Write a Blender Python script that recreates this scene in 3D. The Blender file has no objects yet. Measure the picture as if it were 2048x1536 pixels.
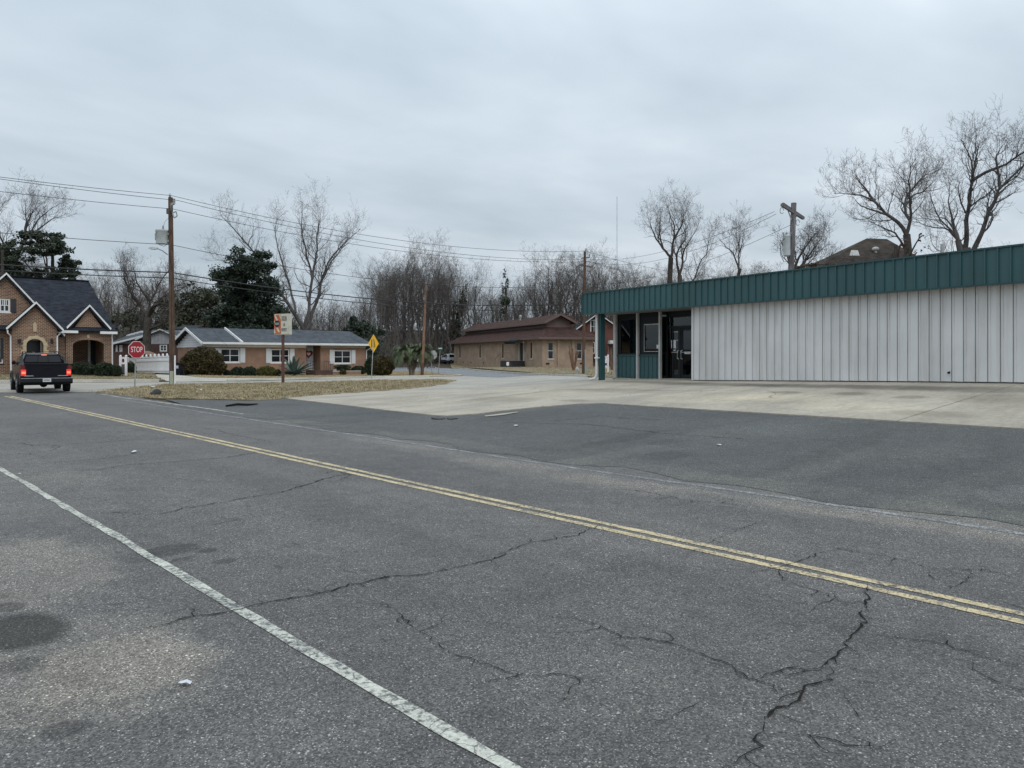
import bpy, bmesh, math, random
import numpy as np
from mathutils import Vector, Matrix, Euler
from mathutils.geometry import delaunay_2d_cdt, interpolate_bezier

random.seed(7)
RNG = np.random.default_rng(11)
scn = bpy.context.scene
COL = scn.collection
R = math.radians
EYE = 1.75
YAW = 42.7            # the main road runs along +Y, the view looks 42.7 degrees to the right of it
F = 1540.0            # focal length in photo pixels
HOR = 712.0           # horizon row
cT, sT = math.cos(R(YAW)), math.sin(R(YAW))

# ---------------------------------------------------------------- camera
cam_d = bpy.data.cameras.new('camera')
cam = bpy.data.objects.new('camera', cam_d)
COL.objects.link(cam)
cam.location = (0, 0, EYE)
cam.rotation_euler = (R(90), 0, R(-YAW))
cam_d.sensor_width = 36.0
cam_d.lens = F / 2048 * 36
cam_d.shift_y = -(768 - HOR) / 2048
cam_d.clip_start = 0.05
cam_d.clip_end = 3000
scn.camera = cam

# ---------------------------------------------------------------- sky: overcast layer over a physical sky
SUN_EL, SUN_AZ = 48.0, 205.0    # degrees; azimuth the light comes from, clockwise from +Y
w = bpy.data.worlds.new('World')
scn.world = w
w.use_nodes = True
nt = w.node_tree
for n in list(nt.nodes): nt.nodes.remove(n)
def N(nt, typ, **kw):
    n = nt.nodes.new(typ)
    for k, v in kw.items():
        if k == 'ins':
            for kk, vv in v.items(): n.inputs[kk].default_value = vv
        else: setattr(n, k, v)
    return n
L_ = lambda nt, a, b: nt.links.new(a, b)
out = N(nt, 'ShaderNodeOutputWorld'); bg = N(nt, 'ShaderNodeBackground')
bg.inputs['Strength'].default_value = 0.1
sky = N(nt, 'ShaderNodeTexSky', sky_type='NISHITA', sun_disc=False)
sky.sun_elevation = R(SUN_EL); sky.sun_rotation = R(SUN_AZ); sky.air_density = 1.0; sky.dust_density = 2.0
tc = N(nt, 'ShaderNodeTexCoord'); sep = N(nt, 'ShaderNodeSeparateXYZ'); L_(nt, tc.outputs['Generated'], sep.inputs[0])
zc = N(nt, 'ShaderNodeMath', operation='MAXIMUM', ins={1: 0.0}); L_(nt, sep.outputs[2], zc.inputs[0])
zo = N(nt, 'ShaderNodeMath', operation='ADD', ins={1: 0.16}); L_(nt, zc.outputs[0], zo.inputs[0])
dx = N(nt, 'ShaderNodeMath', operation='DIVIDE'); L_(nt, sep.outputs[0], dx.inputs[0]); L_(nt, zo.outputs[0], dx.inputs[1])
dy = N(nt, 'ShaderNodeMath', operation='DIVIDE'); L_(nt, sep.outputs[1], dy.inputs[0]); L_(nt, zo.outputs[0], dy.inputs[1])
cmb = N(nt, 'ShaderNodeCombineXYZ'); L_(nt, dx.outputs[0], cmb.inputs[0]); L_(nt, dy.outputs[0], cmb.inputs[1])
mp = N(nt, 'ShaderNodeMapping'); mp.inputs['Rotation'].default_value = (0, 0, R(38)); mp.inputs['Scale'].default_value = (0.6, 1.0, 1); mp.inputs['Location'].default_value = (2.3, 0.7, 0)
L_(nt, cmb.outputs[0], mp.inputs['Vector'])
n1 = N(nt, 'ShaderNodeTexNoise', ins={'Scale': 0.6, 'Detail': 6.0, 'Roughness': 0.52, 'Distortion': 0.6})
L_(nt, mp.outputs[0], n1.inputs['Vector'])
n2 = N(nt, 'ShaderNodeTexNoise', ins={'Scale': 1.7, 'Detail': 4.0, 'Roughness': 0.5, 'Distortion': 0.2})
L_(nt, mp.outputs[0], n2.inputs['Vector'])
nm = N(nt, 'ShaderNodeMix', data_type='FLOAT', ins={0: 0.38}); L_(nt, n1.outputs[0], nm.inputs[2]); L_(nt, n2.outputs[0], nm.inputs[3])
cr = N(nt, 'ShaderNodeValToRGB')
e = cr.color_ramp.elements
e[0].position = 0.37; e[0].color = (0.445, 0.53, 0.60, 1)
e[1].position = 0.63; e[1].color = (0.75, 0.81, 0.865, 1)
m_ = e.new(0.5); m_.color = (0.58, 0.662, 0.735, 1)
L_(nt, nm.outputs[0], cr.inputs[0])
gain = N(nt, 'ShaderNodeMath', operation='MULTIPLY_ADD', ins={1: 12.0, 2: 8.5}); L_(nt, zc.outputs[0], gain.inputs[0])
cloud = N(nt, 'ShaderNodeVectorMath', operation='SCALE'); L_(nt, cr.outputs[0], cloud.inputs[0]); L_(nt, gain.outputs[0], cloud.inputs['Scale'])
mx = N(nt, 'ShaderNodeMix', data_type='RGBA', ins={0: 0.96})
L_(nt, sky.outputs[0], mx.inputs[6]); L_(nt, cloud.outputs[0], mx.inputs[7])
L_(nt, mx.outputs[2], bg.inputs['Color']); L_(nt, bg.outputs[0], out.inputs[0])

# ---------------------------------------------------------------- sun behind the clouds
sd = bpy.data.lights.new('sun', 'SUN'); sd.energy = 0.7; sd.angle = R(30); sd.color = (1.0, 0.97, 0.93)
so = bpy.data.objects.new('sun', sd); COL.objects.link(so)
so.rotation_euler = (R(90 - SUN_EL), 0, R(180 - SUN_AZ))
so.location = (0, 0, 60)

# ---------------------------------------------------------------- exposure
scn.view_settings.view_transform = 'Standard'
scn.view_settings.look = 'None'
scn.view_settings.exposure = 0.0
scn.view_settings.gamma = 1.0
scn.view_settings.use_curve_mapping = False
scn.render.engine = 'CYCLES'
scn.cycles.max_bounces = 6
scn.cycles.transparent_max_bounces = 8

# ================================================================ helpers
def tag(o, label=None, cat=None, group=None, kind=None):
    if label: o['label'] = label
    if cat: o['category'] = cat
    if group: o['group'] = group
    if kind: o['kind'] = kind
    return o
def thing(name, loc, label, cat, rz=0.0, group=None):
    o = bpy.data.objects.new(name, None); COL.objects.link(o)
    o.location = loc; o.rotation_euler = (0, 0, rz); o.empty_display_size = 0.2
    return tag(o, label, cat, group)
def kids(o): return [c for c in bpy.data.objects if c.parent == o]
def copy_tree(o, parent=None, table=None):
    c = o.copy(); COL.objects.link(c); c.parent = parent
    for ch in o.children: copy_tree(ch, c)
    return c

def c2w(Xc, Yc): return (cT * Xc + sT * Yc, -sT * Xc + cT * Yc)
def dep(px, py, Yc):
    a = (px - 1024) / F
    x, y = c2w(a * Yc, Yc)
    return Vector((x, y, EYE - (py - HOR) / F * Yc))
def onS(px, py, S):
    a = (px - 1024) / F
    return dep(px, py, S / (-sT * a + cT))
def onL(px, py, Lx):
    a = (px - 1024) / F
    return dep(px, py, Lx / (cT * a + sT))

# ---------------------------------------------------------------- terrain: thin-plate surface through surveyed points
PTS = []
def pw(L, S, z): PTS.append((L, S, z))
def pz(px, py, z):
    Yc = F * (EYE - z) / (py - HOR); p = dep(px, py, Yc); PTS.append((p.x, p.y, z))
def pd(px, py, Yc):
    p = dep(px, py, Yc); PTS.append((p.x, p.y, p.z))
for S in (-40, -20, -8, 0, 8, 16, 24, 32, 38):
    for L in (-30, -12, -3, 3, 8.8): pw(L, S, .004 * S)
for q in ((570,798,.13),(870,832,.14),(1160,810,.38),(1600,832,.46),(2048,860,.51)): pz(*q)
for q in ((1205,761,32.9),(1310,759,31.5),(1384,763.5,28.66),(1570,765,25.1),(1760,766.5,22.36),(2048,770,19.14)): pd(*q)
for q in ((22,-10,1.1),(15,-10,.5),(30,0,1.25),(36,14,1.1),(32,24,.85)): pw(*q)
for q in ((700,788,.18),(950,776,.33),(1190,763,.62)): pz(*q)
for q in ((200,785,.15),(420,797,.13),(269,776,.2),(345,770,.21),(560,768,.2),(742,758,.2),(880,760,.25)): pz(*q)
for q in ((0,766,.27),(170,765,.24),(345,764,.2),(560,760,.18),(740,755,.16),(920,752,.14),(1000,749,.15)): pz(*q)
for q in ((230,749,50.7),(0,750,46.4),(410,752,62),(560,752,66),(736,748.5,73)): pd(*q)
for q in ((908,729,121),(1080,735,88),(1187,736,90),(800,738,95),(890,735,112),(1154,748,70),(1215,745,75)): pd(*q)
for q in ((-40,45,.3),(-40,70,.6),(0,75,.7),(10,70,.6),(30,90,.3),(60,110,.3),(90,60,.4),(80,20,.8),(90,-20,1.2),(60,-30,1.3),
          (-80,0,0),(-80,110,.6),(20,140,.4),(120,120,.4),(150,30,.6),(0,120,.6),(100,160,.4),(-60,-60,-.1),(40,-70,.8),(150,-60,1.)): pw(*q)
P_ = np.array(PTS)
def _phi(r2): return np.where(r2 > 1e-9, .5 * r2 * np.log(np.maximum(r2, 1e-9)), 0.)
_n = len(P_)
_d2 = ((P_[:, None, :2] - P_[None, :, :2]) ** 2).sum(-1)
_A = np.zeros((_n + 3, _n + 3)); _A[:_n, :_n] = _phi(_d2) + np.eye(_n) * 1.5
_A[:_n, _n] = 1; _A[:_n, _n + 1:] = P_[:, :2]; _A[_n:, :_n] = _A[:_n, _n:].T
_w = np.linalg.solve(_A, np.concatenate([P_[:, 2], [0, 0, 0]]))
def GZ(x, y):
    x = np.asarray(x, float); y = np.asarray(y, float)
    s = x.shape; x = x.ravel(); y = y.ravel(); z = np.empty_like(x)
    xc = np.clip(x, -90, 160); yc = np.clip(y, -75, 165)
    for i in range(0, len(x), 4000):
        a, b = xc[i:i + 4000], yc[i:i + 4000]
        r2 = (a[:, None] - P_[None, :, 0]) ** 2 + (b[:, None] - P_[None, :, 1]) ** 2
        z[i:i + 4000] = _phi(r2) @ _w[:_n] + _w[_n] + _w[_n + 1] * a + _w[_n + 2] * b
    fwd = x * sT + y * cT                       # the wooded rise far behind the houses
    t = np.clip((fwd - 135) / 90, 0, 1)
    z = z * (1 - t) + t * .3 + 9.0 * t * t * (3 - 2 * t)
    return z.reshape(s)
def gz(x, y): return float(GZ(np.array([x]), np.array([y]))[0])
def gnd(px, py, lift=0.0):
    """the ground point seen in photo pixel (px, py)"""
    z = .15
    for _ in range(14):
        Yc = F * (EYE - z) / max(py - HOR, .5)
        x, y = c2w((px - 1024) / F * Yc, Yc)
        z = z * .35 + gz(x, y) * .65
    return Vector((x, y, z + lift))
def foot(px, Yc, lift=0.0):
    x, y = c2w((px - 1024) / F * Yc, Yc)
    return Vector((x, y, gz(x, y) + lift))

# ---------------------------------------------------------------- mesh builder
class MB:
    def __init__(s): s.v = []; s.f = []
    def add(s, vs, fs):
        o = len(s.v); s.v.extend([tuple(p) for p in vs]); s.f.extend([tuple(i + o for i in f) for f in fs]); return s
    def box(s, a, b, M=None):
        x0, y0, z0 = a; x1, y1, z1 = b
        vs = [Vector(p) for p in ((x0,y0,z0),(x1,y0,z0),(x1,y1,z0),(x0,y1,z0),(x0,y0,z1),(x1,y0,z1),(x1,y1,z1),(x0,y1,z1))]
        if M: vs = [M @ p for p in vs]
        return s.add(vs, [(0,3,2,1),(4,5,6,7),(0,1,5,4),(1,2,6,5),(2,3,7,6),(3,0,4,7)])
    def bar(s, p, q, w, h=None, up=(0, 0, 1)):
        """a rectangular bar from p to q"""
        p, q = Vector(p), Vector(q); h = h or w; t = (q - p).normalized(); u = Vector(up)
        if abs(t.dot(u)) > .95: u = Vector((1, 0, 0))
        a = t.cross(u).normalized() * w / 2; b = a.cross(t).normalized() * h / 2
        vs = [p - a - b, p + a - b, p + a + b, p - a + b, q - a - b, q + a - b, q + a + b, q - a + b]
        return s.add(vs, [(0,1,2,3),(7,6,5,4),(0,4,5,1),(1,5,6,2),(2,6,7,3),(3,7,4,0)])
    def tube(s, pts, rad, n=8, caps=True):
        pts = [Vector(p) for p in pts]
        if not hasattr(rad, '__len__'): rad = [rad] * len(pts)
        vs = []; fs = []; ref = None
        for i, p in enumerate(pts):
            t = (pts[min(i + 1, len(pts) - 1)] - pts[max(i - 1, 0)]).normalized()
            if ref is None: ref = Vector((0, 0, 1)) if abs(t.z) < .9 else Vector((1, 0, 0))
            a = t.cross(ref)
            if a.length < 1e-5: a = t.cross(Vector((.3, .9, .2)))
            a.normalize(); b = t.cross(a)
            for k in range(n):
                g = 2 * math.pi * k / n; vs.append(p + (a * math.cos(g) + b * math.sin(g)) * rad[i])
        for i in range(len(pts) - 1):
            for k in range(n):
                a0 = i * n + k; a1 = i * n + (k + 1) % n
                fs.append((a0, a1, a1 + n, a0 + n))
        if caps: fs.append(tuple(range(n))[::-1]); fs.append(tuple(range((len(pts) - 1) * n, len(pts) * n)))
        return s.add(vs, fs)
    def lathe(s, prof, n=16, c=(0, 0, 0)):
        vs = []; fs = []
        for r, z in prof:
            for k in range(n):
                g = 2 * math.pi * k / n; vs.append((c[0] + r * math.cos(g), c[1] + r * math.sin(g), c[2] + z))
        for i in range(len(prof) - 1):
            for k in range(n):
                a0 = i * n + k; a1 = i * n + (k + 1) % n
                fs.append((a0, a1, a1 + n, a0 + n))
        fs.append(tuple(range(n))[::-1]); fs.append(tuple(range((len(prof) - 1) * n, len(prof) * n)))
        return s.add(vs, fs)
    def prism(s, poly, d, M=None):
        """polygon in local XZ extruded along +Y by d (poly listed counter-clockwise seen from -Y)"""
        n = len(poly); vs = [Vector((x, 0, z)) for x, z in poly] + [Vector((x, d, z)) for x, z in poly]
        if M: vs = [M @ p for p in vs]
        fs = [tuple(range(n)), tuple(range(2 * n - 1, n - 1, -1))] + [(i, i + n, (i + 1) % n + n, (i + 1) % n) for i in range(n)]
        return s.add(vs, fs)
    def slab(s, quad, th):
        """a planar polygon given thickness th against its normal"""
        q = [Vector(p) for p in quad]; nn = (q[1] - q[0]).cross(q[2] - q[0]).normalized() * th; n = len(q)
        vs = q + [p - nn for p in q]
        return s.add(vs, [tuple(range(n)), tuple(range(2 * n - 1, n - 1, -1))] + [(i, i + n, (i + 1) % n + n, (i + 1) % n) for i in range(n)])
    def loft(s, secs, caps=True):
        n = len(secs[0]); vs = [p for q in secs for p in q]; fs = []
        for i in range(len(secs) - 1):
            for k in range(n):
                a0 = i * n + k; a1 = i * n + (k + 1) % n
                fs.append((a0, a1, a1 + n, a0 + n))
        if caps: fs.append(tuple(range(n))[::-1]); fs.append(tuple(range((len(secs) - 1) * n, len(secs) * n)))
        return s.add(vs, fs)
    def ball(s, c, r, n=12, m=8, sq=(1, 1, 1)):
        prof = []
        vs = []; fs = []
        for i in range(m + 1):
            t = math.pi * i / m - math.pi / 2
            for k in range(n):
                g = 2 * math.pi * k / n
                vs.append((c[0] + sq[0] * r * math.cos(t) * math.cos(g), c[1] + sq[1] * r * math.cos(t) * math.sin(g), c[2] + sq[2] * r * math.sin(t)))
        for i in range(m):
            for k in range(n):
                a0 = i * n + k; a1 = i * n + (k + 1) % n
                fs.append((a0, a1, a1 + n, a0 + n))
        return s.add(vs, fs)
    def build(s, name, mat, parent=None, smooth=False, uv=True, bevel=0.0, fix=True):
        me = bpy.data.meshes.new(name); me.from_pydata(s.v, [], s.f); me.update()
        if fix or bevel:
            bm = bmesh.new(); bm.from_mesh(me)
            if smooth: bmesh.ops.remove_doubles(bm, verts=bm.verts, dist=1e-5)
            bmesh.ops.recalc_face_normals(bm, faces=bm.faces)
            if bevel: bmesh.ops.bevel(bm, geom=[e for e in bm.edges if e.is_manifold and e.calc_face_angle(0) > .5], offset=bevel, segments=2, affect='EDGES', clamp_overlap=True)
            bm.to_mesh(me); bm.free()
        if uv: meter_uv(me)
        if smooth:
            me.polygons.foreach_set('use_smooth', [True] * len(me.polygons))
            try: me.set_sharp_from_angle(angle=R(38))
            except Exception: pass
        return link(name, me, mat, parent)
def meter_uv(me):
    lay = me.uv_layers.new(name='uv')
    Z = Vector((0, 0, 1))
    for p in me.polygons:
        n = p.normal
        t = Z.cross(n) if abs(n.z) < .95 else Vector((1, 0, 0))
        if t.length < 1e-6: t = Vector((1, 0, 0))
        t.normalize(); b = n.cross(t)
        for li in p.loop_indices:
            c = me.vertices[me.loops[li].vertex_index].co
            lay.data[li].uv = (c.dot(t), c.dot(b))
def link(name, me, mat, parent=None):
    if mat is not None and not me.materials: me.materials.append(mat)
    o = bpy.data.objects.new(name, me); COL.objects.link(o)
    if parent is not None: o.parent = parent
    return o
def np_mesh(name, V_, quads=None, tris=None, mat=None, parent=None, smooth=False):
    me = bpy.data.meshes.new(name)
    nq = 0 if quads is None else len(quads); ntri = 0 if tris is None else len(tris)
    me.vertices.add(len(V_)); me.vertices.foreach_set('co', np.asarray(V_, np.float32).ravel())
    loops = []; starts = []; k = 0
    if nq: loops.append(np.asarray(quads).ravel()); starts.append(np.arange(nq) * 4); k = nq * 4
    if ntri: loops.append(np.asarray(tris).ravel()); starts.append(k + np.arange(ntri) * 3)
    lp = np.concatenate(loops).astype(np.int32); st = np.concatenate(starts).astype(np.int32)
    me.loops.add(len(lp)); me.loops.foreach_set('vertex_index', lp)
    me.polygons.add(len(st)); me.polygons.foreach_set('loop_start', st)
    if smooth: me.polygons.foreach_set('use_smooth', np.ones(len(st), bool))
    me.update(calc_edges=True); me.validate()
    return link(name, me, mat, parent)
def text_mesh(name, body, size, mat, parent, M, squeeze=1.0, depth=.002, bold=0.0):
    cu = bpy.data.curves.new('t', 'FONT'); cu.body = body; cu.size = size; cu.align_x = 'CENTER'; cu.align_y = 'CENTER'; cu.extrude = depth; cu.offset = bold
    o = bpy.data.objects.new('t', cu); COL.objects.link(o)
    dg = bpy.context.evaluated_depsgraph_get(); dg.update()
    me = bpy.data.meshes.new_from_object(o.evaluated_get(dg)); bpy.data.objects.remove(o)
    me.name = name; me.transform(M @ Matrix.Diagonal((squeeze, 1, 1, 1)))
    me.materials.clear()
    return link(name, me, mat, parent)
# ================================================================ materials
def new_mat(name):
    m = bpy.data.materials.new(name); m.use_nodes = True; nt = m.node_tree
    b = nt.nodes['Principled BSDF']
    return m, nt, b
def mixc(nt, fac, a, b, mode='MIX'):
    n = N(nt, 'ShaderNodeMix', data_type='RGBA', blend_type=mode)
    for i, s in ((0, fac), (6, a), (7, b)):
        if hasattr(s, 'links') or hasattr(s, 'is_linked'): L_(nt, s, n.inputs[i])
        else: n.inputs[i].default_value = s if i == 0 else (*s[:3], 1)
    return n.outputs[2]
def noise(nt, vec, scale, detail=4, rough=.55, dist=0):
    n = N(nt, 'ShaderNodeTexNoise', ins={'Scale': scale, 'Detail': detail, 'Roughness': rough, 'Distortion': dist})
    if vec is not None: L_(nt, vec, n.inputs['Vector'])
    return n.outputs[0]
def ramp(nt, src, p0, p1, v0=0., v1=1.):
    n = N(nt, 'ShaderNodeMapRange', ins={1: p0, 2: p1, 3: v0, 4: v1}); n.clamp = True
    L_(nt, src, n.inputs[0]); return n.outputs[0]
def mth(nt, op, a, b=0.):
    n = N(nt, 'ShaderNodeMath', operation=op)
    for i, s in ((0, a), (1, b)):
        if hasattr(s, 'is_linked'): L_(nt, s, n.inputs[i])
        else: n.inputs[i].default_value = s
    return n.outputs[0]
def bump(nt, b, h, strength=.3, dist=.01):
    n = N(nt, 'ShaderNodeBump', ins={'Strength': strength, 'Distance': dist}); L_(nt, h, n.inputs['Height']); L_(nt, n.outputs[0], b.inputs['Normal'])
def gcoord(nt):
    g = N(nt, 'ShaderNodeNewGeometry'); return g.outputs['Position']
def ocoord(nt):
    g = N(nt, 'ShaderNodeTexCoord'); return g.outputs['Object']
def uvco(nt):
    g = N(nt, 'ShaderNodeTexCoord'); return g.outputs['UV']
def basic(name, col, rough=.6, var=.18, scale=3., metal=0., bumps=0., spec=.5, world=False, dirt=None, dirt_amt=.5, dirt_scale=1.2):
    m, nt, b = new_mat(name)
    v = gcoord(nt) if world else ocoord(nt)
    f = noise(nt, v, scale, 5)
    lo = [c * (1 - var) for c in col]; hi = [min(1, c * (1 + var)) for c in col]
    c = mixc(nt, ramp(nt, f, .3, .7), lo, hi)
    if dirt:
        d = noise(nt, v, dirt_scale, 6, .65)
        c = mixc(nt, mth(nt, 'MULTIPLY', ramp(nt, d, .5, .72), dirt_amt), c, dirt)
    L_(nt, c, b.inputs['Base Color']); b.inputs['Roughness'].default_value = rough; b.inputs['Metallic'].default_value = metal
    b.inputs['Specular IOR Level'].default_value = spec
    if bumps: bump(nt, b, noise(nt, v, scale * 12, 3), bumps, .005)
    return m
def glass(name, tint=(.55, .6, .6), rough=.02, see=.65):
    m, nt, b = new_mat(name); o = nt.nodes['Material Output']
    tr = N(nt, 'ShaderNodeBsdfTransparent'); tr.inputs[0].default_value = (*[t * see for t in tint], 1)
    gl = N(nt, 'ShaderNodeBsdfGlossy'); gl.inputs['Roughness'].default_value = rough; gl.inputs['Color'].default_value = (.9, .95, .95, 1)
    fr = N(nt, 'ShaderNodeFresnel', ins={'IOR': 1.5}); f2 = mth(nt, 'MULTIPLY', fr.outputs[0], 1.4)
    mx = N(nt, 'ShaderNodeMixShader'); L_(nt, f2, mx.inputs[0]); L_(nt, tr.outputs[0], mx.inputs[1]); L_(nt, gl.outputs[0], mx.inputs[2])
    L_(nt, mx.outputs[0], o.inputs[0]); return m
def dark_glass(name, col=(.012, .014, .016), rough=.05):
    m, nt, b = new_mat(name); b.inputs['Base Color'].default_value = (*col, 1); b.inputs['Roughness'].default_value = rough
    v = ocoord(nt); bump(nt, b, noise(nt, v, .8, 1), .05, .02); return m
def brick(name, c1, c2, mortar, bw=.2, bh=.067, ms=.010, rough=.85, var=.25):
    m, nt, b = new_mat(name); v = uvco(nt)
    t = N(nt, 'ShaderNodeTexBrick', ins={'Scale': 1.0, 'Mortar Size': ms, 'Mortar Smooth': .15, 'Bias': -.1, 'Brick Width': bw, 'Row Height': bh})
    L_(nt, v, t.inputs['Vector'])
    t.inputs['Color1'].default_value = (*c1, 1); t.inputs['Color2'].default_value = (*c2, 1); t.inputs['Mortar'].default_value = (*mortar, 1)
    f = noise(nt, v, .9, 5, .6)
    c = mixc(nt, 1.0, t.outputs[0], mixc(nt, ramp(nt, f, .3, .7), (1 - var,) * 3, (1 + var * .6,) * 3), 'MULTIPLY')
    L_(nt, c, b.inputs['Base Color']); b.inputs['Roughness'].default_value = rough
    inv = mth(nt, 'SUBTRACT', 1.0, t.outputs['Fac']); bump(nt, b, inv, .5, .008)
    return m
def shingle(name, col, var=.3, row=.14, tabw=.3):
    m, nt, b = new_mat(name); v = uvco(nt)
    t = N(nt, 'ShaderNodeTexBrick', ins={'Scale': 1.0, 'Mortar Size': .008, 'Mortar Smooth': .3, 'Brick Width': tabw, 'Row Height': row})
    L_(nt, v, t.inputs['Vector'])
    t.inputs['Color1'].default_value = (*[c * (1 + var) for c in col], 1); t.inputs['Color2'].default_value = (*[c * (1 - var) for c in col], 1); t.inputs['Mortar'].default_value = (*[c * .45 for c in col], 1)
    f = noise(nt, v, 1.1, 6, .65); g = noise(nt, v, 60, 2)
    c = mixc(nt, 1.0, t.outputs[0], mixc(nt, ramp(nt, f, .3, .7), (.75,) * 3, (1.2,) * 3), 'MULTIPLY')
    c = mixc(nt, 1.0, c, mixc(nt, g, (.7,) * 3, (1.3,) * 3), 'MULTIPLY')
    L_(nt, c, b.inputs['Base Color']); b.inputs['Roughness'].default_value = .95; b.inputs['Specular IOR Level'].default_value = .12
    bump(nt, b, mth(nt, 'SUBTRACT', 1.0, t.outputs['Fac']), .4, .006)
    return m
def emit(name, col, strength):
    m, nt, b = new_mat(name); b.inputs['Base Color'].default_value = (*col, 1)
    b.inputs['Emission Color'].default_value = (*col, 1); b.inputs['Emission Strength'].default_value = strength; return m
def leafmat(name, col, var=.45, tr=.25, scale=1.3):
    m, nt, b = new_mat(name); o = nt.nodes['Material Output']; v = gcoord(nt)
    f = noise(nt, v, scale, 4, .6); g = noise(nt, v, 17, 2)
    c = mixc(nt, ramp(nt, f, .3, .7), [x * (1 - var) for x in col], [x * (1 + var) for x in col])
    c = mixc(nt, 1.0, c, mixc(nt, g, (.6,) * 3, (1.4,) * 3), 'MULTIPLY')
    L_(nt, c, b.inputs['Base Color']); b.inputs['Roughness'].default_value = .6; b.inputs['Specular IOR Level'].default_value = .25
    return m

def blob(nt, pos, cx, cy, rx, ry, soft=.35, wob=.5, wscale=2.0, rot=0.):
    """0..1 mask of an irregular stain lying at (cx, cy)"""
    mp = N(nt, 'ShaderNodeMapping', vector_type='TEXTURE'); mp.inputs['Location'].default_value = (cx, cy, 0); mp.inputs['Rotation'].default_value = (0, 0, rot); mp.inputs['Scale'].default_value = (rx, ry, 1)
    L_(nt, pos, mp.inputs['Vector'])
    sp = N(nt, 'ShaderNodeSeparateXYZ'); L_(nt, mp.outputs[0], sp.inputs[0])
    d = mth(nt, 'SQRT', mth(nt, 'ADD', mth(nt, 'POWER', mth(nt, 'ABSOLUTE', sp.outputs[0]), 2.), mth(nt, 'POWER', mth(nt, 'ABSOLUTE', sp.outputs[1]), 2.)))
    n = noise(nt, pos, wscale, 9, .74)
    d = mth(nt, 'ADD', d, mth(nt, 'MULTIPLY', mth(nt, 'SUBTRACT', n, .5), wob * 2))
    return ramp(nt, d, 1 + soft, 1 - soft)

def asphalt(name, col, stone=(.42, .42, .41), stone_amt=.55, stains=(), lights=(), seed=0., bandy=True):
    m, nt, b = new_mat(name); pos = gcoord(nt)
    vo = N(nt, 'ShaderNodeTexVoronoi', feature='F1', ins={'Scale': 105., 'Randomness': 1.}); L_(nt, pos, vo.inputs['Vector'])
    vcol = N(nt, 'ShaderNodeSeparateColor'); L_(nt, vo.outputs['Color'], vcol.inputs[0])
    vo2 = N(nt, 'ShaderNodeTexVoronoi', feature='F1', ins={'Scale': 50., 'Randomness': 1.}); L_(nt, pos, vo2.inputs['Vector'])
    vcol2 = N(nt, 'ShaderNodeSeparateColor'); L_(nt, vo2.outputs['Color'], vcol2.inputs[0])
    # tone of every little stone
    base = mixc(nt, ramp(nt, vcol.outputs[0], 0, 1), [c * .42 for c in col], [c * 1.55 for c in col])
    bright = mth(nt, 'MULTIPLY', ramp(nt, vcol.outputs[1], .82, .93), mth(nt, 'MULTIPLY', ramp(nt, vo.outputs['Distance'], .5, .25), stone_amt))
    base = mixc(nt, bright, base, stone)
    b2 = mth(nt, 'MULTIPLY', mth(nt, 'MULTIPLY', ramp(nt, vcol2.outputs[0], .93, .97), ramp(nt, vo2.outputs['Distance'], .42, .2)), stone_amt * .9)
    base = mixc(nt, b2, base, [min(1, s * 1.15) for s in stone])
    dk = mth(nt, 'MULTIPLY', ramp(nt, vcol.outputs[2], .80, .9), .6)
    base = mixc(nt, dk, base, [c * .3 for c in col])
    # large slow mottling and wheel-path bands along the road
    f = noise(nt, pos, .35, 6, .6)
    base = mixc(nt, 1.0, base, mixc(nt, ramp(nt, f, .3, .7), (.80, .81, .83), (1.17, 1.16, 1.14)), 'MULTIPLY')
    f2 = noise(nt, pos, 3.1, 7, .78)
    base = mixc(nt, 1.0, base, mixc(nt, ramp(nt, f2, .28, .72), (.78,) * 3, (1.2,) * 3), 'MULTIPLY')
    if bandy:
        mp = N(nt, 'ShaderNodeMapping'); mp.inputs['Scale'].default_value = (1.0, .035, 1); L_(nt, pos, mp.inputs['Vector'])
        f3 = noise(nt, mp.outputs[0], 1.0, 4, .6)
        base = mixc(nt, 1.0, base, mixc(nt, ramp(nt, f3, .3, .7), (.9,) * 3, (1.1,) * 3), 'MULTIPLY')
    # short hairline scars
    mp2 = N(nt, 'ShaderNodeMapping'); mp2.inputs['Scale'].default_value = (2.2, .8, 1); mp2.inputs['Rotation'].default_value = (0, 0, R(25)); L_(nt, pos, mp2.inputs['Vector'])
    f4 = noise(nt, mp2.outputs[0], 5.5, 3, .5)
    sc = mth(nt, 'MULTIPLY', ramp(nt, f4, .655, .70), .6)
    base = mixc(nt, sc, base, [c * .35 for c in col])
    for (cx, cy, rx, ry, amt, c, wob, ws, rot) in stains:
        k = blob(nt, pos, cx, cy, rx, ry, .16, wob, ws, rot)
        base = mixc(nt, mth(nt, 'MULTIPLY', k, amt), base, mixc(nt, 1.0, base, c, 'MULTIPLY'))
    L_(nt, base, b.inputs['Base Color']); b.inputs['Roughness'].default_value = .82; b.inputs['Specular IOR Level'].default_value = .5
    h = mth(nt, 'ADD', mth(nt, 'MULTIPLY', vo.outputs['Distance'], -.7), mth(nt, 'MULTIPLY', vo2.outputs['Distance'], -.4))
    bump(nt, b, h, .55, .008)
    return m
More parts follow.
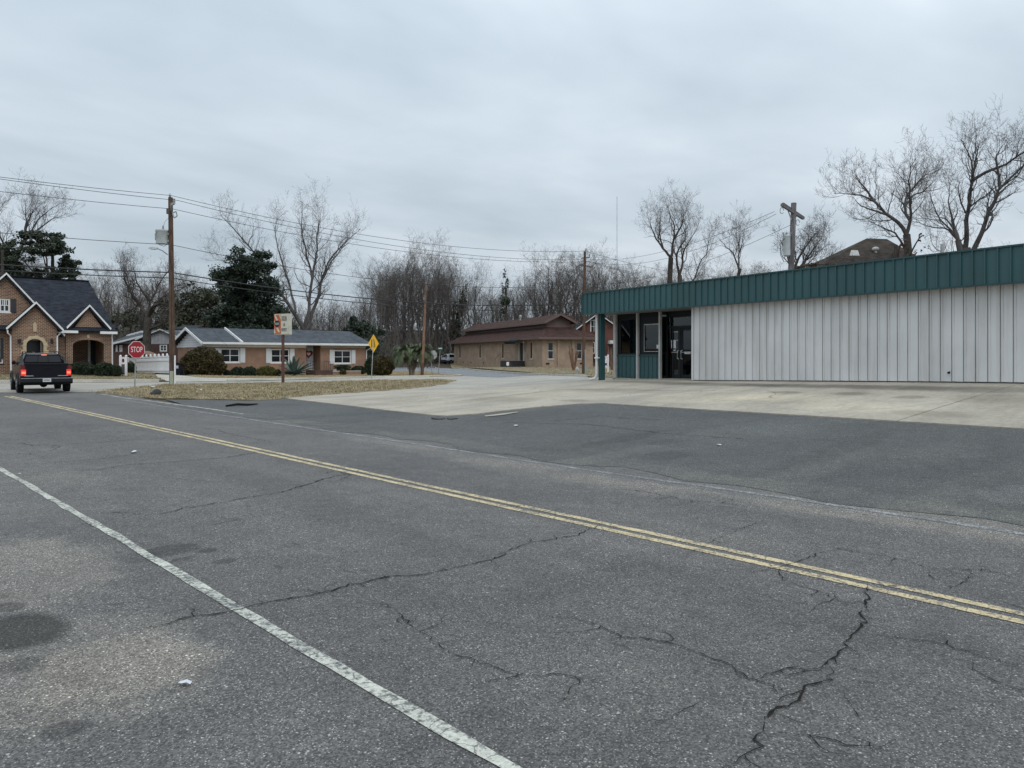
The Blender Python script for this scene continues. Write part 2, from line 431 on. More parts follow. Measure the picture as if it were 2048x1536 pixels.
def paint_mat(name, col, under, worn=.5, streak=1.):
    m, nt, b = new_mat(name); pos = gcoord(nt)
    f = noise(nt, pos, 28., 5, .7); g = noise(nt, pos, 2.2, 4, .6)
    vo = N(nt, 'ShaderNodeTexVoronoi', feature='DISTANCE_TO_EDGE', ins={'Scale': 4.5}); 
    nn = N(nt, 'ShaderNodeTexNoise', ins={'Scale': 6., 'Detail': 3.}); L_(nt, pos, nn.inputs['Vector'])
    mv = N(nt, 'ShaderNodeVectorMath', operation='MULTIPLY_ADD', ins={1: (.25, .25, .25)}); L_(nt, nn.outputs['Color'], mv.inputs[0]); L_(nt, pos, mv.inputs[2]); L_(nt, mv.outputs[0], vo.inputs['Vector'])
    k = ramp(nt, mth(nt, 'ADD', f, mth(nt, 'MULTIPLY', mth(nt, 'SUBTRACT', g, .5), .5)), worn - .07, worn + .07)
    ck = ramp(nt, vo.outputs['Distance'], .012, .03)
    k = mth(nt, 'MULTIPLY', k, mth(nt, 'ADD', mth(nt, 'MULTIPLY', ck, .75), .25))
    c = mixc(nt, ramp(nt, g, .3, .7), [x * .85 for x in col], [min(1, x * 1.1) for x in col])
    vo3 = N(nt, 'ShaderNodeTexVoronoi', feature='F1', ins={'Scale': 75.}); L_(nt, pos, vo3.inputs['Vector'])
    sc = N(nt, 'ShaderNodeSeparateColor'); L_(nt, vo3.outputs['Color'], sc.inputs[0])
    c = mixc(nt, 1.0, c, mixc(nt, sc.outputs[0], (.78,) * 3, (1.1,) * 3), 'MULTIPLY')
    u = mixc(nt, sc.outputs[0], [x * .6 for x in under], [x * 1.4 for x in under])
    L_(nt, mixc(nt, k, u, c), b.inputs['Base Color']); b.inputs['Roughness'].default_value = .8
    bump(nt, b, vo3.outputs['Distance'], .4, .006)
    return m
def concrete(name, col, stain=(.10, .095, .09), amt=.6, crack=True, stains=()):
    m, nt, b = new_mat(name); pos = gcoord(nt)
    f = noise(nt, pos, .5, 7, .62); g = noise(nt, pos, 9., 4, .65); q = noise(nt, pos, 60., 2)
    mp = N(nt, 'ShaderNodeMapping'); mp.inputs['Rotation'].default_value = (0, 0, R(10)); mp.inputs['Scale'].default_value = (.22, 1.3, 1); L_(nt, pos, mp.inputs['Vector'])
    s = noise(nt, mp.outputs[0], .9, 6, .65)
    c = mixc(nt, ramp(nt, f, .3, .7), [x * .78 for x in col], [x * 1.14 for x in col])
    c = mixc(nt, mth(nt, 'MULTIPLY', ramp(nt, s, .48, .7), amt), c, stain)
    c = mixc(nt, 1.0, c, mixc(nt, ramp(nt, g, .3, .7), (.85,) * 3, (1.12,) * 3), 'MULTIPLY')
    c = mixc(nt, 1.0, c, mixc(nt, q, (.8,) * 3, (1.2,) * 3), 'MULTIPLY')
    if crack:
        vo = N(nt, 'ShaderNodeTexVoronoi', feature='DISTANCE_TO_EDGE', ins={'Scale': .28})
        nn = N(nt, 'ShaderNodeTexNoise', ins={'Scale': .9, 'Detail': 5.}); L_(nt, pos, nn.inputs['Vector'])
        mv = N(nt, 'ShaderNodeVectorMath', operation='MULTIPLY_ADD', ins={1: (1.1, 1.1, 0)}); L_(nt, nn.outputs['Color'], mv.inputs[0]); L_(nt, pos, mv.inputs[2]); L_(nt, mv.outputs[0], vo.inputs['Vector'])
        k = mth(nt, 'MULTIPLY', ramp(nt, vo.outputs['Distance'], .006, .002), ramp(nt, f, .45, .6))
        c = mixc(nt, mth(nt, 'MULTIPLY', k, .6), c, [x * .3 for x in col])
    for (cx, cy, rx, ry, a_, k_, wob, ws, rot) in stains:
        c = mixc(nt, mth(nt, 'MULTIPLY', blob(nt, pos, cx, cy, rx, ry, .3, wob, ws, rot), a_), c, mixc(nt, 1.0, c, k_, 'MULTIPLY'))
    L_(nt, c, b.inputs['Base Color']); b.inputs['Roughness'].default_value = .9; b.inputs['Specular IOR Level'].default_value = .25
    bump(nt, b, g, .15, .01)
    return m
def soil(name, a, b_, c_, s=1.):
    m, nt, b = new_mat(name); pos = gcoord(nt)
    f = noise(nt, pos, .45 * s, 7, .65); g = noise(nt, pos, 3.2 * s, 6, .7); q = noise(nt, pos, 26 * s, 3, .7)
    c = mixc(nt, ramp(nt, f, .35, .65), a, b_); c = mixc(nt, ramp(nt, g, .5, .68), c, c_)
    c = mixc(nt, 1.0, c, mixc(nt, q, (.55,) * 3, (1.45,) * 3), 'MULTIPLY')
    L_(nt, c, b.inputs['Base Color']); b.inputs['Roughness'].default_value = .95; b.inputs['Specular IOR Level'].default_value = .15
    bump(nt, b, q, .5, .03); return m
def bark(name, col, sx=1.):
    m, nt, b = new_mat(name); v = ocoord(nt)
    mp = N(nt, 'ShaderNodeMapping'); mp.inputs['Scale'].default_value = (1, 1, .18); L_(nt, v, mp.inputs['Vector'])
    f = noise(nt, mp.outputs[0], 14 * sx, 4, .65); g = noise(nt, v, 1.1, 4)
    c = mixc(nt, ramp(nt, f, .3, .7), [x * .55 for x in col], [x * 1.35 for x in col])
    c = mixc(nt, 1.0, c, mixc(nt, ramp(nt, g, .3, .7), (.75,) * 3, (1.25,) * 3), 'MULTIPLY')
    L_(nt, c, b.inputs['Base Color']); b.inputs['Roughness'].default_value = .92; b.inputs['Specular IOR Level'].default_value = .15
    bump(nt, b, f, .5, .02); return m
def clad(name, col, streak=(.3, .2, .14), amt=.25, rough=.42, rust=True):
    """painted ribbed steel: faint vertical runs, dust near edges of panels"""
    m, nt, b = new_mat(name); v = gcoord(nt)
    mp = N(nt, 'ShaderNodeMapping'); mp.inputs['Scale'].default_value = (3.5, 3.5, .25); L_(nt, v, mp.inputs['Vector'])
    s = noise(nt, mp.outputs[0], 1.2, 6, .65); f = noise(nt, v, .55, 4)
    inf = N(nt, 'ShaderNodeObjectInfo')
    c = mixc(nt, ramp(nt, f, .3, .7), [x * .88 for x in col], [x * 1.1 for x in col])
    c = mixc(nt, 1.0, c, mixc(nt, inf.outputs['Random'], (.96,) * 3, (1.03,) * 3), 'MULTIPLY')
    c = mixc(nt, mth(nt, 'MULTIPLY', ramp(nt, s, .5, .75), amt), c, streak)
    L_(nt, c, b.inputs['Base Color']); L_(nt, ramp(nt, s, .3, .7, rough - .08, rough + .15), b.inputs['Roughness'])
    bump(nt, b, f, .08, .03); return m

M = {}
M['asphalt'] = None  # set with its stains below
M['yellow'] = paint_mat('yellow_paint', (.58, .475, .28), (.11, .105, .10), .43)
M['white_line'] = paint_mat('white_paint', (.53, .53, .46), (.10, .10, .10), .46)
M['faded_line'] = paint_mat('faded_paint', (.36, .38, .38), (.13, .13, .13), .55)
M['crack'] = basic('crack_and_shade_dark', (.020, .019, .018), .95, .4, 30, spec=.05)
def lot_stain(px, py, rx, ry, amt, c, wob=.7, ws=1.2):
    p = gnd(px, py); return (p.x, p.y, rx, ry, amt, c, wob, ws, R(-10.4))
M['concrete'] = concrete('lot_concrete', (.40, .36, .295), (.19, .175, .15), .42, True, [
    lot_stain(1450, 771, .55, 3.2, .75, (.45, .45, .46)), lot_stain(1620, 774, .6, 2.6, .7, (.45, .45, .46)), lot_stain(1790, 777, .6, 2.2, .7, (.5, .5, .5)), lot_stain(1950, 781, .7, 1.8, .7, (.5, .5, .5)), lot_stain(1300, 766, .5, 3.0, .7, (.5, .5, .5)),
    lot_stain(1700, 790, .35, .5, .7, (.5, .48, .45)), lot_stain(1820, 797, .3, .4, .7, (.5, .48, .45)), lot_stain(1570, 787, .3, .5, .7, (.5, .48, .45)), lot_stain(2000, 800, .8, .9, .5, (.62, .6, .57)),
    lot_stain(1400, 800, 1.0, 1.6, .6, (1.22, 1.2, 1.12)), lot_stain(1700, 815, .8, 1.4, .5, (1.22, 1.2, 1.12)), lot_stain(1560, 798, .7, 1.6, .6, (1.25, 1.22, 1.1)), lot_stain(1100, 790, 1.3, 2.0, .5, (1.18, 1.16, 1.1)),
    lot_stain(1000, 800, .8, 1.6, .5, (.72, .7, .67)), lot_stain(1250, 783, .7, 2.4, .5, (.7, .69, .66)), lot_stain(800, 800, .9, 2.0, .4, (.78, .76, .74)), lot_stain(1860, 830, .4, .9, .5, (.66, .63, .58)), lot_stain(1150, 803, .3, .5, .6, (.55, .52, .48))])
M['street'] = concrete('street_concrete', (.385, .36, .315), (.24, .23, .21), .5)
M['side'] = asphalt('side_street_asphalt', (.20, .205, .215), stone_amt=.2)
M['kerb'] = concrete('kerb_concrete', (.58, .55, .48), (.35, .33, .3), .35, False)
M['drive'] = concrete('driveway_concrete', (.46, .43, .37), (.33, .31, .27), .4, False)
M['soil'] = soil('ground_soil', (.085, .066, .046), (.07, .06, .04), (.05, .048, .028), .4)
M['island'] = soil('dormant_turf', (.27, .22, .145), (.20, .165, .105), (.13, .115, .055), 1.4)
M['lawn'] = soil('tan_lawn', (.31, .23, .12), (.25, .19, .10), (.17, .14, .07))
M['litter'] = soil('leaf_litter', (.085, .066, .046), (.065, .055, .04), (.05, .046, .03), .4)
M['straw'] = basic('dry_grass', (.37, .305, .195), .9, .4, 2.5, world=True, spec=.1)
M['blade'] = basic('green_grass', (.10, .11, .04), .9, .45, 2.5, world=True, spec=.1)
M['bark'] = bark('grey_bark', (.115, .105, .10))
M['bark_d'] = bark('dark_bark', (.075, .064, .055))
M['twig'] = bark('twig_bark', (.13, .113, .105))
M['twig_b'] = bark('brown_twig_bark', (.125, .108, .096))
M['twig_far'] = bark('far_twig_bark', (.125, .108, .10))
M['pole'] = bark('pole_wood', (.115, .075, .055), .7)
M['pole_g'] = bark('weathered_pole_wood', (.155, .145, .145), .7)
M['pole_t'] = bark('tan_pole_wood', (.24, .145, .10), .7)
M['galv'] = basic('galvanised_steel', (.36, .37, .37), .5, .15, 6, metal=.4)
M['tank'] = basic('grey_tank_paint', (.43, .46, .46), .45, .1, 4)
M['rubber'] = basic('rubber', (.011, .011, .012), .85, .3, 12, spec=.2)
M['wire'] = basic('wire_sheath', (.03, .03, .033), .7, .2, 3)
M['fascia'] = clad('green_steel', (.030, .088, .094), (.05, .09, .085), .35, .42)
M['green_dark'] = clad('green_steel_trim', (.014, .06, .066), (.03, .06, .06), .3, .42)
M['wall_white'] = clad('white_steel', (.64, .64, .635), (.42, .39, .35), .5, .42)
M['trim'] = basic('pale_trim', (.50, .49, .47), .5, .12, 3, dirt=(.25, .22, .18))
M['white'] = basic('white_gloss_paint', (.76, .76, .75), .45, .06, 2, dirt=(.5, .48, .44), dirt_amt=.3)
M['vinyl'] = basic('white_vinyl', (.74, .76, .78), .4, .05, 1.5, dirt=(.55, .55, .52), dirt_amt=.25)
M['soffit'] = basic('soffit_board', (.17, .17, .165), .8, .15, 2)
M['roofing'] = basic('flat_roof_gravel', (.25, .25, .25), .9, .3, 8)
M['dark'] = basic('dark_void', (.02, .02, .021), .9, .2, 3)
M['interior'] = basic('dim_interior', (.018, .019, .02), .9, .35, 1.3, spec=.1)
M['mullion'] = basic('dark_bronze_frame', (.010, .014, .016), .55, .2, 4, spec=.25)
M['alum'] = basic('aluminium', (.55, .56, .57), .35, .1, 5, metal=.8)
M['glass'] = glass('shop_glass')
M['win'] = dark_glass('window_glass', (.016, .018, .022), .05)
M['win_l'] = dark_glass('window_glass_blind', (.11, .115, .12), .15)
M['brick_h'] = brick('tan_red_brick', (.215, .088, .050), (.080, .040, .032), (.39, .305, .22), .22, .085, ms=.015)
M['brick_r'] = brick('pink_tan_brick', (.30, .165, .105), (.255, .14, .09), (.32, .24, .18), ms=.008)
M['brick_t'] = brick('tan_brick', (.385, .275, .195), (.32, .23, .165), (.37, .30, .23), ms=.008)
M['brick_d'] = brick('dark_red_brick', (.090, .043, .036), (.070, .036, .03), (.11, .075, .06), ms=.006)
M['brick_red'] = brick('deep_red_brick', (.15, .055, .038), (.12, .045, .032), (.16, .09, .07), ms=.006)
M['roof_blue'] = shingle('charcoal_blue_shingle', (.030, .034, .044))
M['roof_grey'] = shingle('grey_shingle', (.085, .095, .108), .2)
M['roof_brown'] = shingle('brown_shingle', (.070, .042, .036), .2)
M['roof_old'] = shingle('old_brown_roof', (.07, .058, .048), .3)
M['brown_trim'] = basic('brown_trim', (.13, .085, .075), .6, .1, 2)
M['siding'] = basic('white_siding', (.64, .66, .67), .5, .05, 1.5)
M['siding_o'] = basic('weathered_white_siding', (.38, .38, .40), .7, .22, 1.2, dirt=(.22, .22, .23), dirt_amt=.7)
M['stone'] = basic('cream_stone', (.50, .40, .26), .8, .12, 4)
M['door_blk'] = basic('black_door_paint', (.018, .018, .02), .35, .1, 3)
M['door_w'] = basic('white_door_paint', (.62, .64, .66), .4, .05, 3)
M['shutter'] = basic('charcoal_shutter', (.025, .027, .032), .5, .1, 3)
M['red_s'] = basic('stop_red', (.33, .012, .022), .45, .1, 3)
M['white_s'] = basic('sign_white', (.78, .74, .75), .45, .05, 3)
M['yel_s'] = basic('sign_yellow', (.78, .42, .01), .45, .06, 3)
M['blk_s'] = basic('sign_black', (.03, .015, .012), .5, .1, 3)
M['red_g'] = basic('heart_red', (.25, .01, .02), .5, .1, 3)
M['grn_s'] = basic('sign_green', (.0, .16, .10), .45, .06, 3)
M['back_s'] = basic('sign_back_metal', (.42, .43, .42), .5, .15, 5)
M['orange'] = basic('faded_orange', (.50, .13, .045), .5, .2, 3)
M['cream'] = basic('faded_cream', (.56, .55, .46), .5, .1, 3, dirt=(.4, .38, .32))
M['glyph'] = basic('faded_grey_lettering', (.10, .09, .085), .6, .3, 8)
M['rust_post'] = basic('rusty_post', (.10, .045, .035), .7, .3, 4, dirt=(.055, .06, .075), dirt_amt=.8, dirt_scale=.5)
M['car_blk'] = basic('black_car_paint', (.006, .006, .010), .16, .1, 2, spec=.3)
M['car_cladd'] = basic('dark_plastic', (.007, .0075, .009), .5, .15, 5, spec=.25)
M['car_sil'] = basic('silver_car_paint', (.56, .58, .62), .25, .05, 2)
M['car_navy'] = basic('navy_cladding', (.02, .022, .05), .5, .1, 2)
M['rim'] = basic('alloy_rim', (.30, .30, .31), .35, .1, 5, metal=.7)
M['lamp_red'] = emit('lit_tail_lamp', (.7, .035, .022), .5)
M['lamp_hot'] = emit('hot_brake_lamp', (1., .22, .13), .85)
M['lamp_dull'] = basic('red_lens', (.16, .012, .015), .2, .1, 5)
M['plate'] = basic('number_plate', (.55, .56, .57), .4, .08, 9)
M['bin'] = basic('navy_bin', (.012, .016, .035), .5, .1, 3)
M['hydr'] = basic('hydrant_silver', (.42, .42, .40), .45, .15, 6)
M['peds'] = basic('pale_green_cabinet', (.30, .36, .29), .6, .1, 4)
M['blue_p'] = basic('navy_print', (.03, .035, .14), .5, .05, 4)
M['awning'] = basic('dark_awning_cloth', (.012, .016, .016), .9, .2, 3, spec=.1)
M['bag'] = basic('black_rock', (.035, .035, .04), .8, .3, 6, bumps=.4)
M['pebble'] = basic('grey_pebble', (.30, .295, .28), .9, .3, 20)
M['paper'] = basic('crumpled_paper', (.62, .63, .66), .8, .2, 20)
M['patch'] = basic('loose_asphalt', (.07, .07, .072), .95, .4, 14, bumps=.6)
M['hedge'] = leafmat('hedge_leaf', (.028, .042, .022), .6, scale=2.5); M['hedge2'] = leafmat('yellow_green_leaf', (.085, .085, .022))
M['bronze_b'] = leafmat('bronze_leaf', (.062, .050, .020), .6, scale=2.2)
M['ever'] = leafmat('dark_evergreen_leaf', (.038, .054, .037), .6); M['pine'] = leafmat('pine_needle', (.05, .064, .042), .5)
M['ivy'] = leafmat('ivy_leaf', (.026, .040, .018)); M['scrub'] = leafmat('scrub_leaf', (.056, .06, .036), .5)
M['frond'] = leafmat('grey_green_frond', (.10, .122, .066), .35); M['boot'] = bark('palm_boots', (.20, .17, .14), .6)
M['agave'] = leafmat('agave_leaf', (.085, .125, .11), .35); M['planter'] = basic('black_urn', (.02, .022, .025), .5, .1, 4)
M['deadleaf'] = leafmat('clinging_dead_leaf', (.10, .065, .035))
# ================================================================ ground sheets
def inside(poly, X, Y):
    r = np.zeros(X.shape, bool); n = len(poly); j = n - 1
    for i in range(n):
        xi, yi = poly[i]; xj, yj = poly[j]
        with np.errstate(divide='ignore', invalid='ignore'):
            c = ((yi > Y) != (yj > Y)) & (X < (xj - xi) * (Y - yi) / (yj - yi) + xi)
        r ^= c; j = i
    return r
def densify(poly, step):
    o = []
    for i in range(len(poly)):
        a = Vector(poly[i]); b = Vector(poly[(i + 1) % len(poly)]); k = max(1, int((b - a).length / step))
        for q in range(k): o.append(a.lerp(b, q / k))
    return o
def sheet(name, poly, mat, lift=0.0, step=1.0, parent=None, jit=0.0, rim=0.0):
    """a ground sheet that follows the terrain inside a plan polygon; rim > 0 gives it a turned-down edge"""
    b = densify(poly, step)
    if jit: b = [Vector((p.x + random.gauss(0, jit), p.y + random.gauss(0, jit))) for p in b]
    A = np.array([(p.x, p.y) for p in b])
    x0, y0 = A.min(0); x1, y1 = A.max(0)
    gx, gy = np.meshgrid(np.arange(x0 + step * .5, x1, step), np.arange(y0 + step * .5, y1, step))
    k = inside([tuple(p) for p in A], gx, gy)
    pts = b + [Vector((u, v)) for u, v in zip(gx[k], gy[k])]
    vs, es, fs, *_ = delaunay_2d_cdt(pts, [], [list(range(len(b)))], 1, 1e-4)
    V_ = np.array([(p.x, p.y) for p in vs]); z = GZ(V_[:, 0], V_[:, 1]) + lift
    verts = [(x, y, zz) for (x, y), zz in zip(V_, z)]
    faces = [list(f) for f in fs]
    for f in faces:
        a, c, d = (verts[i] for i in f[:3])
        if (c[0] - a[0]) * (d[1] - a[1]) - (c[1] - a[1]) * (d[0] - a[0]) < 0: f.reverse()
    if rim:
        cnt = {}
        for f in faces:
            for i in range(3): 
                e_ = (f[i], f[(i + 1) % 3]); cnt[e_] = 1
        edge = [e_ for e_ in cnt if (e_[1], e_[0]) not in cnt]; low = {}
        for a, c in edge:
            for q in (a, c):
                if q not in low: low[q] = len(verts); verts.append((verts[q][0], verts[q][1], verts[q][2] - rim))
            faces.append([c, a, low[a], low[c]])
    me = bpy.data.meshes.new(name); me.from_pydata(verts, [], faces); me.update()
    return link(name, me, mat, parent)
def plan(pxs): return [tuple(gnd(x, y)[:2]) for x, y in pxs]
def S_(o): o['kind'] = 'structure'; return o

# base terrain: one sheet out to the horizon
def axis(lo, hi, near0, near1):
    o = [near0]; s = 1.0
    while o[-1] < near1: o.append(o[-1] + 1.2)
    s = 1.2
    while o[-1] < hi: s *= 1.18; o.append(o[-1] + s)
    s = 1.2; l = [near0]
    while l[-1] > lo: s *= 1.18; l.append(l[-1] - s)
    return np.array(l[1:][::-1] + o)
ax = axis(-900, 1100, -4, 62); ay = axis(-900, 1100, -8, 72)
gx, gy = np.meshgrid(ax, ay); g_z = GZ(gx, gy) - .035
nx, ny = len(ax), len(ay); ii = np.arange(nx * ny).reshape(ny, nx)
Q = np.stack([ii[:-1, :-1], ii[:-1, 1:], ii[1:, 1:], ii[1:, :-1]], -1).reshape(-1, 4)
S_(np_mesh('ground', np.stack([gx, gy, g_z], -1).reshape(-1, 3), quads=Q, mat=M['soil'], smooth=True))

# ---- main road
def stain(px, py, rx, ry, amt, c, wob=.5, ws=2.0, rot=0.):
    p = gnd(px, py); return (p.x, p.y, rx, ry, amt, c, wob, ws, rot)
dk, lt = (.36, .36, .37), (1.75, 1.68, 1.55)
ST = [stain(20, 1140, .75, 1.15, .75, lt, .55, 1.6), stain(110, 1330, .75, .95, .6, lt, .7, 2.2), stain(260, 1330, .5, .5, .4, lt, .7, 3.),
      stain(30, 960, 1.0, 3.0, .30, lt, .6, .8),
      stain(40, 1262, .26, .36, .95, (.27, .27, .25), .35, 3.5), stain(15, 1215, .1, .12, .8, dk, .4, 6),
      stain(130, 1460, .1, .1, .7, dk, .5, 8), stain(45, 1330, .12, .12, .6, dk, .5, 6),
      stain(345, 1099, .24, .2, .85, (.5, .5, .51), .4, 4), stain(275, 1115, .2, .2, .5, (.6, .6, .6), .5, 4), stain(415, 1101, .09, .08, .8, dk, .3, 8), stain(450, 1122, .1, .08, .7, dk, .3, 8), stain(365, 1118, .1, .06, .6, dk, .3, 8),
      stain(1050, 1480, .8, .5, .35, (.7, .7, .7), .6, 2), stain(1600, 1480, 1.1, .7, .35, (.72, .72, .72), .6, 2), stain(1850, 1330, .7, .4, .3, (.75, .75, .75), .6, 2), stain(150, 855, .9, .9, .35, (.7, .7, .7), .6, .9), stain(130, 798, .8, .8, .45, (.6, .6, .6), .6, .9)]
# dusty margin along the edge line where the road meets the apron
for k, (px, py) in enumerate(((760, 880), (930, 912), (1100, 945), (1350, 985), (1650, 1010), (1900, 1050), (640, 850), (520, 832))):
    ST.append(stain(px, py, .35 + .1 * (k % 3), 2.2, .42, (1.5, 1.45, 1.36), .8, 1.1))
for k, (px, py, rx, ry) in enumerate(((1200, 1150, 1.2, .25), (900, 1010, .25, 2.6), (1500, 1200, .3, 2.0), (1100, 1330, .5, .8), (700, 1040, .3, 2.4), (1350, 1060, .3, 2.2), (520, 960, .35, 2.4), (1750, 1400, .7, .35))):
    ST.append(stain(px, py, rx, ry, .45, ((.72, .72, .73) if k % 2 == 0 else (1.22, 1.21, 1.18)), .9, 1.6))
M['asphalt'] = asphalt('road_asphalt', (.108, .1025, .097), stone=(.66, .64, .60), stone_amt=.62, stains=ST)
road = S_(sheet('road', [(-2.5, -30), (9.7, -30), (9.7, 0), (9.6, 15), (9.5, 26), (9.6, 31), (10.2, 35.5), (11.2, 39.6), (-2.5, 39.6)], M['asphalt'], 0.0, 1.0))

def ribbon(name, pts, wid, mat, lift, parent, jitter=0.0):
    """a flat strip on the ground along plan points; wid is a number or a list"""
    n = len(pts); ws = wid if hasattr(wid, '__len__') else [wid] * n
    P = np.array([(p[0], p[1]) for p in pts]); T = np.gradient(P, axis=0); T /= np.maximum(np.linalg.norm(T, axis=1, keepdims=True), 1e-9)
    Nn = np.stack([-T[:, 1], T[:, 0]], 1); W = np.array(ws)[:, None] / 2
    A = P + Nn * W; B = P - Nn * W
    if jitter:
        A += RNG.normal(0, jitter, A.shape); B += RNG.normal(0, jitter, B.shape)
    za = GZ(A[:, 0], A[:, 1]) + lift; zb = GZ(B[:, 0], B[:, 1]) + lift
    V_ = np.concatenate([np.c_[A, za], np.c_[B, zb]]); i = np.arange(n - 1)
    return np_mesh(name, V_, quads=np.stack([i + n, i + n + 1, i + 1, i], 1), mat=mat, parent=parent)
def along(L, s0, s1, step=.35, wig=0.0):
    s = np.arange(s0, s1, step); return [(L + wig * math.sin(q * .21) + random.gauss(0, .0015), q) for q in s]
for L, col, lab in ((5.975, 'yellow', None), (6.165, 'yellow', None)):
    ribbon('yellow_line', along(L + .0, -28, 36.5), .10, M[col], .005, road, .003)
ribbon('white_line', along(2.20, -28, 38.5), .086, M['white_line'], .005, road, .007)
ribbon('white_line', along(8.70, -28, 31), .10, M['faded_line'], .005, road, .004)
pl = [gnd(485, 828), gnd(420, 818), gnd(330, 806), gnd(250, 796), gnd(195, 787)]
ribbon('white_line', [(p.x, p.y) for p in densify([q.to_2d() for q in pl], .4)[:-int((pl[-1] - pl[0]).length / .4) or None]], .1, M['white_line'], .006, road, .004)
ribbon('stop_line', [(L, 39.0) for L in np.arange(3.0, 10.6, .3)], .26, M['white_line'], .006, road, .004)

# ---- cracks traced over the road
CR = [
 ([(1205,1050),(1160,1068),(1120,1072),(1070,1080),(1030,1092),(1010,1105),(960,1118),(900,1133),(850,1145),(800,1150),(760,1160),(700,1167),(640,1185),(600,1192),(540,1203),(480,1220),(410,1228),(330,1250),(260,1265)], .020),
 ([(700,1167),(683,1162),(660,1172),(640,1183)], .009),
 ([(750,1198),(770,1210),(800,1228),(826,1250),(860,1270),(900,1295),(940,1312),(985,1330),(1030,1348),(1075,1358),(1110,1354),(1150,1357),(1200,1365)], .011),
 ([(1085,1235),(1140,1238),(1200,1258),(1260,1279),(1300,1281),(1340,1290),(1400,1310),(1440,1325),(1470,1340),(1490,1357),(1520,1365),(1560,1378),(1585,1390)], .015),
 ([(1732,1170),(1735,1185),(1728,1200),(1715,1222),(1725,1238),(1718,1250),(1700,1262),(1685,1280),(1688,1298),(1675,1308),(1655,1325),(1640,1335),(1620,1337),(1590,1333),(1570,1335),(1545,1345),(1520,1362)], .019),
 ([(1655,1325),(1663,1342),(1656,1361),(1625,1368),(1592,1372),(1585,1388),(1541,1409),(1530,1425),(1518,1440),(1520,1460),(1518,1475),(1512,1500),(1490,1518),(1445,1536),(1400,1552)], .021),
 ([(1730,1268),(1800,1280),(1860,1287),(1900,1295),(1940,1310),(1990,1322),(2048,1335),(2090,1345)], .012),
 ([(1680,1100),(1650,1108),(1610,1125),(1580,1135),(1562,1145),(1568,1160),(1600,1172),(1650,1190),(1700,1212)], .013),
 ([(1585,1079),(1640,1088),(1700,1105),(1760,1110),(1830,1128),(1860,1138),(1920,1140),(1975,1142),(2040,1160)], .012),
 ([(1868,1137),(1866,1150),(1880,1160),(1900,1160),(1905,1150)], .009),
 ([(1945,1142),(1930,1160),(1890,1178),(1800,1172),(1760,1176)], .009),
 ([(1945,1318),(1950,1345),(1975,1360),(2048,1378),(2090,1390)], .011),
 ([(1525,1475),(1600,1472),(1650,1480),(1690,1488),(1750,1490),(1790,1480)], .012),
 ([(1685,1388),(1690,1410),(1710,1430),(1730,1447)], .013),
 ([(1735,1200),(1770,1208),(1830,1217),(1870,1222)], .008),
 ([(310,1030),(340,1023),(400,1012),(450,1003),(500,995),(560,985),(610,972),(650,958),(700,948)], .022),
 ([(165,1028),(230,1026),(290,1030),(310,1030)], .012),
 ([(395,1055),(450,1045),(500,1035),(530,1030)], .014),
 ([(135,942),(200,940),(260,930),(330,925),(400,920),(450,915),(520,905)], .022),
 ([(5,873),(60,868),(170,862),(205,865),(300,860)], .020),
 ([(0,890),(40,888),(60,892),(120,890),(200,886),(300,878),(345,875)], .022),
 ([(0,911),(50,908),(95,903),(130,890)], .018),
 ([(105,930),(115,925),(200,918),(280,908)], .016),
 ([(90,982),(150,976),(190,975)], .012),
 ([(400,854),(440,860),(480,872),(545,884),(565,886)], .018),
 ([(640,941),(680,945),(700,952),(690,958),(720,962)], .014),
 ([(1240,975),(1300,985),(1380,1000),(1440,1006),(1500,1012)], .012),
 ([(1400,1100),(1430,1085),(1490,1060),(1530,1040)], .008),
 ([(600,1010),(570,1016),(540,1020)], .01),
 ([(1300,1460),(1330,1440),(1400,1405),(1440,1385)], .008),
 ([(1990,1200),(2030,1210),(2060,1225)], .012),
]
BR = []
for pts, wdt in CR:
    P = [gnd(x, y).to_2d() for x, y in pts]; o = []
    for i in range(len(P) - 1):
        k = max(2, int((P[i + 1] - P[i]).length / .045)); k = min(k, 60)
        for q in range(k): o.append(P[i].lerp(P[i + 1], q / k))
    o.append(P[-1]); n = len(o)
    walk = np.cumsum(RNG.normal(0, .010, (n, 2)), 0); lin = np.linspace(0, 1, n)[:, None]; walk -= lin * walk[-1]
    walk += RNG.normal(0, .009, (n, 2))
    o = [(p.x + d[0], p.y + d[1]) for p, d in zip(o, walk)]
    tap = np.minimum(1, np.minimum(np.arange(n), np.arange(n)[::-1]) / 6 + .15)
    ws = wdt * .52 * tap * np.clip(RNG.normal(1, .5, n), .2, 2.4)
    ribbon('crack', o, list(ws), M['crack'], .008, road)
    if wdt >= .011:      # hairline side branches
        dist = 0
        for q in range(2, n - 2):
            dist += math.hypot(o[q][0] - o[q - 1][0], o[q][1] - o[q - 1][1])
            if dist > random.uniform(.18, .75):
                dist = 0; t_ = Vector((o[q][0] - o[q - 2][0], o[q][1] - o[q - 2][1])).normalized(); a_ = random.choice((-1, 1)) * random.uniform(.5, 1.5); d_ = Vector((t_.x * math.cos(a_) - t_.y * math.sin(a_), t_.x * math.sin(a_) + t_.y * math.cos(a_))); p_ = Vector(o[q]); br = [tuple(p_)]
                for z_ in range(random.randint(3, 12)):
                    d_ = (d_ + Vector((random.gauss(0, .4), random.gauss(0, .4)))).normalized(); p_ = p_ + d_ * .035; br.append(tuple(p_))
                BR.append(br)

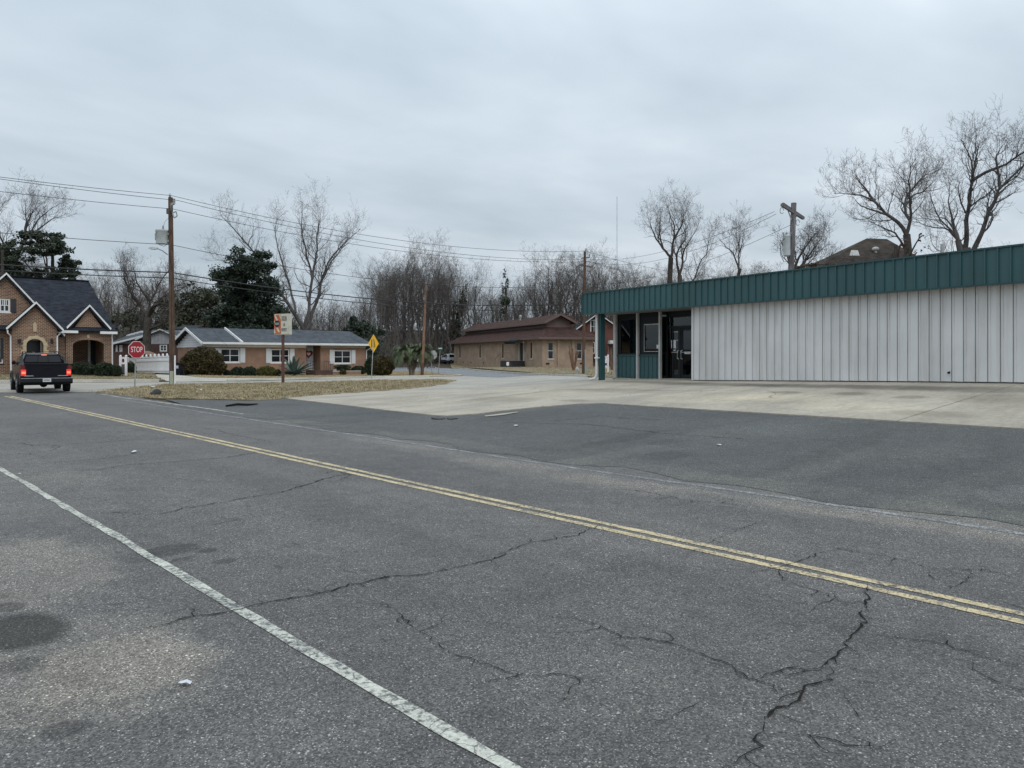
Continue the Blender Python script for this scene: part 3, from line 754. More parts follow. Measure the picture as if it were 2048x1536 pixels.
# the hairlines are far too many to pick apart: one part
vs, qs = [], []
for br in BR:
    P = np.array(br); T = np.gradient(P, axis=0); T /= np.maximum(np.linalg.norm(T, axis=1, keepdims=True), 1e-9); Nn = np.stack([-T[:, 1], T[:, 0]], 1)
    Wd_ = (.0035 * np.linspace(1, .4, len(P)) * np.clip(RNG.normal(1, .3, len(P)), .4, 2))[:, None]; A = P + Nn * Wd_; B = P - Nn * Wd_; o0_ = len(vs)
    for (a, b) in zip(A, B): vs.append((a[0], a[1], gz(*a) + .009)); vs.append((b[0], b[1], gz(*b) + .009))
    qs += [(o0_ + 2 * i, o0_ + 2 * i + 1, o0_ + 2 * i + 3, o0_ + 2 * i + 2) for i in range(len(P) - 1)]
tag(np_mesh('hairline_crack', np.array(vs), quads=np.array(qs), mat=M['crack'], parent=road), kind='stuff')

# ---- asphalt apron between the road and the concrete lot
gr = (.076, .077, .073)
M['apron'] = asphalt('apron_asphalt', gr, stone=(.50, .51, .49), stone_amt=.6, bandy=False, stains=[
    stain(700, 835, 2.2, 1.4, .5, (.72, .73, .74), .6, .9), stain(1330, 912, .5, .4, .5, (.6, .6, .6), .4, 3), stain(1330, 885, .4, .25, .5, (.6, .6, .6), .4, 3),
    stain(1500, 870, 2.5, 1.1, .35, (1.3, 1.33, 1.33), .6, .8), stain(1800, 960, 2.0, 1.0, .35, (.75, .8, .8), .7, .8), stain(2030, 990, .5, .35, .6, (1.5, 1.5, 1.48), .6, 2.5),
    stain(1100, 905, 3.0, .8, .45, (.72, .72, .73), .6, .8), stain(1050, 830, 1.5, .7, .5, (.7, .7, .7), .6, 1.2), stain(560, 845, 2.5, .6, .45, (1.35, 1.34, 1.3), .7, 1),
    stain(1560, 960, 2.5, .35, .5, (1.35, 1.32, 1.26), .8, 1.2), stain(1150, 925, 2.5, .3, .5, (1.4, 1.36, 1.3), .8, 1.2), stain(1850, 1010, 2.2, .3, .5, (1.35, 1.3, 1.22), .8, 1.2)] + [(9.25, q, .45, 2.2, .4, (1.5, 1.45, 1.36), .9, 1.3, 0.) for q in (1, 4.5, 8, 12, 16, 20, 25)] + [stain(1240, 880, 1.4, .25, .5, (.6, .6, .6), .9, 2.), stain(1660, 905, 2.2, .3, .45, (.66, .66, .66), .9, 1.6), stain(820, 812, 2.2, .3, .4, (.7, .7, .7), .9, 1.6), stain(1900, 900, .9, .5, .4, (1.4, 1.4, 1.36), .9, 2.)])
ap = plan([(330, 799), (420, 800), (500, 802), (545, 800), (575, 796)]) + [(16, 27), (18.2, 14), (19, 4), (18.5, -12), (18.5, -24)] + [(8.98 + .13 * math.sin(q * 1.1) + .10 * math.sin(q * 2.7 + 1) + .06 * math.sin(q * 6.1), q) for q in np.arange(-24, 28, .7)] + plan([(480, 830), (400, 818)])
apron = S_(sheet('apron', ap, M['apron'], .005, .6, jit=.03))

# ---- the concrete lot, cast in slabs
lot_px = [(570,797.5),(640,806),(740,818),(870,832),(893,833),(955,829),(1000,823),(1080,815),(1130,811),(1160,809),(1205,808),(1300,814.5),(1450,823.5),(1600,832.5),(1800,845),(2048,860),(2300,876)]
lot = plan(lot_px) + [(17, -8), (27, -9), (30.5, 20), (31, 27)] + plan([(1190, 763.6), (1090, 768), (1000, 774), (900, 778.5), (800, 783), (700, 788), (640, 792)])
BLD = Vector((c2w(3.095, 33.80)[0], c2w(3.095, 33.80)[1]))           # fascia corner of the green-roofed shop
BU = Vector((.5345 * cT + -.8455 * sT, -sT * .5345 + cT * -.8455))   # along its front
BV = Vector((-BU.y, BU.x))                                           # into the building
def clip(poly, a, n, d):
    o = []
    for i in range(len(poly)):
        p = Vector(poly[i]); q = Vector(poly[(i + 1) % len(poly)])
        u = (p - a).dot(n) - d; v = (q - a).dot(n) - d
        if u >= 0: o.append((p.x, p.y))
        if (u >= 0) != (v >= 0): r_ = p.lerp(q, u / (u - v)); o.append((r_.x, r_.y))
    return o
lot_root = S_(bpy.data.objects.new('concrete_lot', None)); COL.objects.link(lot_root)
G_ = .010
# a real joint runs from the wall towards the road; the others follow the same module
d2 = (gnd(2000, 781).to_2d() - gnd(1790, 846).to_2d()).normalized(); d1 = Vector((-d2.y, d2.x))
o0 = gnd(1790, 846).to_2d()
ev = [-60, -6.2, 0, 7.4, 13.6, 60]; eu = [-60, -4.6, 4.4, 12, 70]
slab_edges = []
for i in range(len(ev) - 1):
    for j in range(len(eu) - 1):
        c_ = lot
        c_ = clip(c_, o0, d1, ev[i] + G_) if c_ else c_
        c_ = clip(c_, o0, -d1, -(ev[i + 1] - G_)) if c_ else c_
        c_ = clip(c_, o0, d2, eu[j] + G_) if c_ else c_
        c_ = clip(c_, o0, -d2, -(eu[j + 1] - G_)) if c_ else c_
        if len(c_) < 3: continue
        q = [c_[0]]
        for p in c_[1:]:
            if (Vector(p) - Vector(q[-1])).length > .02: q.append(p)
        if len(q) < 3 or abs(sum(q[k][0] * q[(k + 1) % len(q)][1] - q[(k + 1) % len(q)][0] * q[k][1] for k in range(len(q)))) < .3: continue
        sheet('slab', q, M['concrete'], .030 + random.uniform(-.003, .003), .9, lot_root, rim=.06)
S_(sheet('lot_bedding', lot, M['crack'], .011, 1.0))

# ---- cross street, side street, driveway, turf
cross = plan([(-300,768.5),(0,766),(345,764),(560,760),(740,755.5),(900,752.5),(925,751.6),(1000,749),(1090,751),(1140,753),(1190,757),(1290,757.5),(1290,764),(1190,764.5),(1000,776),(800,785),(700,790),(600,793),(450,787),(300,785),(190,784.5),(0,785.8),(-300,794)])
S_(sheet('cross_street', cross, M['street'], .014, 1.6))
side = plan([(640,739),(700,737),(785,735.5),(870,734),(905,738),(960,743),(1000,746),(1090,751),(1000,755.5),(925,752.2),(870,750.5),(785,748),(700,746.5),(640,746)])
S_(sheet('side_street', side, M['side'], .022, 3.0))
isl = plan([(192,784.6),(230,789),(300,796),(420,799),(500,801),(545,800.5),(575,797),(640,791.5),(700,786),(800,780),(880,770),(905,763),(870,760),(760,761.5),(640,765),(560,767),(470,768.5),(345,769.5),(270,776.5),(230,781)])
S_(sheet('turf_island', isl, M['island'], .026, .45, jit=.2, rim=.04))
dr = plan([(300,749.5),(330,750.5),(372,752.5),(400,756),(470,757.5),(560,757),(620,757),(620,759.3),(560,761),(440,763.5),(345,765),(310,757)])
S_(sheet('driveway', dr, M['drive'], .038, 1.2))
lawn = plan([(372,752),(430,751),(560,751),(700,748),(760,745),(800,743),(850,744),(925,750.5),(925,752.6),(760,755),(620,757.5),(470,757),(400,755.6)])
S_(sheet('ranch_lawn', lawn, M['lawn'], .045, 1.2, rim=.05))
hl = plan([(-200,749),(0,748),(240,748),(300,749),(315,757),(330,763),(170,763.6),(0,764.6),(-200,766)])
S_(sheet('house_lawn', hl, M['island'], .09, 1.2, rim=.05))
bl = plan([(905,736.5),(1000,741),(1060,745),(1090,749.2),(1140,752),(1165,753),(1190,756),(1290,757),(1300,730),(1200,728),(1100,727),(1000,725),(900,727)])
S_(sheet('hall_lawn', bl, M['island'], .05, 2.0, rim=.05))

# ---- kerbs
def kerb(pxs, w_=.16, h=.13, name='kerb', mat='kerb'):
    P = densify([gnd(x, y).to_2d() for x, y in pxs], .8); P = [p for p in P]
    n = len(pxs); tot = [gnd(x, y).to_2d() for x, y in pxs]; o = []
    for i in range(len(tot) - 1):
        k = max(1, int((tot[i + 1] - tot[i]).length / .8))
        for q in range(k): o.append(tot[i].lerp(tot[i + 1], q / k))
    o.append(tot[-1]); secs = []
    for i, p in enumerate(o):
        t = (o[min(i + 1, len(o) - 1)] - o[max(i - 1, 0)]).normalized(); nn = Vector((-t.y, t.x)) * w_ / 2; z = gz(p.x, p.y)
        a, b = p + nn, p - nn
        secs.append([(a.x, a.y, z - .1), (b.x, b.y, z - .1), (b.x, b.y, z + h), (a.x, a.y, z + h)])
    return S_(MB().loft(secs).build(name, M[mat], uv=False))
kerb([(-300, 768), (0, 765.5), (170, 764.6), (318, 763.7)], .5, .16)
kerb([(455, 763.2), (560, 760), (700, 756.8), (800, 754.8), (870, 753.4), (905, 752.9), (922, 752.2), (915, 751.2), (880, 750.2)], .18, .13)
kerb([(905, 737.2), (960, 742), (1000, 745), (1060, 748.4), (1090, 750.4), (1140, 752.6), (1172, 754.6)], .18, .12)
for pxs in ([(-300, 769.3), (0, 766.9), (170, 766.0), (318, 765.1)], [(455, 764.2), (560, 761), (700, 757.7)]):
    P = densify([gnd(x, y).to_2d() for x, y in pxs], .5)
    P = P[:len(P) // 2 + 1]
    ribbon('gutter_gap_shade', [tuple(p) for p in P], .16, M['crack'], .02, bpy.data.objects['cross_street'])  # dark ribbon at the kerb foot: gutter gap plus its shadow, painted as colour
walk = plan([(-300, 765), (0, 763.6), (330, 762.2), (330, 761.2), (0, 762.4), (-300, 763.6)])

# ---- broken edge of the apron by the notch, seams and scraps of it
for px, py, s in ((878, 838, .36), (905, 838, .26)):
    p = gnd(px, py, .016)
    m = MB(); k = 9; ring = [(s * random.uniform(.6, 1.15) * math.cos(g * 2 * math.pi / k), s * .6 * random.uniform(.6, 1.1) * math.sin(g * 2 * math.pi / k)) for g in range(k)]
    m.slab([(x, y, .016 + random.uniform(-.006, .010)) for x, y in ring], .025)
    o = m.build('asphalt_fragment', M['patch'], uv=False); o.location = p; o.rotation_euler.z = random.uniform(0, 3)
    lab = {878: 'broad loose asphalt flake lying before the notch in the concrete', 905: 'loose asphalt flake beside the broad one at the concrete notch', 1150: 'broken asphalt lump in the inner corner of the concrete edge', 1012: 'small asphalt lump halfway along the slanting concrete edge', 1180: 'smallest asphalt lump just past the inner corner of concrete'}[px]
    tag(o, lab, 'asphalt', 'loose asphalt along the concrete edge')
pc = plan([(968, 833), (1000, 829), (1035, 825), (1037, 826), (1005, 831.5), (972, 834.6)])
S_(sheet('concrete_sliver', pc, M['concrete'], .022, .4))
for pxs in ([(1000, 845), (1180, 850), (1330, 868), (1500, 880)], [(1110, 842), (1160, 838), (1200, 832), (1260, 838), (1330, 841)]):
    P = [gnd(x, y).to_2d() for x, y in pxs]; o = []
    for i in range(len(P) - 1):
        k = max(2, int((P[i + 1] - P[i]).length / .12))
        for q in range(k): o.append(P[i].lerp(P[i + 1], q / k) + Vector((random.gauss(0, .012), random.gauss(0, .012))))
    ribbon('seam', [tuple(p) for p in o], list(.014 * np.clip(RNG.normal(1, .4, len(o)), .2, 2)), M['crack'], .013, apron)
# ================================================================ the green-roofed shop
ang = math.atan2(BU.y, BU.x)
bz = 0.62
DEL = 1.8
shop = thing('shop', (BLD.x, BLD.y, 0), 'long white ribbed steel shop under a deep green fascia', 'shop', ang)
def camA(px): return (px - 1024) / F
def fx(px, yset=0.0):
    a = camA(px); A0 = (3.095, 33.80); u = (.5345, -.8455); v = (.8455, .5345)
    return -(A0[0] - a * A0[1] + yset * (v[0] - a * v[1])) / (u[0] - a * u[1])
def lz(x, y=0.0):   # terrain height in the shop's own frame
    p = BLD + BU * x + BV * y; return gz(p.x, p.y)
FB, FT = EYE + DEL, EYE + DEL * 1.524     # fascia bottom and top
PW = .3048
LEN, DEP, WY, SY = 24.4, 14.0, .34, 1.2
xw = fx(1384.5, WY); xs0 = fx(1230, SY); xs1 = fx(1384, SY)
# fascia panels with standing ribs, one object each
def panel_mesh(name, wd, h, rib=.045, ribw=.038, groove=False):
    me_ = MB()
    r0 = ribw
    if not groove:
        prof = [(0, 0), (.004, -rib), (r0 - .004, -rib), (r0, 0), (wd, 0), (wd, .012), (0, .012)]
    else:
        prof = [(.010, .045), (.014, 0), (.052, 0), (.054, -.024), (.070, -.024), (.072, 0), (wd - .012, 0), (wd - .008, .045)]
    n = len(prof); vs = [(x, y, 0) for x, y in prof] + [(x, y, h) for x, y in prof]
    fs = [tuple(range(n))[::-1], tuple(range(n, 2 * n))] + [(i, (i + 1) % n, (i + 1) % n + n, i + n) for i in range(n)]
    me_.add(vs, fs); return me_
fp = panel_mesh('fascia_panel', PW - .014, FT - FB - .06).build('fascia_panel', M['fascia'], shop, uv=False)
for k in range(80):
    o = fp if k == 0 else fp.copy()
    if k: COL.objects.link(o); o.parent = shop
    o.location = (k * PW, 0, FB + .03); o.rotation_euler = (random.gauss(0, .004), 0, 0)
MB().box((-.03, -.05, FT - .032), (LEN + .03, .16, FT + .012)).build('coping', M['green_dark'], shop, uv=False)
MB().box((-.02, -.035, FB), (LEN + .02, .06, FB + .028)).build('drip_edge', M['green_dark'], shop, uv=False)
m = MB(); m.box((-.02, .014, FB + .03), (0, 3.0, FT - .034))
for k in range(9): m.box((-.05, .1 + k * PW, FB + .03), (-.021, .14 + k * PW, FT - .034))
m.build('return_fascia', M['fascia'], shop, uv=False)
MB().box((0.0, .062, FB + .01), (LEN, SY + 1.9, FB + .05)).build('soffit', M['soffit'], shop, uv=False)
MB().box((0, .03, FT - .18), (LEN, DEP, FT - .12)).build('roof', M['roofing'], shop, uv=False)
# white ribbed wall
wb = []
wp = {}
nW = int((LEN - xw) / PW)
z0 = lz(xw + 2, WY) ; 
me_w = panel_mesh('wall_panel', PW, 1.0, groove=True)
first = None
for k in range(nW):
    x = xw + .06 + k * PW; b0 = lz(x + PW / 2, WY) + .065; h = FB + .02 - b0
    if first is None: o = first = me_w.build('wall_panel', M['wall_white'], shop, uv=False)
    else: o = first.copy(); COL.objects.link(o); o.parent = shop
    o.location = (x, WY, b0); o.scale = (1, 1, h)
MB().box((xw - .03, WY - .012, lz(xw, WY) + .06), (xw + .058, SY + .1, FB + .01)).build('corner_trim', M['wall_white'], shop, uv=False)
m = MB(); secs = []
for k in range(0, nW + 1, 4):
    x = xw + k * PW; b0 = lz(x, WY); secs.append([(x, WY + .09, b0 - .2), (x, WY + .30, b0 - .2), (x, WY + .30, b0 + .075), (x, WY + .09, b0 + .075)])
m.loft(secs).build('wall_base', M['dark'], shop, uv=False)
MB().box((xw + .06, WY + .06, .3), (LEN - .02, WY + .22, FB)).build('wall_core', M['soffit'], shop, uv=False)
MB().box((.01, .014, FB + .03), (LEN, .06, FT - .04)).build('fascia_core', M['dark'], shop, uv=False)
MB().box((LEN - .02, WY, .3), (LEN + .1, DEP, FB)).build('end_wall', M['wall_white'], shop, uv=False)
MB().box((xs0 - .12, DEP - .1, .2), (LEN, DEP, FB + .5)).build('rear_wall', M['wall_white'], shop, uv=False)
MB().box((xs0 - .12, SY + .12, .2), (xs0 - .02, DEP - .1, FB + .005)).build('side_wall', M['green_dark'], shop, uv=False)
# vent hole in the wall
xv = fx(1899, WY); pv = lz(xv, WY)
MB().tube([(xv, WY + .012, EYE - (744.5 - HOR) / F * 20.6), (xv, WY - .06, EYE - (744.5 - HOR) / F * 20.6 - .02)], .028, 8).build('vent_pipe', M['rubber'], shop, uv=False)
# shop front
zb = lz(xs0 + 1, SY)
fl = zb + .06
xm = [fx(1232, SY), fx(1277, SY), fx(1322, SY)]
S0 = SY
MB().box((xs0 - .05, S0 - .1, zb - .2), (xs1 + .3, S0 + .35, fl - .01)).build('plinth', M['concrete'], shop, uv=False)
for i, x in enumerate(xm):
    wd = .16 if i == 0 else .085
    MB().box((x - wd / 2, S0 - .10, fl - .06), (x + wd / 2, S0 + .02, FB + .01)).build('post', M['trim'], shop, uv=False, bevel=.006)
sill = fl + .98; head = fl + 2.16
def shopwin(xa, xb, inset_l, wl, wt, wb_):
    # green apron panels below the glass
    n = max(3, round((xb - xa) / .26)); ww = (xb - xa) / n
    for k in range(n):
        m = panel_mesh('a', ww - .004, sill - fl - .04, .02, .03)
        q = m.build('apron_panel', M['fascia'], shop, uv=False); q.location = (xa + k * ww, S0 + .03, fl)
    MB().box((xa, S0 - .02, sill - .04), (xb, S0 + .12, sill + .02)).build('sill', M['green_dark'], shop, uv=False)
    fr = MB()
    x0, x1, z0_, z1_ = xa + .02, xb - .02, sill + .02, head + .45
    fr.box((x0, S0 + .02, z0_), (x0 + wl, S0 + .09, z1_)); fr.box((x1 - .05, S0 + .02, z0_), (x1, S0 + .09, z1_))
    fr.box((x0 + wl, S0 + .02, z1_ - wt), (x1 - .05, S0 + .09, z1_)); fr.box((x0 + wl, S0 + .02, z0_), (x1 - .05, S0 + .09, z0_ + wb_))
    f = fr.build('window_frame', M['mullion'], shop, uv=False)
    MB().box((x0 + wl, S0 + .05, z0_ + wb_), (x1 - .05, S0 + .058, z1_ - wt)).build('pane', M['glass'], f, uv=False)
    MB().box((xa, S0 + .03, z1_ + .002), (xb, S0 + .10, FB)).build('transom_panel', M['mullion'], shop, uv=False)
    return f
f1 = shopwin(xm[0] + .08, xm[1] - .043, .2, .18, .12, .06)
f2 = shopwin(xm[1] + .043, xm[2] - .043, .3, .26, .35, .10)
fr = MB(); x0, x1 = xm[1] + .33, xm[2] - .12
for a, b in (((x0, S0 + .008, sill + .14), (x0 + .018, S0 + .019, head + .06)), ((x1, S0 + .008, sill + .14), (x1 + .018, S0 + .019, head + .06)), ((x0 + .018, S0 + .008, sill + .14), (x1, S0 + .019, sill + .158)), ((x0, S0 + .008, head + .07), (x1 + .05, S0 + .019, head + .11))): fr.box(a, b)
fr.build('glazing_bead', M['trim'], f2, uv=False)
MB().box((x1 - .14, S0 + .004, sill + .27), (x1 - .02, S0 + .015, sill + .42)).build('notice', M['paper'], f2, uv=False)
# door bay
xd0, xd1 = xm[2] + .045, xs1 + .35
fr = MB()
zt = fl + 2.05
xmid = fx(1360, SY + .25); D0 = SY + .25
fr.box((xd0, D0, fl - .02), (xd0 + .06, D0 + .1, FB)); fr.box((xmid - .03, D0, fl - .02), (xmid + .03, D0 + .1, zt)); fr.box((xd0 + .06, D0, zt), (xd1 + .5, D0 + .1, zt + .10)); fr.box((xd0 + .06, D0, fl + 2.5), (xd1 + .5, D0 + .1, fl + 2.54))
fr.box((xd0 + .06, D0, fl - .02), (xd1 + .5, D0 + .1, fl + .0))
df = fr.build('door_frame', M['mullion'], shop, uv=False)
def door(xa, xb, hand):
    d = MB()
    d.box((xa, D0 + .02, fl + .01), (xa + .09, D0 + .07, zt - .01)); d.box((xb - .09, D0 + .02, fl + .01), (xb, D0 + .07, zt - .01))
    d.box((xa + .09, D0 + .02, fl + .01), (xb - .09, D0 + .07, fl + .2)); d.box((xa + .09, D0 + .02, zt - .1), (xb - .09, D0 + .07, zt - .01))
    o = d.build('door', M['mullion'], shop, uv=False)
    MB().box((xa + .09, D0 + .04, fl + .2), (xb - .09, D0 + .048, zt - .1)).build('pane', M['glass'], o, uv=False)
    MB().tube([(hand, D0 + .02, fl + .82), (hand, D0 - .045, fl + .84), (hand, D0 - .045, fl + 1.14), (hand, D0 + .02, fl + 1.16)], .022, 8).build('pull_handle', M['white'], o, smooth=True, uv=False)
    MB().box((xa + .03, D0 - .03, fl + 1.08), (xb - .05, D0 - .012, fl + 1.10)).build('push_rail', M['alum'], o, uv=False)
    return o
dl = door(xd0 + .3, xmid - .035, xmid - .10); drr = door(xmid + .035, xmid + 1.0, xmid + .10)
MB().box((xd0 + .065, D0 + .04, fl + .0), (xd0 + .295, D0 + .048, zt)).build('side_pane', M['glass'], df, uv=False)
MB().box((xmid - .52, D0 + .026, fl + 1.25), (xmid - .26, D0 + .036, fl + 1.58)).build('notice', M['paper'], dl, uv=False)
MB().box((xmid - .45, D0 + .026, fl + 1.14), (xmid - .27, D0 + .036, fl + 1.20)).build('sticker', M['trim'], dl, uv=False)
m = MB()
for (a, b, c, d_) in ((xd0 + .34, fl + 1.56, xmid - .12, fl + 1.58), (xd0 + .34, fl + 1.9, xmid - .12, fl + 1.92)): m.box((a, D0 + .03, b), (c, D0 + .039, d_))
m.build('muntin', M['alum'], dl, uv=False)
MB().box((xmid + .22, D0 + .026, fl + 1.02), (xmid + .55, D0 + .036, fl + 1.11)).build('sticker', M['paper'], drr, uv=False)
MB().box((xd0 + .1, D0 + .03, fl + 2.1), (xd1 + .5, D0 + .04, fl + 2.49)).build('transom_pane', M['glass'], df, uv=False)
MB().box((xd0 + .06, D0 + .005, fl + 2.541), (xd1 + .5, D0 + .09, FB)).build('transom_panel', M['mullion'], shop, uv=False)
# room behind the glass
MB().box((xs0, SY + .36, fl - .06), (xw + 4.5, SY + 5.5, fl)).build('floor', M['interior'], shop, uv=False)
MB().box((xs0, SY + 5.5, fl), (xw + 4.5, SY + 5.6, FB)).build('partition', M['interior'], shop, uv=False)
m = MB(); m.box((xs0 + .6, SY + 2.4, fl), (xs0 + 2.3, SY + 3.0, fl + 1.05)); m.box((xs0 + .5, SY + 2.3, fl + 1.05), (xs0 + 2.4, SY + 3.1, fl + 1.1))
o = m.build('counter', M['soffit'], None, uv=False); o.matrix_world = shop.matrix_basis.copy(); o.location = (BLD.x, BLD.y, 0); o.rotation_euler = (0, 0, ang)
tag(o, 'pale service counter dim behind the shop window', 'counter')
# canopy column with its downspout
xc = fx(1197, .26) - .05; cz = lz(xc + .25, .5)
m = MB(); cw = fx(1210.5, .48) - xc
m.box((xc + .05, .26, cz - .1), (xc + cw, .48, FB + .008))
col_ = m.build('column', M['fascia'], shop, uv=False, bevel=.01)
for k in range(2): MB().box((xc + .08 + k * .12, .235, cz - .05), (xc + .11 + k * .12, .262, FB)).build('column_rib', M['green_dark'], col_, uv=False)
m = MB(); m.tube([(xc - .02, .22, FB), (xc - .02, .22, cz + .28), (xc - .05, .16, cz + .1), (xc - .22, .0, cz + .05)], .062, 8)
m.build('downspout', M['wall_white'], shop, smooth=True, uv=False)
MB().box((xc - .10, .15, EYE - (717 - HOR) / F * 33 ), (xc + .16, .234, EYE - (717 - HOR) / F * 33 + .06)).build('strap', M['white'], shop, uv=False)
MB().tube([(0, 0, -.9), (0, 0, .40)], .055, 10).build('vent_stack', M['galv'], shop, smooth=True, uv=False).location = (fx(1885, 3.0), 3.0, FT + .28)
# ================================================================ windows shared by the houses (local frame: X along the wall, -Y towards the viewer)
def window(parent, x0, x1, z0, z1, y, frame='white', gl='win', sashes=2, fw=.06, sill=True, rows=1, proud=.05):
    m = MB()
    for a, b in (((x0, z0), (x0 + fw, z1)), ((x1 - fw, z0), (x1, z1)), ((x0 + fw, z0), (x1 - fw, z0 + fw)), ((x0 + fw, z1 - fw), (x1 - fw, z1))):
        m.box((a[0], y - proud, a[1]), (b[0], y + .03, b[1]))
    for k in range(1, sashes):
        xm_ = x0 + (x1 - x0) * k / sashes; m.box((xm_ - .03, y - proud + .01, z0 + fw), (xm_ + .03, y + .03, z1 - fw))
    f = m.build('window', M[frame], parent, uv=False)
    for k in range(sashes):
        a = x0 + (x1 - x0) * k / sashes; b = x0 + (x1 - x0) * (k + 1) / sashes
        MB().box((a + .03, y - .012, z0 + fw * .8), (b - .03, y + .006, z1 - fw * .8)).build('pane', M[gl], f, uv=False)
    if rows > 1:
        m = MB()
        for r_ in range(1, rows):
            zz = z0 + (z1 - z0) * r_ / rows; m.box((x0 + fw, y - .034, zz - .02), (x1 - fw, y - .014, zz + .02))
        m.build('sash', M[frame], f, uv=False)
    if sill: MB().box((x0 - .06, y - proud - .05, z0 - .07), (x1 + .06, y + .02, z0 - .002)).build('sill', M[frame], f, uv=False)
    return f
def wall_holes(parent, name, mat, x0, x1, z0, z1, y, th, holes=(), top=None):
    """wall on the XZ plane from x0..x1, z0..z1 with rectangular openings; optional gable outline top: list of (x, z) from right to left"""
    m = MB(); hs = sorted(holes); xs = [x0]
    cur = x0
    for (a, b, c, d) in hs:
        if a > cur: m.box((cur, y, z0), (a, y + th, z1))
        if c > z0: m.box((a, y, z0), (b, y + th, c))
        if d < z1: m.box((a, y, d), (b, y + th, z1))
        cur = b
    if cur < x1: m.box((cur, y, z0), (x1, y + th, z1))
    if top: m.prism([(x1, z1), *top, (x0, z1)][::1], th, Matrix.Translation((0, y, 0)))
    return m.build(name, mat, parent)
def gable_roof(parent, mat, x0, xp, x1, ze, zp, y0, y1, th=.14, over=.0, trim='white', ze1=None):
    """two slopes whose ridge runs along Y; white rake boards on the front"""
    ze1 = ze if ze1 is None else ze1
    m = MB()
    m.slab([(x0, y0, ze), (xp, y0, zp), (xp, y1, zp), (x0, y1, ze)][::-1], -th)
    m.slab([(xp, y0, zp), (x1, y0, ze1), (x1, y1, ze1), (xp, y1, zp)][::-1], -th)
    r = m.build('roof', mat, parent)
    m = MB()
    m.prism([(x0, ze - .05), (xp, zp - .06), (xp, zp + .06), (x0 - .04, ze + .06)][::1], .07, Matrix.Translation((0, y0 - .072, 0)))
    m.prism([(xp, zp - .06), (x1, ze1 - .05), (x1 + .04, ze1 + .06), (xp, zp + .06)][::1], .07, Matrix.Translation((0, y0 - .072, 0)))
    m.build('rake_board', M[trim], r, uv=False)
    return r

# ================================================================ brick house with pointed gables
HS = 55.0
xr = onS(230, 700, HS).x
hz = onS(230, 749, HS).z
hb = thing('brick_house', (xr, HS, 0), 'tan and red brick house with steep white edged gables and charcoal roof', 'house')
def H(px, py, s=0.0):
    p = onS(px, py, HS + s); return (p.x - xr, p.z)
def HX(px, s=0.0): return H(px, 700, s)[0]
base = hz - .5
ze_ = H(228, 663)[1]
ridge_z = H(178, 563, 4.4)[1]; xl = HX(-60) - 3
xe = HX(224)
# rear block, side wall
xq = HX(131); m = MB(); m.box((xl, .35, base), (xq, 8.4, ze_ - .05)); m.box((xq, 3.01, base), (xe - .01, 8.4, ze_ - .05)); m.build('wall', M['brick_h'], hb)
# main front wall set back behind the porch
xg = HX(131); 
wall_holes(hb, 'front_wall', M['brick_h'], xl, xg, base, ze_ - .02, .0, .34, [(HX(-8), HX(6), H(0, 727)[1], H(0, 676)[1])])
f = window(hb, HX(-8), HX(6), H(0, 727)[1], H(0, 676)[1], .10, rows=2)
MB().box((HX(0), -.05, H(0, 717)[1]), (HX(6.2), -.003, H(0, 676)[1])).build('shutter', M['shutter'], hb, uv=False)
# big two-storey gable
pk = H(10, 552); rt = H(75, 614); 
gy = -.12
xg0 = 2 * pk[0] - rt[0] - 1.0
zgb = rt[1] - (rt[0] + 1.0 - rt[0]) * 1.0
zrt = rt[1]
winz = (H(0, 624)[1], H(0, 597)[1]); wx0, wx1 = HX(-2), HX(19.5)
m = MB()
slope = (pk[1] - rt[1]) / (rt[0] - pk[0])
zlow = ze_ - .02; xR = pk[0] + (pk[1] - zlow) / slope; xL = pk[0] - (pk[1] - zlow) / slope
# gable wall in strips around the upper window
def zt_at(x): return pk[1] - abs(x - pk[0]) * slope
m.prism([(xL, zlow), (wx0, zlow), (wx0, zt_at(wx0)), ], .34, Matrix.Translation((0, gy, 0)))
m.prism([(wx1, zlow), (xR, zlow), (wx1, zt_at(wx1))], .34, Matrix.Translation((0, gy, 0)))
m.prism([(wx0, zlow), (wx1, zlow), (wx1, winz[0]), (wx0, winz[0])], .34, Matrix.Translation((0, gy, 0)))
m.prism([(wx0, winz[1]), (wx1, winz[1]), (wx1, zt_at(wx1)), (pk[0], pk[1]), (wx0, zt_at(wx0))], .34, Matrix.Translation((0, gy, 0)))
m.build('gable_wall', M['brick_h'], hb)
f = window(hb, wx0, wx1, winz[0], winz[1], gy + .09, rows=2, fw=.09)
m = MB()
for k in (1, 2): m.box((wx0 + (wx1 - wx0) * k / 3 - .02, gy + .055, (winz[0] + winz[1]) / 2), (wx0 + (wx1 - wx0) * k / 3 + .02, gy + .075, winz[1] - .09))
m.build('muntin', M['white'], f, uv=False)
MB().box((HX(21), gy - .05, winz[0]), (HX(31), gy - .003, winz[1])).build('shutter', M['shutter'], hb, uv=False)
gable_roof(hb, M['roof_blue'], xL - .3, pk[0], xR + .02, zlow - .3 * slope, pk[1] + .12, gy - .28, 6.0)
# main roof: front plane, rear plane, hip end
ry = 4.4; rx1 = HX(178, 4.4)
er = H(233, 663.2, -.45)
m = MB()
fe = -.45; zE = er[1] + .02
m.slab([(xl, fe, zE), (er[0], fe, zE), (rx1, ry, ridge_z), (xl, ry, ridge_z)], .16)
m.slab([(er[0], fe, zE), (er[0], 9.2, zE), (rx1, ry, ridge_z)], .16)
m.slab([(xl, ry, ridge_z), (rx1, ry, ridge_z), (er[0], 9.2, zE), (xl, 9.2, zE)], .16)
mr = m.build('roof', M['roof_blue'], hb)
MB().bar((xl, ry, ridge_z + .04), (rx1, ry, ridge_z + .04), .22, .06).build('ridge_cap', M['roof_blue'], mr, uv=False)
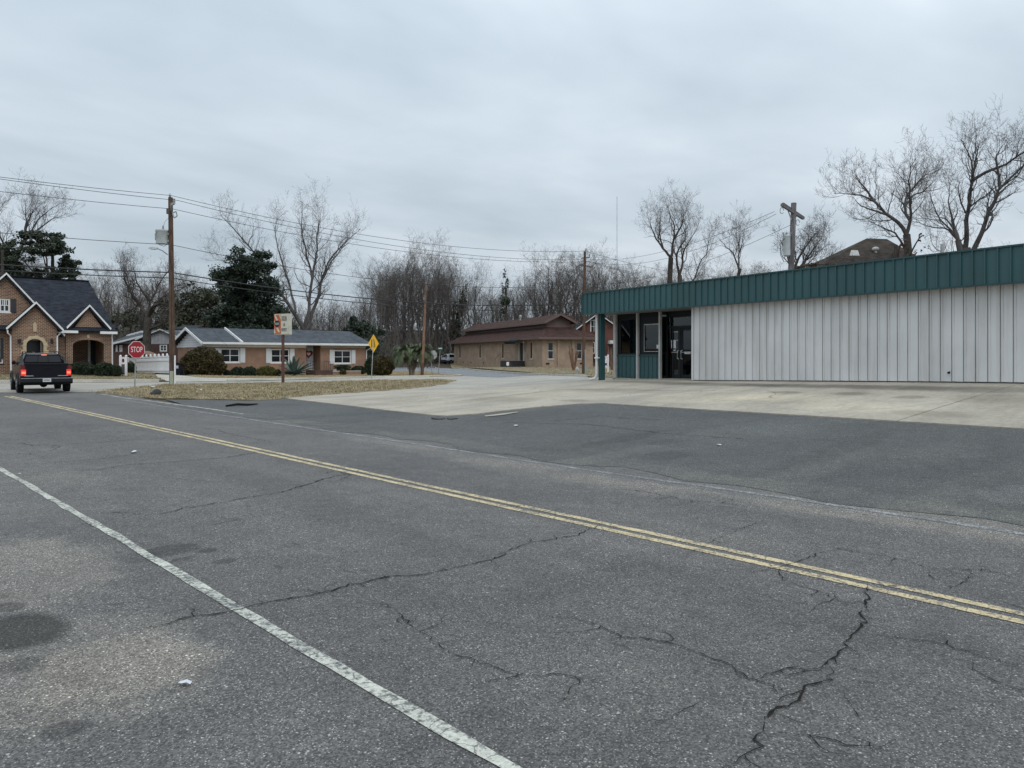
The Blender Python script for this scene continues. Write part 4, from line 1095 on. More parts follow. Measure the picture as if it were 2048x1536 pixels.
# entrance gable, projecting
ey = -.95
pe = H(70, 609, ey); le = H(13, 658, ey - .3); re = H(126, 661, ey - .3)
wl, wr = HX(24, ey), HX(113.5, ey)
ax0, ax1, aws, awt = HX(52.5, ey), HX(87, ey), H(0, 690, ey)[1], H(0, 676.5, ey)[1]
sl = (pe[1] - le[1]) / (pe[0] - le[0]); sr_ = (pe[1] - re[1]) / (re[0] - pe[0])
def arch(x0, x1, zs, zt, n=10):
    c = (x0 + x1) / 2; r_ = (x1 - x0) / 2
    return [(c + r_ * math.cos(math.pi * k / n), zs + (zt - zs) * math.sin(math.pi * k / n)) for k in range(n + 1)]   # right to left
def arched_wall(name, parent, outline_left, outline_right, peak, zb_, ar, y, th, mat):
    """wall with an arched opening; ar = arch points right..left; the wall is split at the arch crown"""
    xl_, zl_ = outline_left; xr_, zr_ = outline_right; n = len(ar) // 2
    m = MB(); T = Matrix.Translation((0, y, 0)); rt_ = ar[:n + 1]; lf = ar[n:]
    # strips right and left of the opening, then fans above it
    m.prism([(rt_[0][0], zb_), (xr_, zb_), (xr_, zr_), (rt_[0][0], zr_)], th, T) if zr_ > zb_ else None
    m.prism([(xl_, zb_), (lf[-1][0], zb_), (lf[-1][0], zl_), (xl_, zl_)], th, T)
    top = lambda x: peak[1] - (x - peak[0]) * (peak[1] - zr_) / (xr_ - peak[0]) if x > peak[0] else peak[1] - (peak[0] - x) * (peak[1] - zl_) / (peak[0] - xl_)
    m.prism([(rt_[0][0], zr_), (xr_, zr_), (rt_[0][0], top(rt_[0][0]))], th, T)
    m.prism([(xl_, zl_), (lf[-1][0], zl_), (lf[-1][0], top(lf[-1][0]))], th, T)
    for a, b in zip(ar[:-1], ar[1:]):
        m.prism([(b[0], b[1]), (a[0], a[1]), (a[0], top(a[0])), (b[0], top(b[0]))], th, T)
    if abs(ar[0][1] - zb_) > 0: pass
    return m.build(name, mat, parent)
ar = arch(ax0, ax1, aws, awt)
zel = pe[1] - (pe[0] - wl) * sl - .12; zer = pe[1] - (wr - pe[0]) * sr_ - .12
arched_wall('entrance_wall', hb, (wl, zel), (wr, zer), (pe[0], pe[1] - .12), base, ar, ey, .3, M['brick_h'])
m = MB(); m.box((wl, ey + .3, base), (wl + .28, .0, zel - .05)); m.box((wr - .28, ey + .3, base), (wr, .0, zer - .05)); m.build('porch_side', M['brick_h'], hb)
gable_roof(hb, M['roof_blue'], le[0], pe[0], re[0], le[1], pe[1] + .1, ey - .3, 3.0, ze1=re[1])
# cream stone surround, toothed; niche panel in the gable
m = MB(); T = Matrix.Translation((0, ey - .035, 0)); A = ar; out_ = arch(ax0 - .17, ax1 + .17, aws, awt + .17)
for k, (a, b, c_, d) in enumerate(zip(A[:-1], A[1:], out_[:-1], out_[1:])):
    g = .0 if k % 2 else .08
    cc = ((ax0 + ax1) / 2, aws); ext = lambda p: (p[0] + (p[0] - cc[0]) * g, p[1] + (p[1] - cc[1]) * g)
    m.prism([b, a, ext(c_), ext(d)], .05, T)
zz = base + .5; k = 0
while zz < aws - .02:
    h = min(.2, aws - zz); wd = .17 + (.10 if k % 2 else 0)
    m.box((ax0 - wd, ey - .035, zz), (ax0, ey + .0, zz + h - .008)); m.box((ax1, ey - .035, zz), (ax1 + wd, ey, zz + h - .008)); zz += h; k += 1
m.build('stone_surround', M['stone'], hb, uv=False)
nx0, nx1 = HX(66, ey), HX(73, ey); nz0, nz1, nzt = H(0, 662, ey)[1], H(0, 647, ey)[1], H(0, 641.5, ey)[1]
MB().prism([(nx0, nz0), (nx1, nz0), (nx1, nz1), ((nx0 + nx1) / 2, nzt), (nx0, nz1)], .05, Matrix.Translation((0, ey - .05, 0))).build('stone_panel', M['stone'], hb, uv=False)
dx0, dx1, dz1 = HX(53, 0), HX(80, 0), H(0, 680, 0)[1]
dd = MB().box((dx0, -.06, hz + .02), (dx1, -.003, dz1)).build('front_door', M['door_blk'], hb, uv=False)
m = MB(); m.box((dx0 - .1, -.08, hz), (dx0 - .002, -.002, dz1 + .1)); m.box((dx1 + .002, -.08, hz), (dx1 + .1, -.002, dz1 + .1)); m.box((dx0, -.08, dz1 + .002), (dx1, -.002, dz1 + .1)); m.build('door_frame', M['white'], dd, uv=False)
MB().box((dx0 + .3, -.075, hz + 1.35), (dx1 - .3, -.061, hz + 1.5)).build('knocker', M['galv'], dd, uv=False)
m = MB(); m.box((wl - .2, ey - 1.2, base - .2), (wr + .1, ey - .01, hz - .06)); m.box((wl + .29, ey + .01, base - .2), (wr - .29, -.01, hz - .03)); m.build('porch_floor', M['brick_h'], hb)
for px in (38, 103):
    x, z = H(px, 682, ey); m = MB(); m.lathe([(.02, .12), (.10, .07), (.09, .05), (.07, -.14), (.03, -.17)], 8, (x, ey - .14, z)); m.box((x - .02, ey - .14, z + .1), (x + .02, ey - .001, z + .14))
    m.build('wall_lantern', M['planter'], hb, uv=False)
# arcade porch, flush right
pyy = -.12
pp = H(177, 614, pyy); pl_, pr_ = H(134, 656, pyy - .25), H(221, 658.5, pyy - .25)
bx0, bx1, bws, bwt = HX(145.5, pyy), HX(208.5, pyy), H(0, 689, pyy)[1], H(0, 677, pyy)[1]
ar2 = arch(bx0, bx1, bws, bwt)
wl2, wr2 = HX(132, pyy), HX(224, pyy)
ztop = H(0, 665, pyy)[1]
T = Matrix.Translation((0, pyy, 0)); m = MB()
m.box((wl2, pyy, base), (bx0, pyy + .32, ztop)); m.box((bx1, pyy, base), (wr2, pyy + .32, ztop))
for a, b in zip(ar2[:-1], ar2[1:]): m.prism([b, a, (a[0], ztop), (b[0], ztop)], .32, T)
gxl, gxr = HX(153, pyy), HX(201, pyy)
m.prism([(gxl, ztop), (gxr, ztop), (gxr + .18, H(0, 655, pyy)[1]), (pp[0], pp[1] - .12), (gxl - .18, H(0, 655, pyy)[1])], .32, T)
m.build('porch_wall', M['brick_h'], hb)
gable_roof(hb, M['roof_blue'], pl_[0], pp[0], pr_[0], pl_[1], pp[1] + .08, pyy - .25, 3.2, ze1=pr_[1])
m = MB(); o2 = arch(bx0 - .16, bx1 + .16, bws, bwt + .17)
for a, b, c_, d in zip(ar2[:-1], ar2[1:], o2[:-1], o2[1:]): m.prism([b, a, c_, d], .04, Matrix.Translation((0, pyy - .03, 0)))
m.build('arch_band', M['brick_h'], hb)
kx, kz = H(176, 673, pyy); MB().box((kx - .07, pyy - .06, kz - .1), (kx + .07, pyy - .031, kz + .13)).build('keystone', M['stone'], hb, uv=False)
m = MB(); m.box((wl2, .3, base), (wl2 + .3, 3.0, ztop)); m.box((wl2 + .31, 2.6, base), (HX(176, 2.6), 3.0, ztop)); m.box((HX(200, 2.6), 2.6, base), (wr2, 3.0, ztop)); m.box((wr2 - .3, .21, base), (wr2, 2.59, ztop)); m.build('porch_back', M['brick_h'], hb)
MB().box((HX(176.3, 2.6), 2.62, hz + .1), (HX(181, 2.6), 2.68, ztop - .3)).build('sidelight', M['white'], hb, uv=False)
MB().box((HX(176, 2.6), 2.7, hz + .1), (HX(200, 2.6), 2.8, ztop)).build('side_door', M['door_blk'], hb, uv=False)
MB().box((wl2 + .31, .21, hz - .15), (wr2 - .2, 2.6, hz + .02)).build('porch_slab', M['kerb'], hb, uv=False)
MB().box((wl2 + .31, .21, ztop - .25), (xe - .05, 2.9, ztop - .2)).build('porch_ceiling', M['white'], hb, uv=False)
m = MB()
for k in range(9): m.box((bx0 + k * .13, pyy + .1, hz + .05), (bx0 + k * .13 + .025, pyy + .125, hz + .8))
m.box((bx0, pyy + .09, hz + .8), (bx0 + 1.15, pyy + .14, hz + .85)); m.build('railing', M['planter'], hb, uv=False)
# white gutters and downpipes
for a, b, py in ((112, 155.5, 661.8), (200, 234, 664)):
    xa, z = H(a, py, -.5); xb = HX(b, -.5); MB().box((xa, -.62, z - .12), (xb, -.47, z + .04)).build('gutter', M['white'], hb, uv=False)
def dpipe(pts, name='downpipe', r=.045): MB().tube(pts, r, 6).build(name, M['white'], hb, smooth=True, uv=False)
a = H(13.5, 660, ey - .1); b = H(22, 668, ey + .02)
dpipe([(a[0], ey - .3, a[1]), (a[0] + .02, ey - .28, b[1] + .05), (HX(21, ey), ey - .05, b[1] - .12), (HX(21.5, ey), ey - .05, hz)])
a = H(122, 663, -.55); dpipe([(a[0], -.55, a[1]), (a[0] - .03, -.5, a[1] - .12), (HX(114.5, ey), ey + .03, a[1] - .3), (HX(114.5, ey), ey - .05, hz + .1)])
a = H(225.3, 667, -.5); dpipe([(a[0], -.5, a[1]), (a[0], -.3, a[1] - .2), (HX(224.5, -.2), -.2, a[1] - .4), (HX(224.5, -.2), -.2, hz)])

# ================================================================ long low brick ranch house
RP = dep(411, 752, 62)
RS = RP.y; rzb = RP.z
rh = thing('ranch_house', (RP.x, RS, 0), 'long low tan brick ranch house with white shutters and a heart on the door', 'house')
def Q(px, py, s=0.0):
    p = onS(px, py, RS + s); return (p.x - RP.x, p.z)
def QX(px, s=0.0): return Q(px, 700, s)[0]
zeave = 2.82; zrid = 4.13; Wd = 6.2; xend = QX(731); yr = Wd / 2
xb1 = QX(612); xd = QX(641); xsplit = QX(507)
wz0, wz1 = Q(460, 725)[1], Q(460, 697)[1]
W1 = (QX(441), QX(479.5)); W2 = (QX(542), QX(579)); W3 = (QX(668), QX(702))
w3z = (Q(685, 727)[1], Q(685, 700.5)[1]); w2z = (Q(560, 725.5)[1], Q(560, 698)[1])
gb = rzb - .5
wall_holes(rh, 'wall', M['brick_r'], 0, xb1, gb, zeave - .02, 0, .25, [(W1[0], W1[1], wz0, wz1), (W2[0], W2[1], w2z[0], w2z[1])])
wall_holes(rh, 'wall', M['brick_r'], xd, xend, gb, zeave - .02, 0, .25, [(W3[0], W3[1], w3z[0], w3z[1])])
MB().box((xb1 - .2, 1.3, gb), (xd + .4, 1.5, zeave - .02)).build('porch_wall', M['brick_r'], rh)
m = MB(); m.box((xb1 - .25, .25, gb), (xb1, 1.3, zeave)); m.box((xd, .25, gb), (xd + .25, 1.3, zeave)); m.build('porch_cheek', M['brick_r'], rh)
m = MB(); m.box((0, .25, gb), (.25, Wd, zeave - .02)); m.box((xend - .25, .25, gb), (xend, Wd, zeave - .02)); m.box((.25, Wd - .25, gb), (xend - .25, Wd, zeave - .02)); m.build('end_wall', M['brick_r'], rh)
for (a, b), (c, d) in ((W1, (wz0, wz1)), (W2, w2z), (W3, w3z)):
    f = window(rh, a, b, c, d, .07, sashes=2, rows=2, fw=.09, proud=.04)
    wd = .42
    for s, t in ((a - wd - .03, a - .03), (b + .03, b + .03 + wd)):
        sh = MB().box((s, -.045, c - .02), (t, -.003, d + .03)).build('shutter', M['siding'], rh, uv=False)
        m = MB()
        for k in range(9): m.box((s + .05, -.056, c + .04 + k * (d - c - .06) / 9), (t - .05, -.046, c + .04 + (k + .6) * (d - c - .06) / 9))
        m.build('louvre', M['siding'], sh, uv=False)
# white frieze, fascia and gutter
MB().box((-.05, -.03, zeave - .34), (xb1, -.002, zeave - .03)).build('frieze', M['white'], rh, uv=False)
MB().box((xd, -.03, zeave - .32), (xend, -.002, zeave - .03)).build('frieze', M['siding_o'], rh, uv=False)
MB().box((.0, -.5, zeave - .06), (xend + .45, -.01, zeave - .02)).build('eave_board', M['white'], rh, uv=False)
MB().box((-.45, -.62, zeave - .12), (xend + .5, -.5, zeave + .06)).build('gutter', M['white'], rh, uv=False)
# roof, hipped at the far end
m = MB()
yo = -.56; ov = (zrid - zeave) / yr
zo_ = zeave + .02
rx0 = -.45; rx2 = QX(699, yr)
m.slab([(xsplit - 1.15, yo, zo_), (xend + .5, yo, zo_), (rx2, yr, zrid), (xsplit - 1.15, yr, zrid)], .12)
m.slab([(xend + .5, yo, zo_), (xend + .5, Wd + .5, zo_), (rx2, yr, zrid)], .12)
m.slab([(rx0, yr, zrid), (rx2, yr, zrid), (xend + .5, Wd + .5, zo_), (rx0, Wd + .5, zo_)], .12)
rr = m.build('roof', M['roof_grey'], rh)
m = MB(); m.slab([(rx0, yo, zo_ - .07), (xsplit - 1.15, yo, zo_ - .07), (xsplit - 1.15, yr, zrid - .07), (rx0, yr, zrid - .07)], .10); m.build('lower_roof', M['roof_grey'], rh)
MB().bar((xsplit - 1.18, yo, zo_ - .01), (xsplit - 1.18, yr, zrid - .01), .10, .22).build('rake_board', M['white'], rr, uv=False)
m = MB()
for y0, z0, y1, z1 in ((yo, zo_, yr, zrid), (yr, zrid, Wd + .5, zo_)): m.bar((rx0 - .03, y0, z0 - .1), (rx0 - .03, y1, z1 - .1), .06, .2)
m.build('rake_board', M['white'], rh, uv=False)
nb = 8
for k in range(nb):      # clapboards of the gable end
    za = zeave - .35 + k * (zrid - zeave + .25) / nb; zc_ = za + (zrid - zeave + .25) / nb - .012
    f_ = lambda z: max(0.03, min(1, (zrid - .1 - z) / (zrid - zeave)))
    ya, yb = yr - (yr + .1) * f_(zc_), yr + (yr + .1) * f_(zc_)
    MB().box((-.06 + .03 * 0, ya, za), (-.004, yb, zc_)).build('clapboard', M['siding'], rh, uv=False)
MB().box((-.05, 2.6, rzb + .05), (-.003, 3.5, rzb + 2.1)).build('side_door', M['door_w'], rh, uv=False)
# front door with its heart, letter plate, railings, porch step and planter
d0, d1 = QX(613.8, 1.2), QX(624.5, 1.2); dz0, dz1 = rzb + .35, rzb + 2.42
MB().box((d0 - .1, 1.22, dz0), (xd - .05, 1.298, dz1 + .25)).build('door_surround', M['door_w'], rh, uv=False)
dd = MB().box((d0, 1.15, dz0), (d1, 1.218, dz1)).build('front_door', M['door_w'], rh, uv=False)
c = (QX(617.2, 1.1), dz0 + 1.45)
heart = [(16 * math.sin(t) ** 3, 13 * math.cos(t) - 5 * math.cos(2 * t) - 2 * math.cos(3 * t) - math.cos(4 * t)) for t in np.linspace(0, 2 * math.pi, 25)[:-1]]
def hp(s): return [(c[0] + x * s, c[1] + y * s) for x, y in heart][::-1]
MB().prism(hp(.026), .05, Matrix.Translation((0, 1.09, 0))).build('heart', M['red_g'], dd, uv=False)
MB().prism(hp(.011), .02, Matrix.Translation((0, 1.07, 0))).build('heart_inset', M['white_s'], dd, uv=False)
MB().box((xd - .95, 1.17, dz0 + 1.25), (xd - .35, 1.219, dz0 + 1.5)).build('name_plate', M['galv'], rh, uv=False)
st = MB(); st.box((QX(617), -1.3, gb), (QX(651), 1.28, rzb + .34)); st.build('porch_step', M['brick_d'], rh)
pw_ = MB(); pw_.box((QX(651) + .01, -1.2, gb), (QX(708), -1.0, rzb + .22)); pw_.build('planter_wall', M['brick_r'], rh)
MB().box((QX(651) + .01, -1.23, rzb + .222), (QX(708), -.96, rzb + .28)).build('coping', M['kerb'], rh, uv=False)
m = MB()
for px in (619.5, 647):
    x = QX(px); m.tube([(x, -1.2, rzb + .3), (x, -1.2, rzb + 1.1), (x + .02, .6, rzb + 1.2)], .018, 5)
    for k in range(4): m.tube([(x, -.9 + k * .4, rzb + .3), (x, -.9 + k * .4, rzb + 1.12)], .012, 4)
m.build('handrail', M['planter'], rh, uv=False)
xe_ = xend + .45
MB().tube([(xe_, -.56, zeave - .1), (xe_, -.5, zeave - .25), (xend + .06, -.06, zeave - .55), (xend + .06, -.06, rzb)], .045, 6).build('downpipe', M['white'], rh, smooth=True, uv=False)

# ================================================================ brown-roofed brick hall
KC = 88.0
kp = dep(1085, 735, KC)
e2 = Vector((.938 * cT + .347 * sT, -sT * .938 + cT * .347)); ka = math.atan2(e2.y, e2.x); e1 = Vector((-e2.y, e2.x))
bh = thing('brick_hall', (kp.x, kp.y, 0), 'tan brick hall with a raised brown roof and narrow slot windows', 'hall', ka)
kA = ((1085 - 1024) / F * KC, KC)
def kx_(px, y=0.0):      # local x on the short front seen at pixel column px
    a = camA(px); return -(kA[0] - .347 * y - a * (kA[1] + .938 * y)) / (.938 - a * .347)
def ky_(px, x=0.0):      # local y on the long side
    a = camA(px); return -(kA[0] + .938 * x - a * (kA[1] + .347 * x)) / (-.347 - a * .938)
kz0 = kp.z - .6; kze = EYE + (HOR - 675) / F * KC
def dz(py, d): return EYE + (HOR - py) / F * d
KL = ky_(908); KW = kx_(1186)
# long side wall: windows at pixel columns
def depth_y(y): return kA[1] + .938 * y
holes = []; wins = []
for px in (920, 960.5, 1006, 1063):
    y = ky_(px); hw = .38
    wins.append((y, hw))
# build the long wall in a rotated child frame: local x' runs back along +Y of the hall
fr_ = Matrix.Rotation(math.pi / 2, 4, 'Z')
def wall_run(spans, L0, L1, z0, z1, place):
    """boxes between openings along a run; place(a, b, za, zb) adds a piece"""
    cur = L0
    for (c, hw, za, zb_) in sorted(spans):
        place(cur, c - hw, z0, z1); place(c - hw, c + hw, z0, za); place(c - hw, c + hw, zb_, z1); cur = c + hw
    place(cur, L1, z0, z1)
wz = (kp.z + 1.0, kp.z + 2.85)
m = MB(); sp = [(y, hw, *wz) for y, hw in wins]
yd = ky_(1043); sp.append((yd, .62, kp.z + .75, kp.z + 2.9))
wall_run(sp, 0, KL, kz0, kze, lambda a, b, za, zb_: m.box((0, a, za), (.25, b, zb_)))
m.build('side_wall', M['brick_t'], bh)
m = MB(); fronts = [(kx_(1101.5), .34, wz[0], wz[1]), (kx_(1158.5), .34, wz[0], wz[1])]
wall_run(fronts, .251, KW, kz0, kze, lambda a, b, za, zb_: m.box((a, 0, za), (b, .25, zb_)))
m.build('front_wall', M['brick_t'], bh)
m = MB(); m.box((KW - .25, .251, kz0), (KW, KL, kze)); m.box((.251, KL - .25, kz0), (KW - .251, KL, kze)); m.build('rear_wall', M['brick_t'], bh)
for px in (1116.5, 1145.5):
    x = kx_(px); MB().box((x - .15, -.16, kz0), (x + .15, -.002, kze)).build('pilaster', M['brick_t'], bh)
for px in (1089, 1165):
    pass
MB().box((.0, -.05, kz0), (KW, -.003, kp.z + .28)).build('plinth', M['brick_t'], bh)
for i, (y, hw) in enumerate(wins):
    f = MB().box((.06, y - hw, wz[0]), (.14, y + hw, wz[1])).build('window', M['stone'], bh, uv=False)
    MB().box((.04, y - hw + (.32 if hw > .3 else .1), wz[0] + .08), (.059, y + hw - .06, wz[1])).build('pane', M['win'], f, uv=False)
    MB().box((-.06, y - hw - .05, wz[0] - .12), (.059, y + hw + .05, wz[0])).build('sill', M['trim'], f, uv=False)
for px in (1101.5, 1158.5):
    x = kx_(px); f = MB().box((x - .34, .06, wz[0]), (x + .34, .14, wz[1])).build('window', M['trim'], bh, uv=False)
    zc_ = (wz[0] + wz[1]) / 2
    for a, b in ((wz[0] + .06, zc_ - .05), (zc_ + .05, wz[1] - .04)): MB().box((x - .27, .04, a), (x + .27, .059, b)).build('pane', M['win'], f, uv=False)
    MB().box((x - .42, -.06, wz[0] - .12), (x + .42, .059, wz[0])).build('sill', M['trim'], f, uv=False)
for px in (912, 927, 942, 967):
    y = ky_(px); MB().box((-.02, y - .22, kp.z + .28), (-.002, y + .22, kp.z + .46)).build('crawl_vent', M['dark'], bh, uv=False)
for px in (1066, 1095, 1163):
    x = kx_(px) if px > 1086 else None
    if x: MB().box((x - .22, -.06, kp.z + .36), (x + .22, -.051, kp.z + .54)).build('crawl_vent', M['dark'], bh, uv=False)
# door, awning, flood lamp, stoop, steps and rail
dd = MB().box((.10, yd - .6, kp.z + .75), (.2, yd + .6, kp.z + 2.9)).build('door', M['door_blk'], bh, uv=False)
m = MB(); m.box((-.05, yd + .62, kp.z + .7), (.0, yd + .9, kp.z + 3.0)); m.box((-.05, yd - .9, kp.z + .7), (.0, yd - .62, kp.z + 3.0)); m.build('door_frame', M['trim'], dd, uv=False)
m = MB(); m.slab([(-.02, yd - 1.6, kp.z + 3.35), (-1.5, yd - 1.6, kp.z + 2.95), (-1.5, yd + 2.0, kp.z + 2.95), (-.02, yd + 2.0, kp.z + 3.35)], .12); m.box((-1.5, yd - 1.6, kp.z + 2.78), (-1.4, yd + 2.0, kp.z + 2.94)); m.build('awning', M['awning'], bh, uv=False)
MB().ball((-.35, yd - 1.75, kp.z + 2.95), .17, 10, 6).build('flood_lamp', M['galv'], bh, smooth=True, uv=False)
m = MB(); m.box((-1.9, yd - 1.1, kz0), (-.003, yd + 2.4, kp.z + .72)); 
for k in range(4): m.box((-1.9, yd - 1.1 - .3 * (k + 1), kz0), (-.4, yd - 1.1 - .3 * k - .002, kp.z + .72 - .17 * (k + 1)))
m.build('stoop', M['shutter'], bh, uv=False)
m = MB(); m.tube([(-1.85, yd + 4.6, kp.z + .1), (-1.85, yd + 4.6, kp.z + .9), (-1.85, yd + 2.4, kp.z + 1.7), (-1.85, yd - 1.0, kp.z + 1.7)], .025, 5)
for k in range(7): m.tube([(-1.85, yd + 2.4 - k * .5, kp.z + .7), (-1.85, yd + 2.4 - k * .5, kp.z + 1.7)], .014, 4)
m.build('handrail', M['brown_trim'], bh, uv=False)
# skirt roof, clerestory and upper roof
ov = .75; zL = kze + .05
ca0, ca1 = .95, 4.0; cb0, cb1 = 1.1, KL - 3.2
zc0 = dz(654, kA[1] + 1.0); zc1 = dz(641.5, kA[1] + 1.0)
m = MB(); a0, a1, b0, b1 = -ov, KW + ov, -ov, KL + ov
m.slab([(a0, b1, zL), (a0, b0, zL), (ca0, cb0, zc0), (ca0, cb1, zc0)], .14)
m.slab([(a0, b0, zL), (a1, b0, zL), (ca1, cb0, zc0), (ca0, cb0, zc0)], .14)
m.slab([(a1, b0, zL), (a1, b1, zL), (ca1, cb1, zc0), (ca1, cb0, zc0)], .14)
m.slab([(a1, b1, zL), (a0, b1, zL), (ca0, cb1, zc0), (ca1, cb1, zc0)], .14)
sk = m.build('skirt_roof', M['roof_brown'], bh)
m = MB(); m.box((a0, b0 - .03, zL - .26), (a1, b0, zL + .02)); m.box((a0 - .03, b0 - .03, zL - .26), (a0 - .001, b1, zL + .02)); m.box((a1 + .001, b0 - .03, zL - .26), (a1 + .03, b1, zL + .02)); m.build('fascia', M['brown_trim'], sk, uv=False)
MB().box((a0 + .01, b0 + .01, zL - .27), (a1 - .01, b1, zL - .22)).build('soffit', M['brown_trim'], bh, uv=False)
zu = zc1; zr_ = dz(627, kA[1] + .6); xm_ = (ca0 + ca1) / 2
m = MB(); m.box((ca0, cb0, zc0 - .3), (ca1, cb1, zu + .02)); m.prism([(ca0, zu), (ca1, zu), (xm_, zr_ - .15)], .2, Matrix.Translation((0, cb0, 0))); m.build('clerestory', M['brown_trim'], bh, uv=False)
u0, u1, v0, v1 = ca0 - .55, ca1 + .55, cb0 - .7, cb1 + .6
ze2 = zu - .55 * (zr_ - zu) / (xm_ - ca0) + .1
m = MB(); m.slab([(u0, v1, ze2), (u0, v0, ze2), (xm_, v0, zr_), (xm_, v1, zr_)], .14); m.slab([(xm_, v0, zr_), (u1, v0, ze2), (u1, v1, ze2), (xm_, v1, zr_)], .14)
up = m.build('upper_roof', M['roof_brown'], bh)
m = MB(); m.bar((u0 - .02, v0 - .03, ze2 - .07), (xm_, v0 - .03, zr_ - .06), .06, .24); m.bar((xm_, v0 - .03, zr_ - .06), (u1 + .02, v0 - .03, ze2 - .07), .06, .24); m.box((u0 - .06, v0, ze2 - .17), (u0 - .002, v1, ze2 + .02)); m.build('rake_board', M['brown_trim'], up, uv=False)
MB().lathe([(.12, 0), (.12, .5), (.2, .5), (.2, .75), (.05, .85)], 10, (xm_ - .5, ky_(1048, xm_), zr_ - .4)).build('roof_vent', M['galv'], bh, uv=False)
MB().box((ca1 + .25, cb0 + 1.2, zc0 - .6), (ca1 + 1.0, cb0 + 2.2, zr_ - .1)).build('chimney', M['brick_d'], bh)

# ================================================================ red brick house beyond the hall
D5 = 104.0
p5 = dep(1190, 737, D5)
rb = thing('red_house', (p5.x, p5.y, 0), 'deep red brick house with a white edged gable beyond the tan hall', 'house', R(-YAW))
def K5(px, py): return ((px - 1190) / F * D5, EYE + (HOR - py) / F * D5)
pk5 = K5(1196, 627); l5 = K5(1148, 662); r5 = K5(1240, 657)
m = MB(); xa, xb = K5(1152, 0)[0], K5(1246, 0)[0]; zl5 = l5[1] - .1
w5 = (K5(1180.5, 666.5), K5(1196, 639))
x1, z1, x2, z2 = w5[0][0], w5[0][1], w5[1][0], w5[1][1]
dr5 = (K5(1220, 0)[0], K5(1246, 0)[0], K5(0, 688)[1]); lw = (K5(1180, 0)[0], K5(1190, 0)[0], K5(0, 707)[1], K5(0, 684)[1])
wall_holes(rb, 'wall', M['brick_red'], xa, xb, p5.z - 1, zl5, 0, .3, [(lw[0], lw[1], lw[2], lw[3])])
tp = lambda x: pk5[1] - .1 - abs(x - pk5[0]) * (pk5[1] - l5[1]) / (pk5[0] - l5[0])
m.prism([(xa, zl5), (x1, zl5), (x1, tp(x1))], .3); m.prism([(x2, zl5), (xb, zl5), (xb, max(tp(xb), zl5 + .02)), (x2, tp(x2))], .3)
m.prism([(x1, zl5), (x2, zl5), (x2, z1), (x1, z1)], .3); m.prism([(x1, z2), (x2, z2), (x2, tp(x2)), (x1, tp(x1))], .3)
m.build('gable_wall', M['brick_red'], rb)
window(rb, x1, x2, z1, z2, .12, rows=2, fw=.14, proud=.06); window(rb, lw[0], lw[1], lw[2], lw[3], .12, rows=2, fw=.1)
gable_roof(rb, M['roof_blue'], l5[0], pk5[0], r5[0] + .3, l5[1], pk5[1], -.5, 12)
m = MB(); m.box((xa, .3, p5.z - 1), (xa + .3, 12, zl5)); m.box((xb - .3, .3, p5.z - 1), (xb, 12, zl5)); m.build('side_wall', M['brick_red'], rb)
m = MB(); m.box((dr5[0] - .3, -2.0, dr5[2]), (dr5[1] + 3, -.01, dr5[2] + .45)); m.build('porch_beam', M['white'], rb, uv=False)
MB().box((dr5[0], -.05, p5.z - .5), (dr5[1], -.003, dr5[2] - .02)).build('door', M['brown_trim'], rb, uv=False)
MB().box((lw[0] - .3, -.05, K5(0, 724)[1]), (lw[1] + .2, -.004, K5(0, 710)[1])).build('cellar_hatch', M['dark'], rb, uv=False)

# ================================================================ house with weathered gables behind the fence
D6 = 86.0
p6 = dep(322, 745, D6)
gh = thing('gabled_house', (p6.x, p6.y, 0), 'dark brick house with weathered pale gables behind the white fence', 'house', R(-YAW) + .12)
def K6(px, py): return ((px - 322) / F * D6, EYE + (HOR - py) / F * D6)
g0 = p6.z - 1.5; xa, za = K6(297, 688); xb = K6(368, 0)[0]; pk6 = K6(322, 659)
wn = (K6(319, 703), K6(333.5, 689))
wall_holes(gh, 'wall', M['brick_d'], xa, xb, g0, za, 0, .3, [(wn[0][0], wn[1][0], wn[0][1], wn[1][1])])
window(gh, wn[0][0], wn[1][0], wn[0][1], wn[1][1], .1, fw=.12, rows=2)
n6 = 11
tp6 = lambda x: pk6[1] - abs(x - pk6[0]) * (pk6[1] - K6(360, 676)[1]) / (K6(360, 0)[0] - pk6[0])
for k in range(n6):
    a = xa + (xb - xa) * k / n6; b = xa + (xb - xa) * (k + 1) / n6 - .015
    ps = [(a, za + .002), (b, za + .002), (b, max(za + .05, tp6(b) - .1))] + ([(pk6[0], pk6[1] - .1)] if a < pk6[0] < b else []) + [(a, max(za + .05, tp6(a) - .1))]
    MB().prism(ps, .12, Matrix.Translation((0, -.02 - random.uniform(0, .012), 0))).build('gable_board', M['siding_o'], gh, uv=False)
s6 = (pk6[1] - K6(360, 676)[1]) / (K6(360, 0)[0] - pk6[0])
gable_roof(gh, M['roof_grey'], xa - 1.2, pk6[0], xb + .5, tp6(xa - 1.2), pk6[1], -.35, 9, trim='siding', ze1=tp6(xb + .5))
m = MB(); m.box((xa, .3, g0), (xa + .3, 9, za)); m.box((xb - .3, .3, g0), (xb, 9, za)); m.build('side_wall', M['brick_d'], gh)
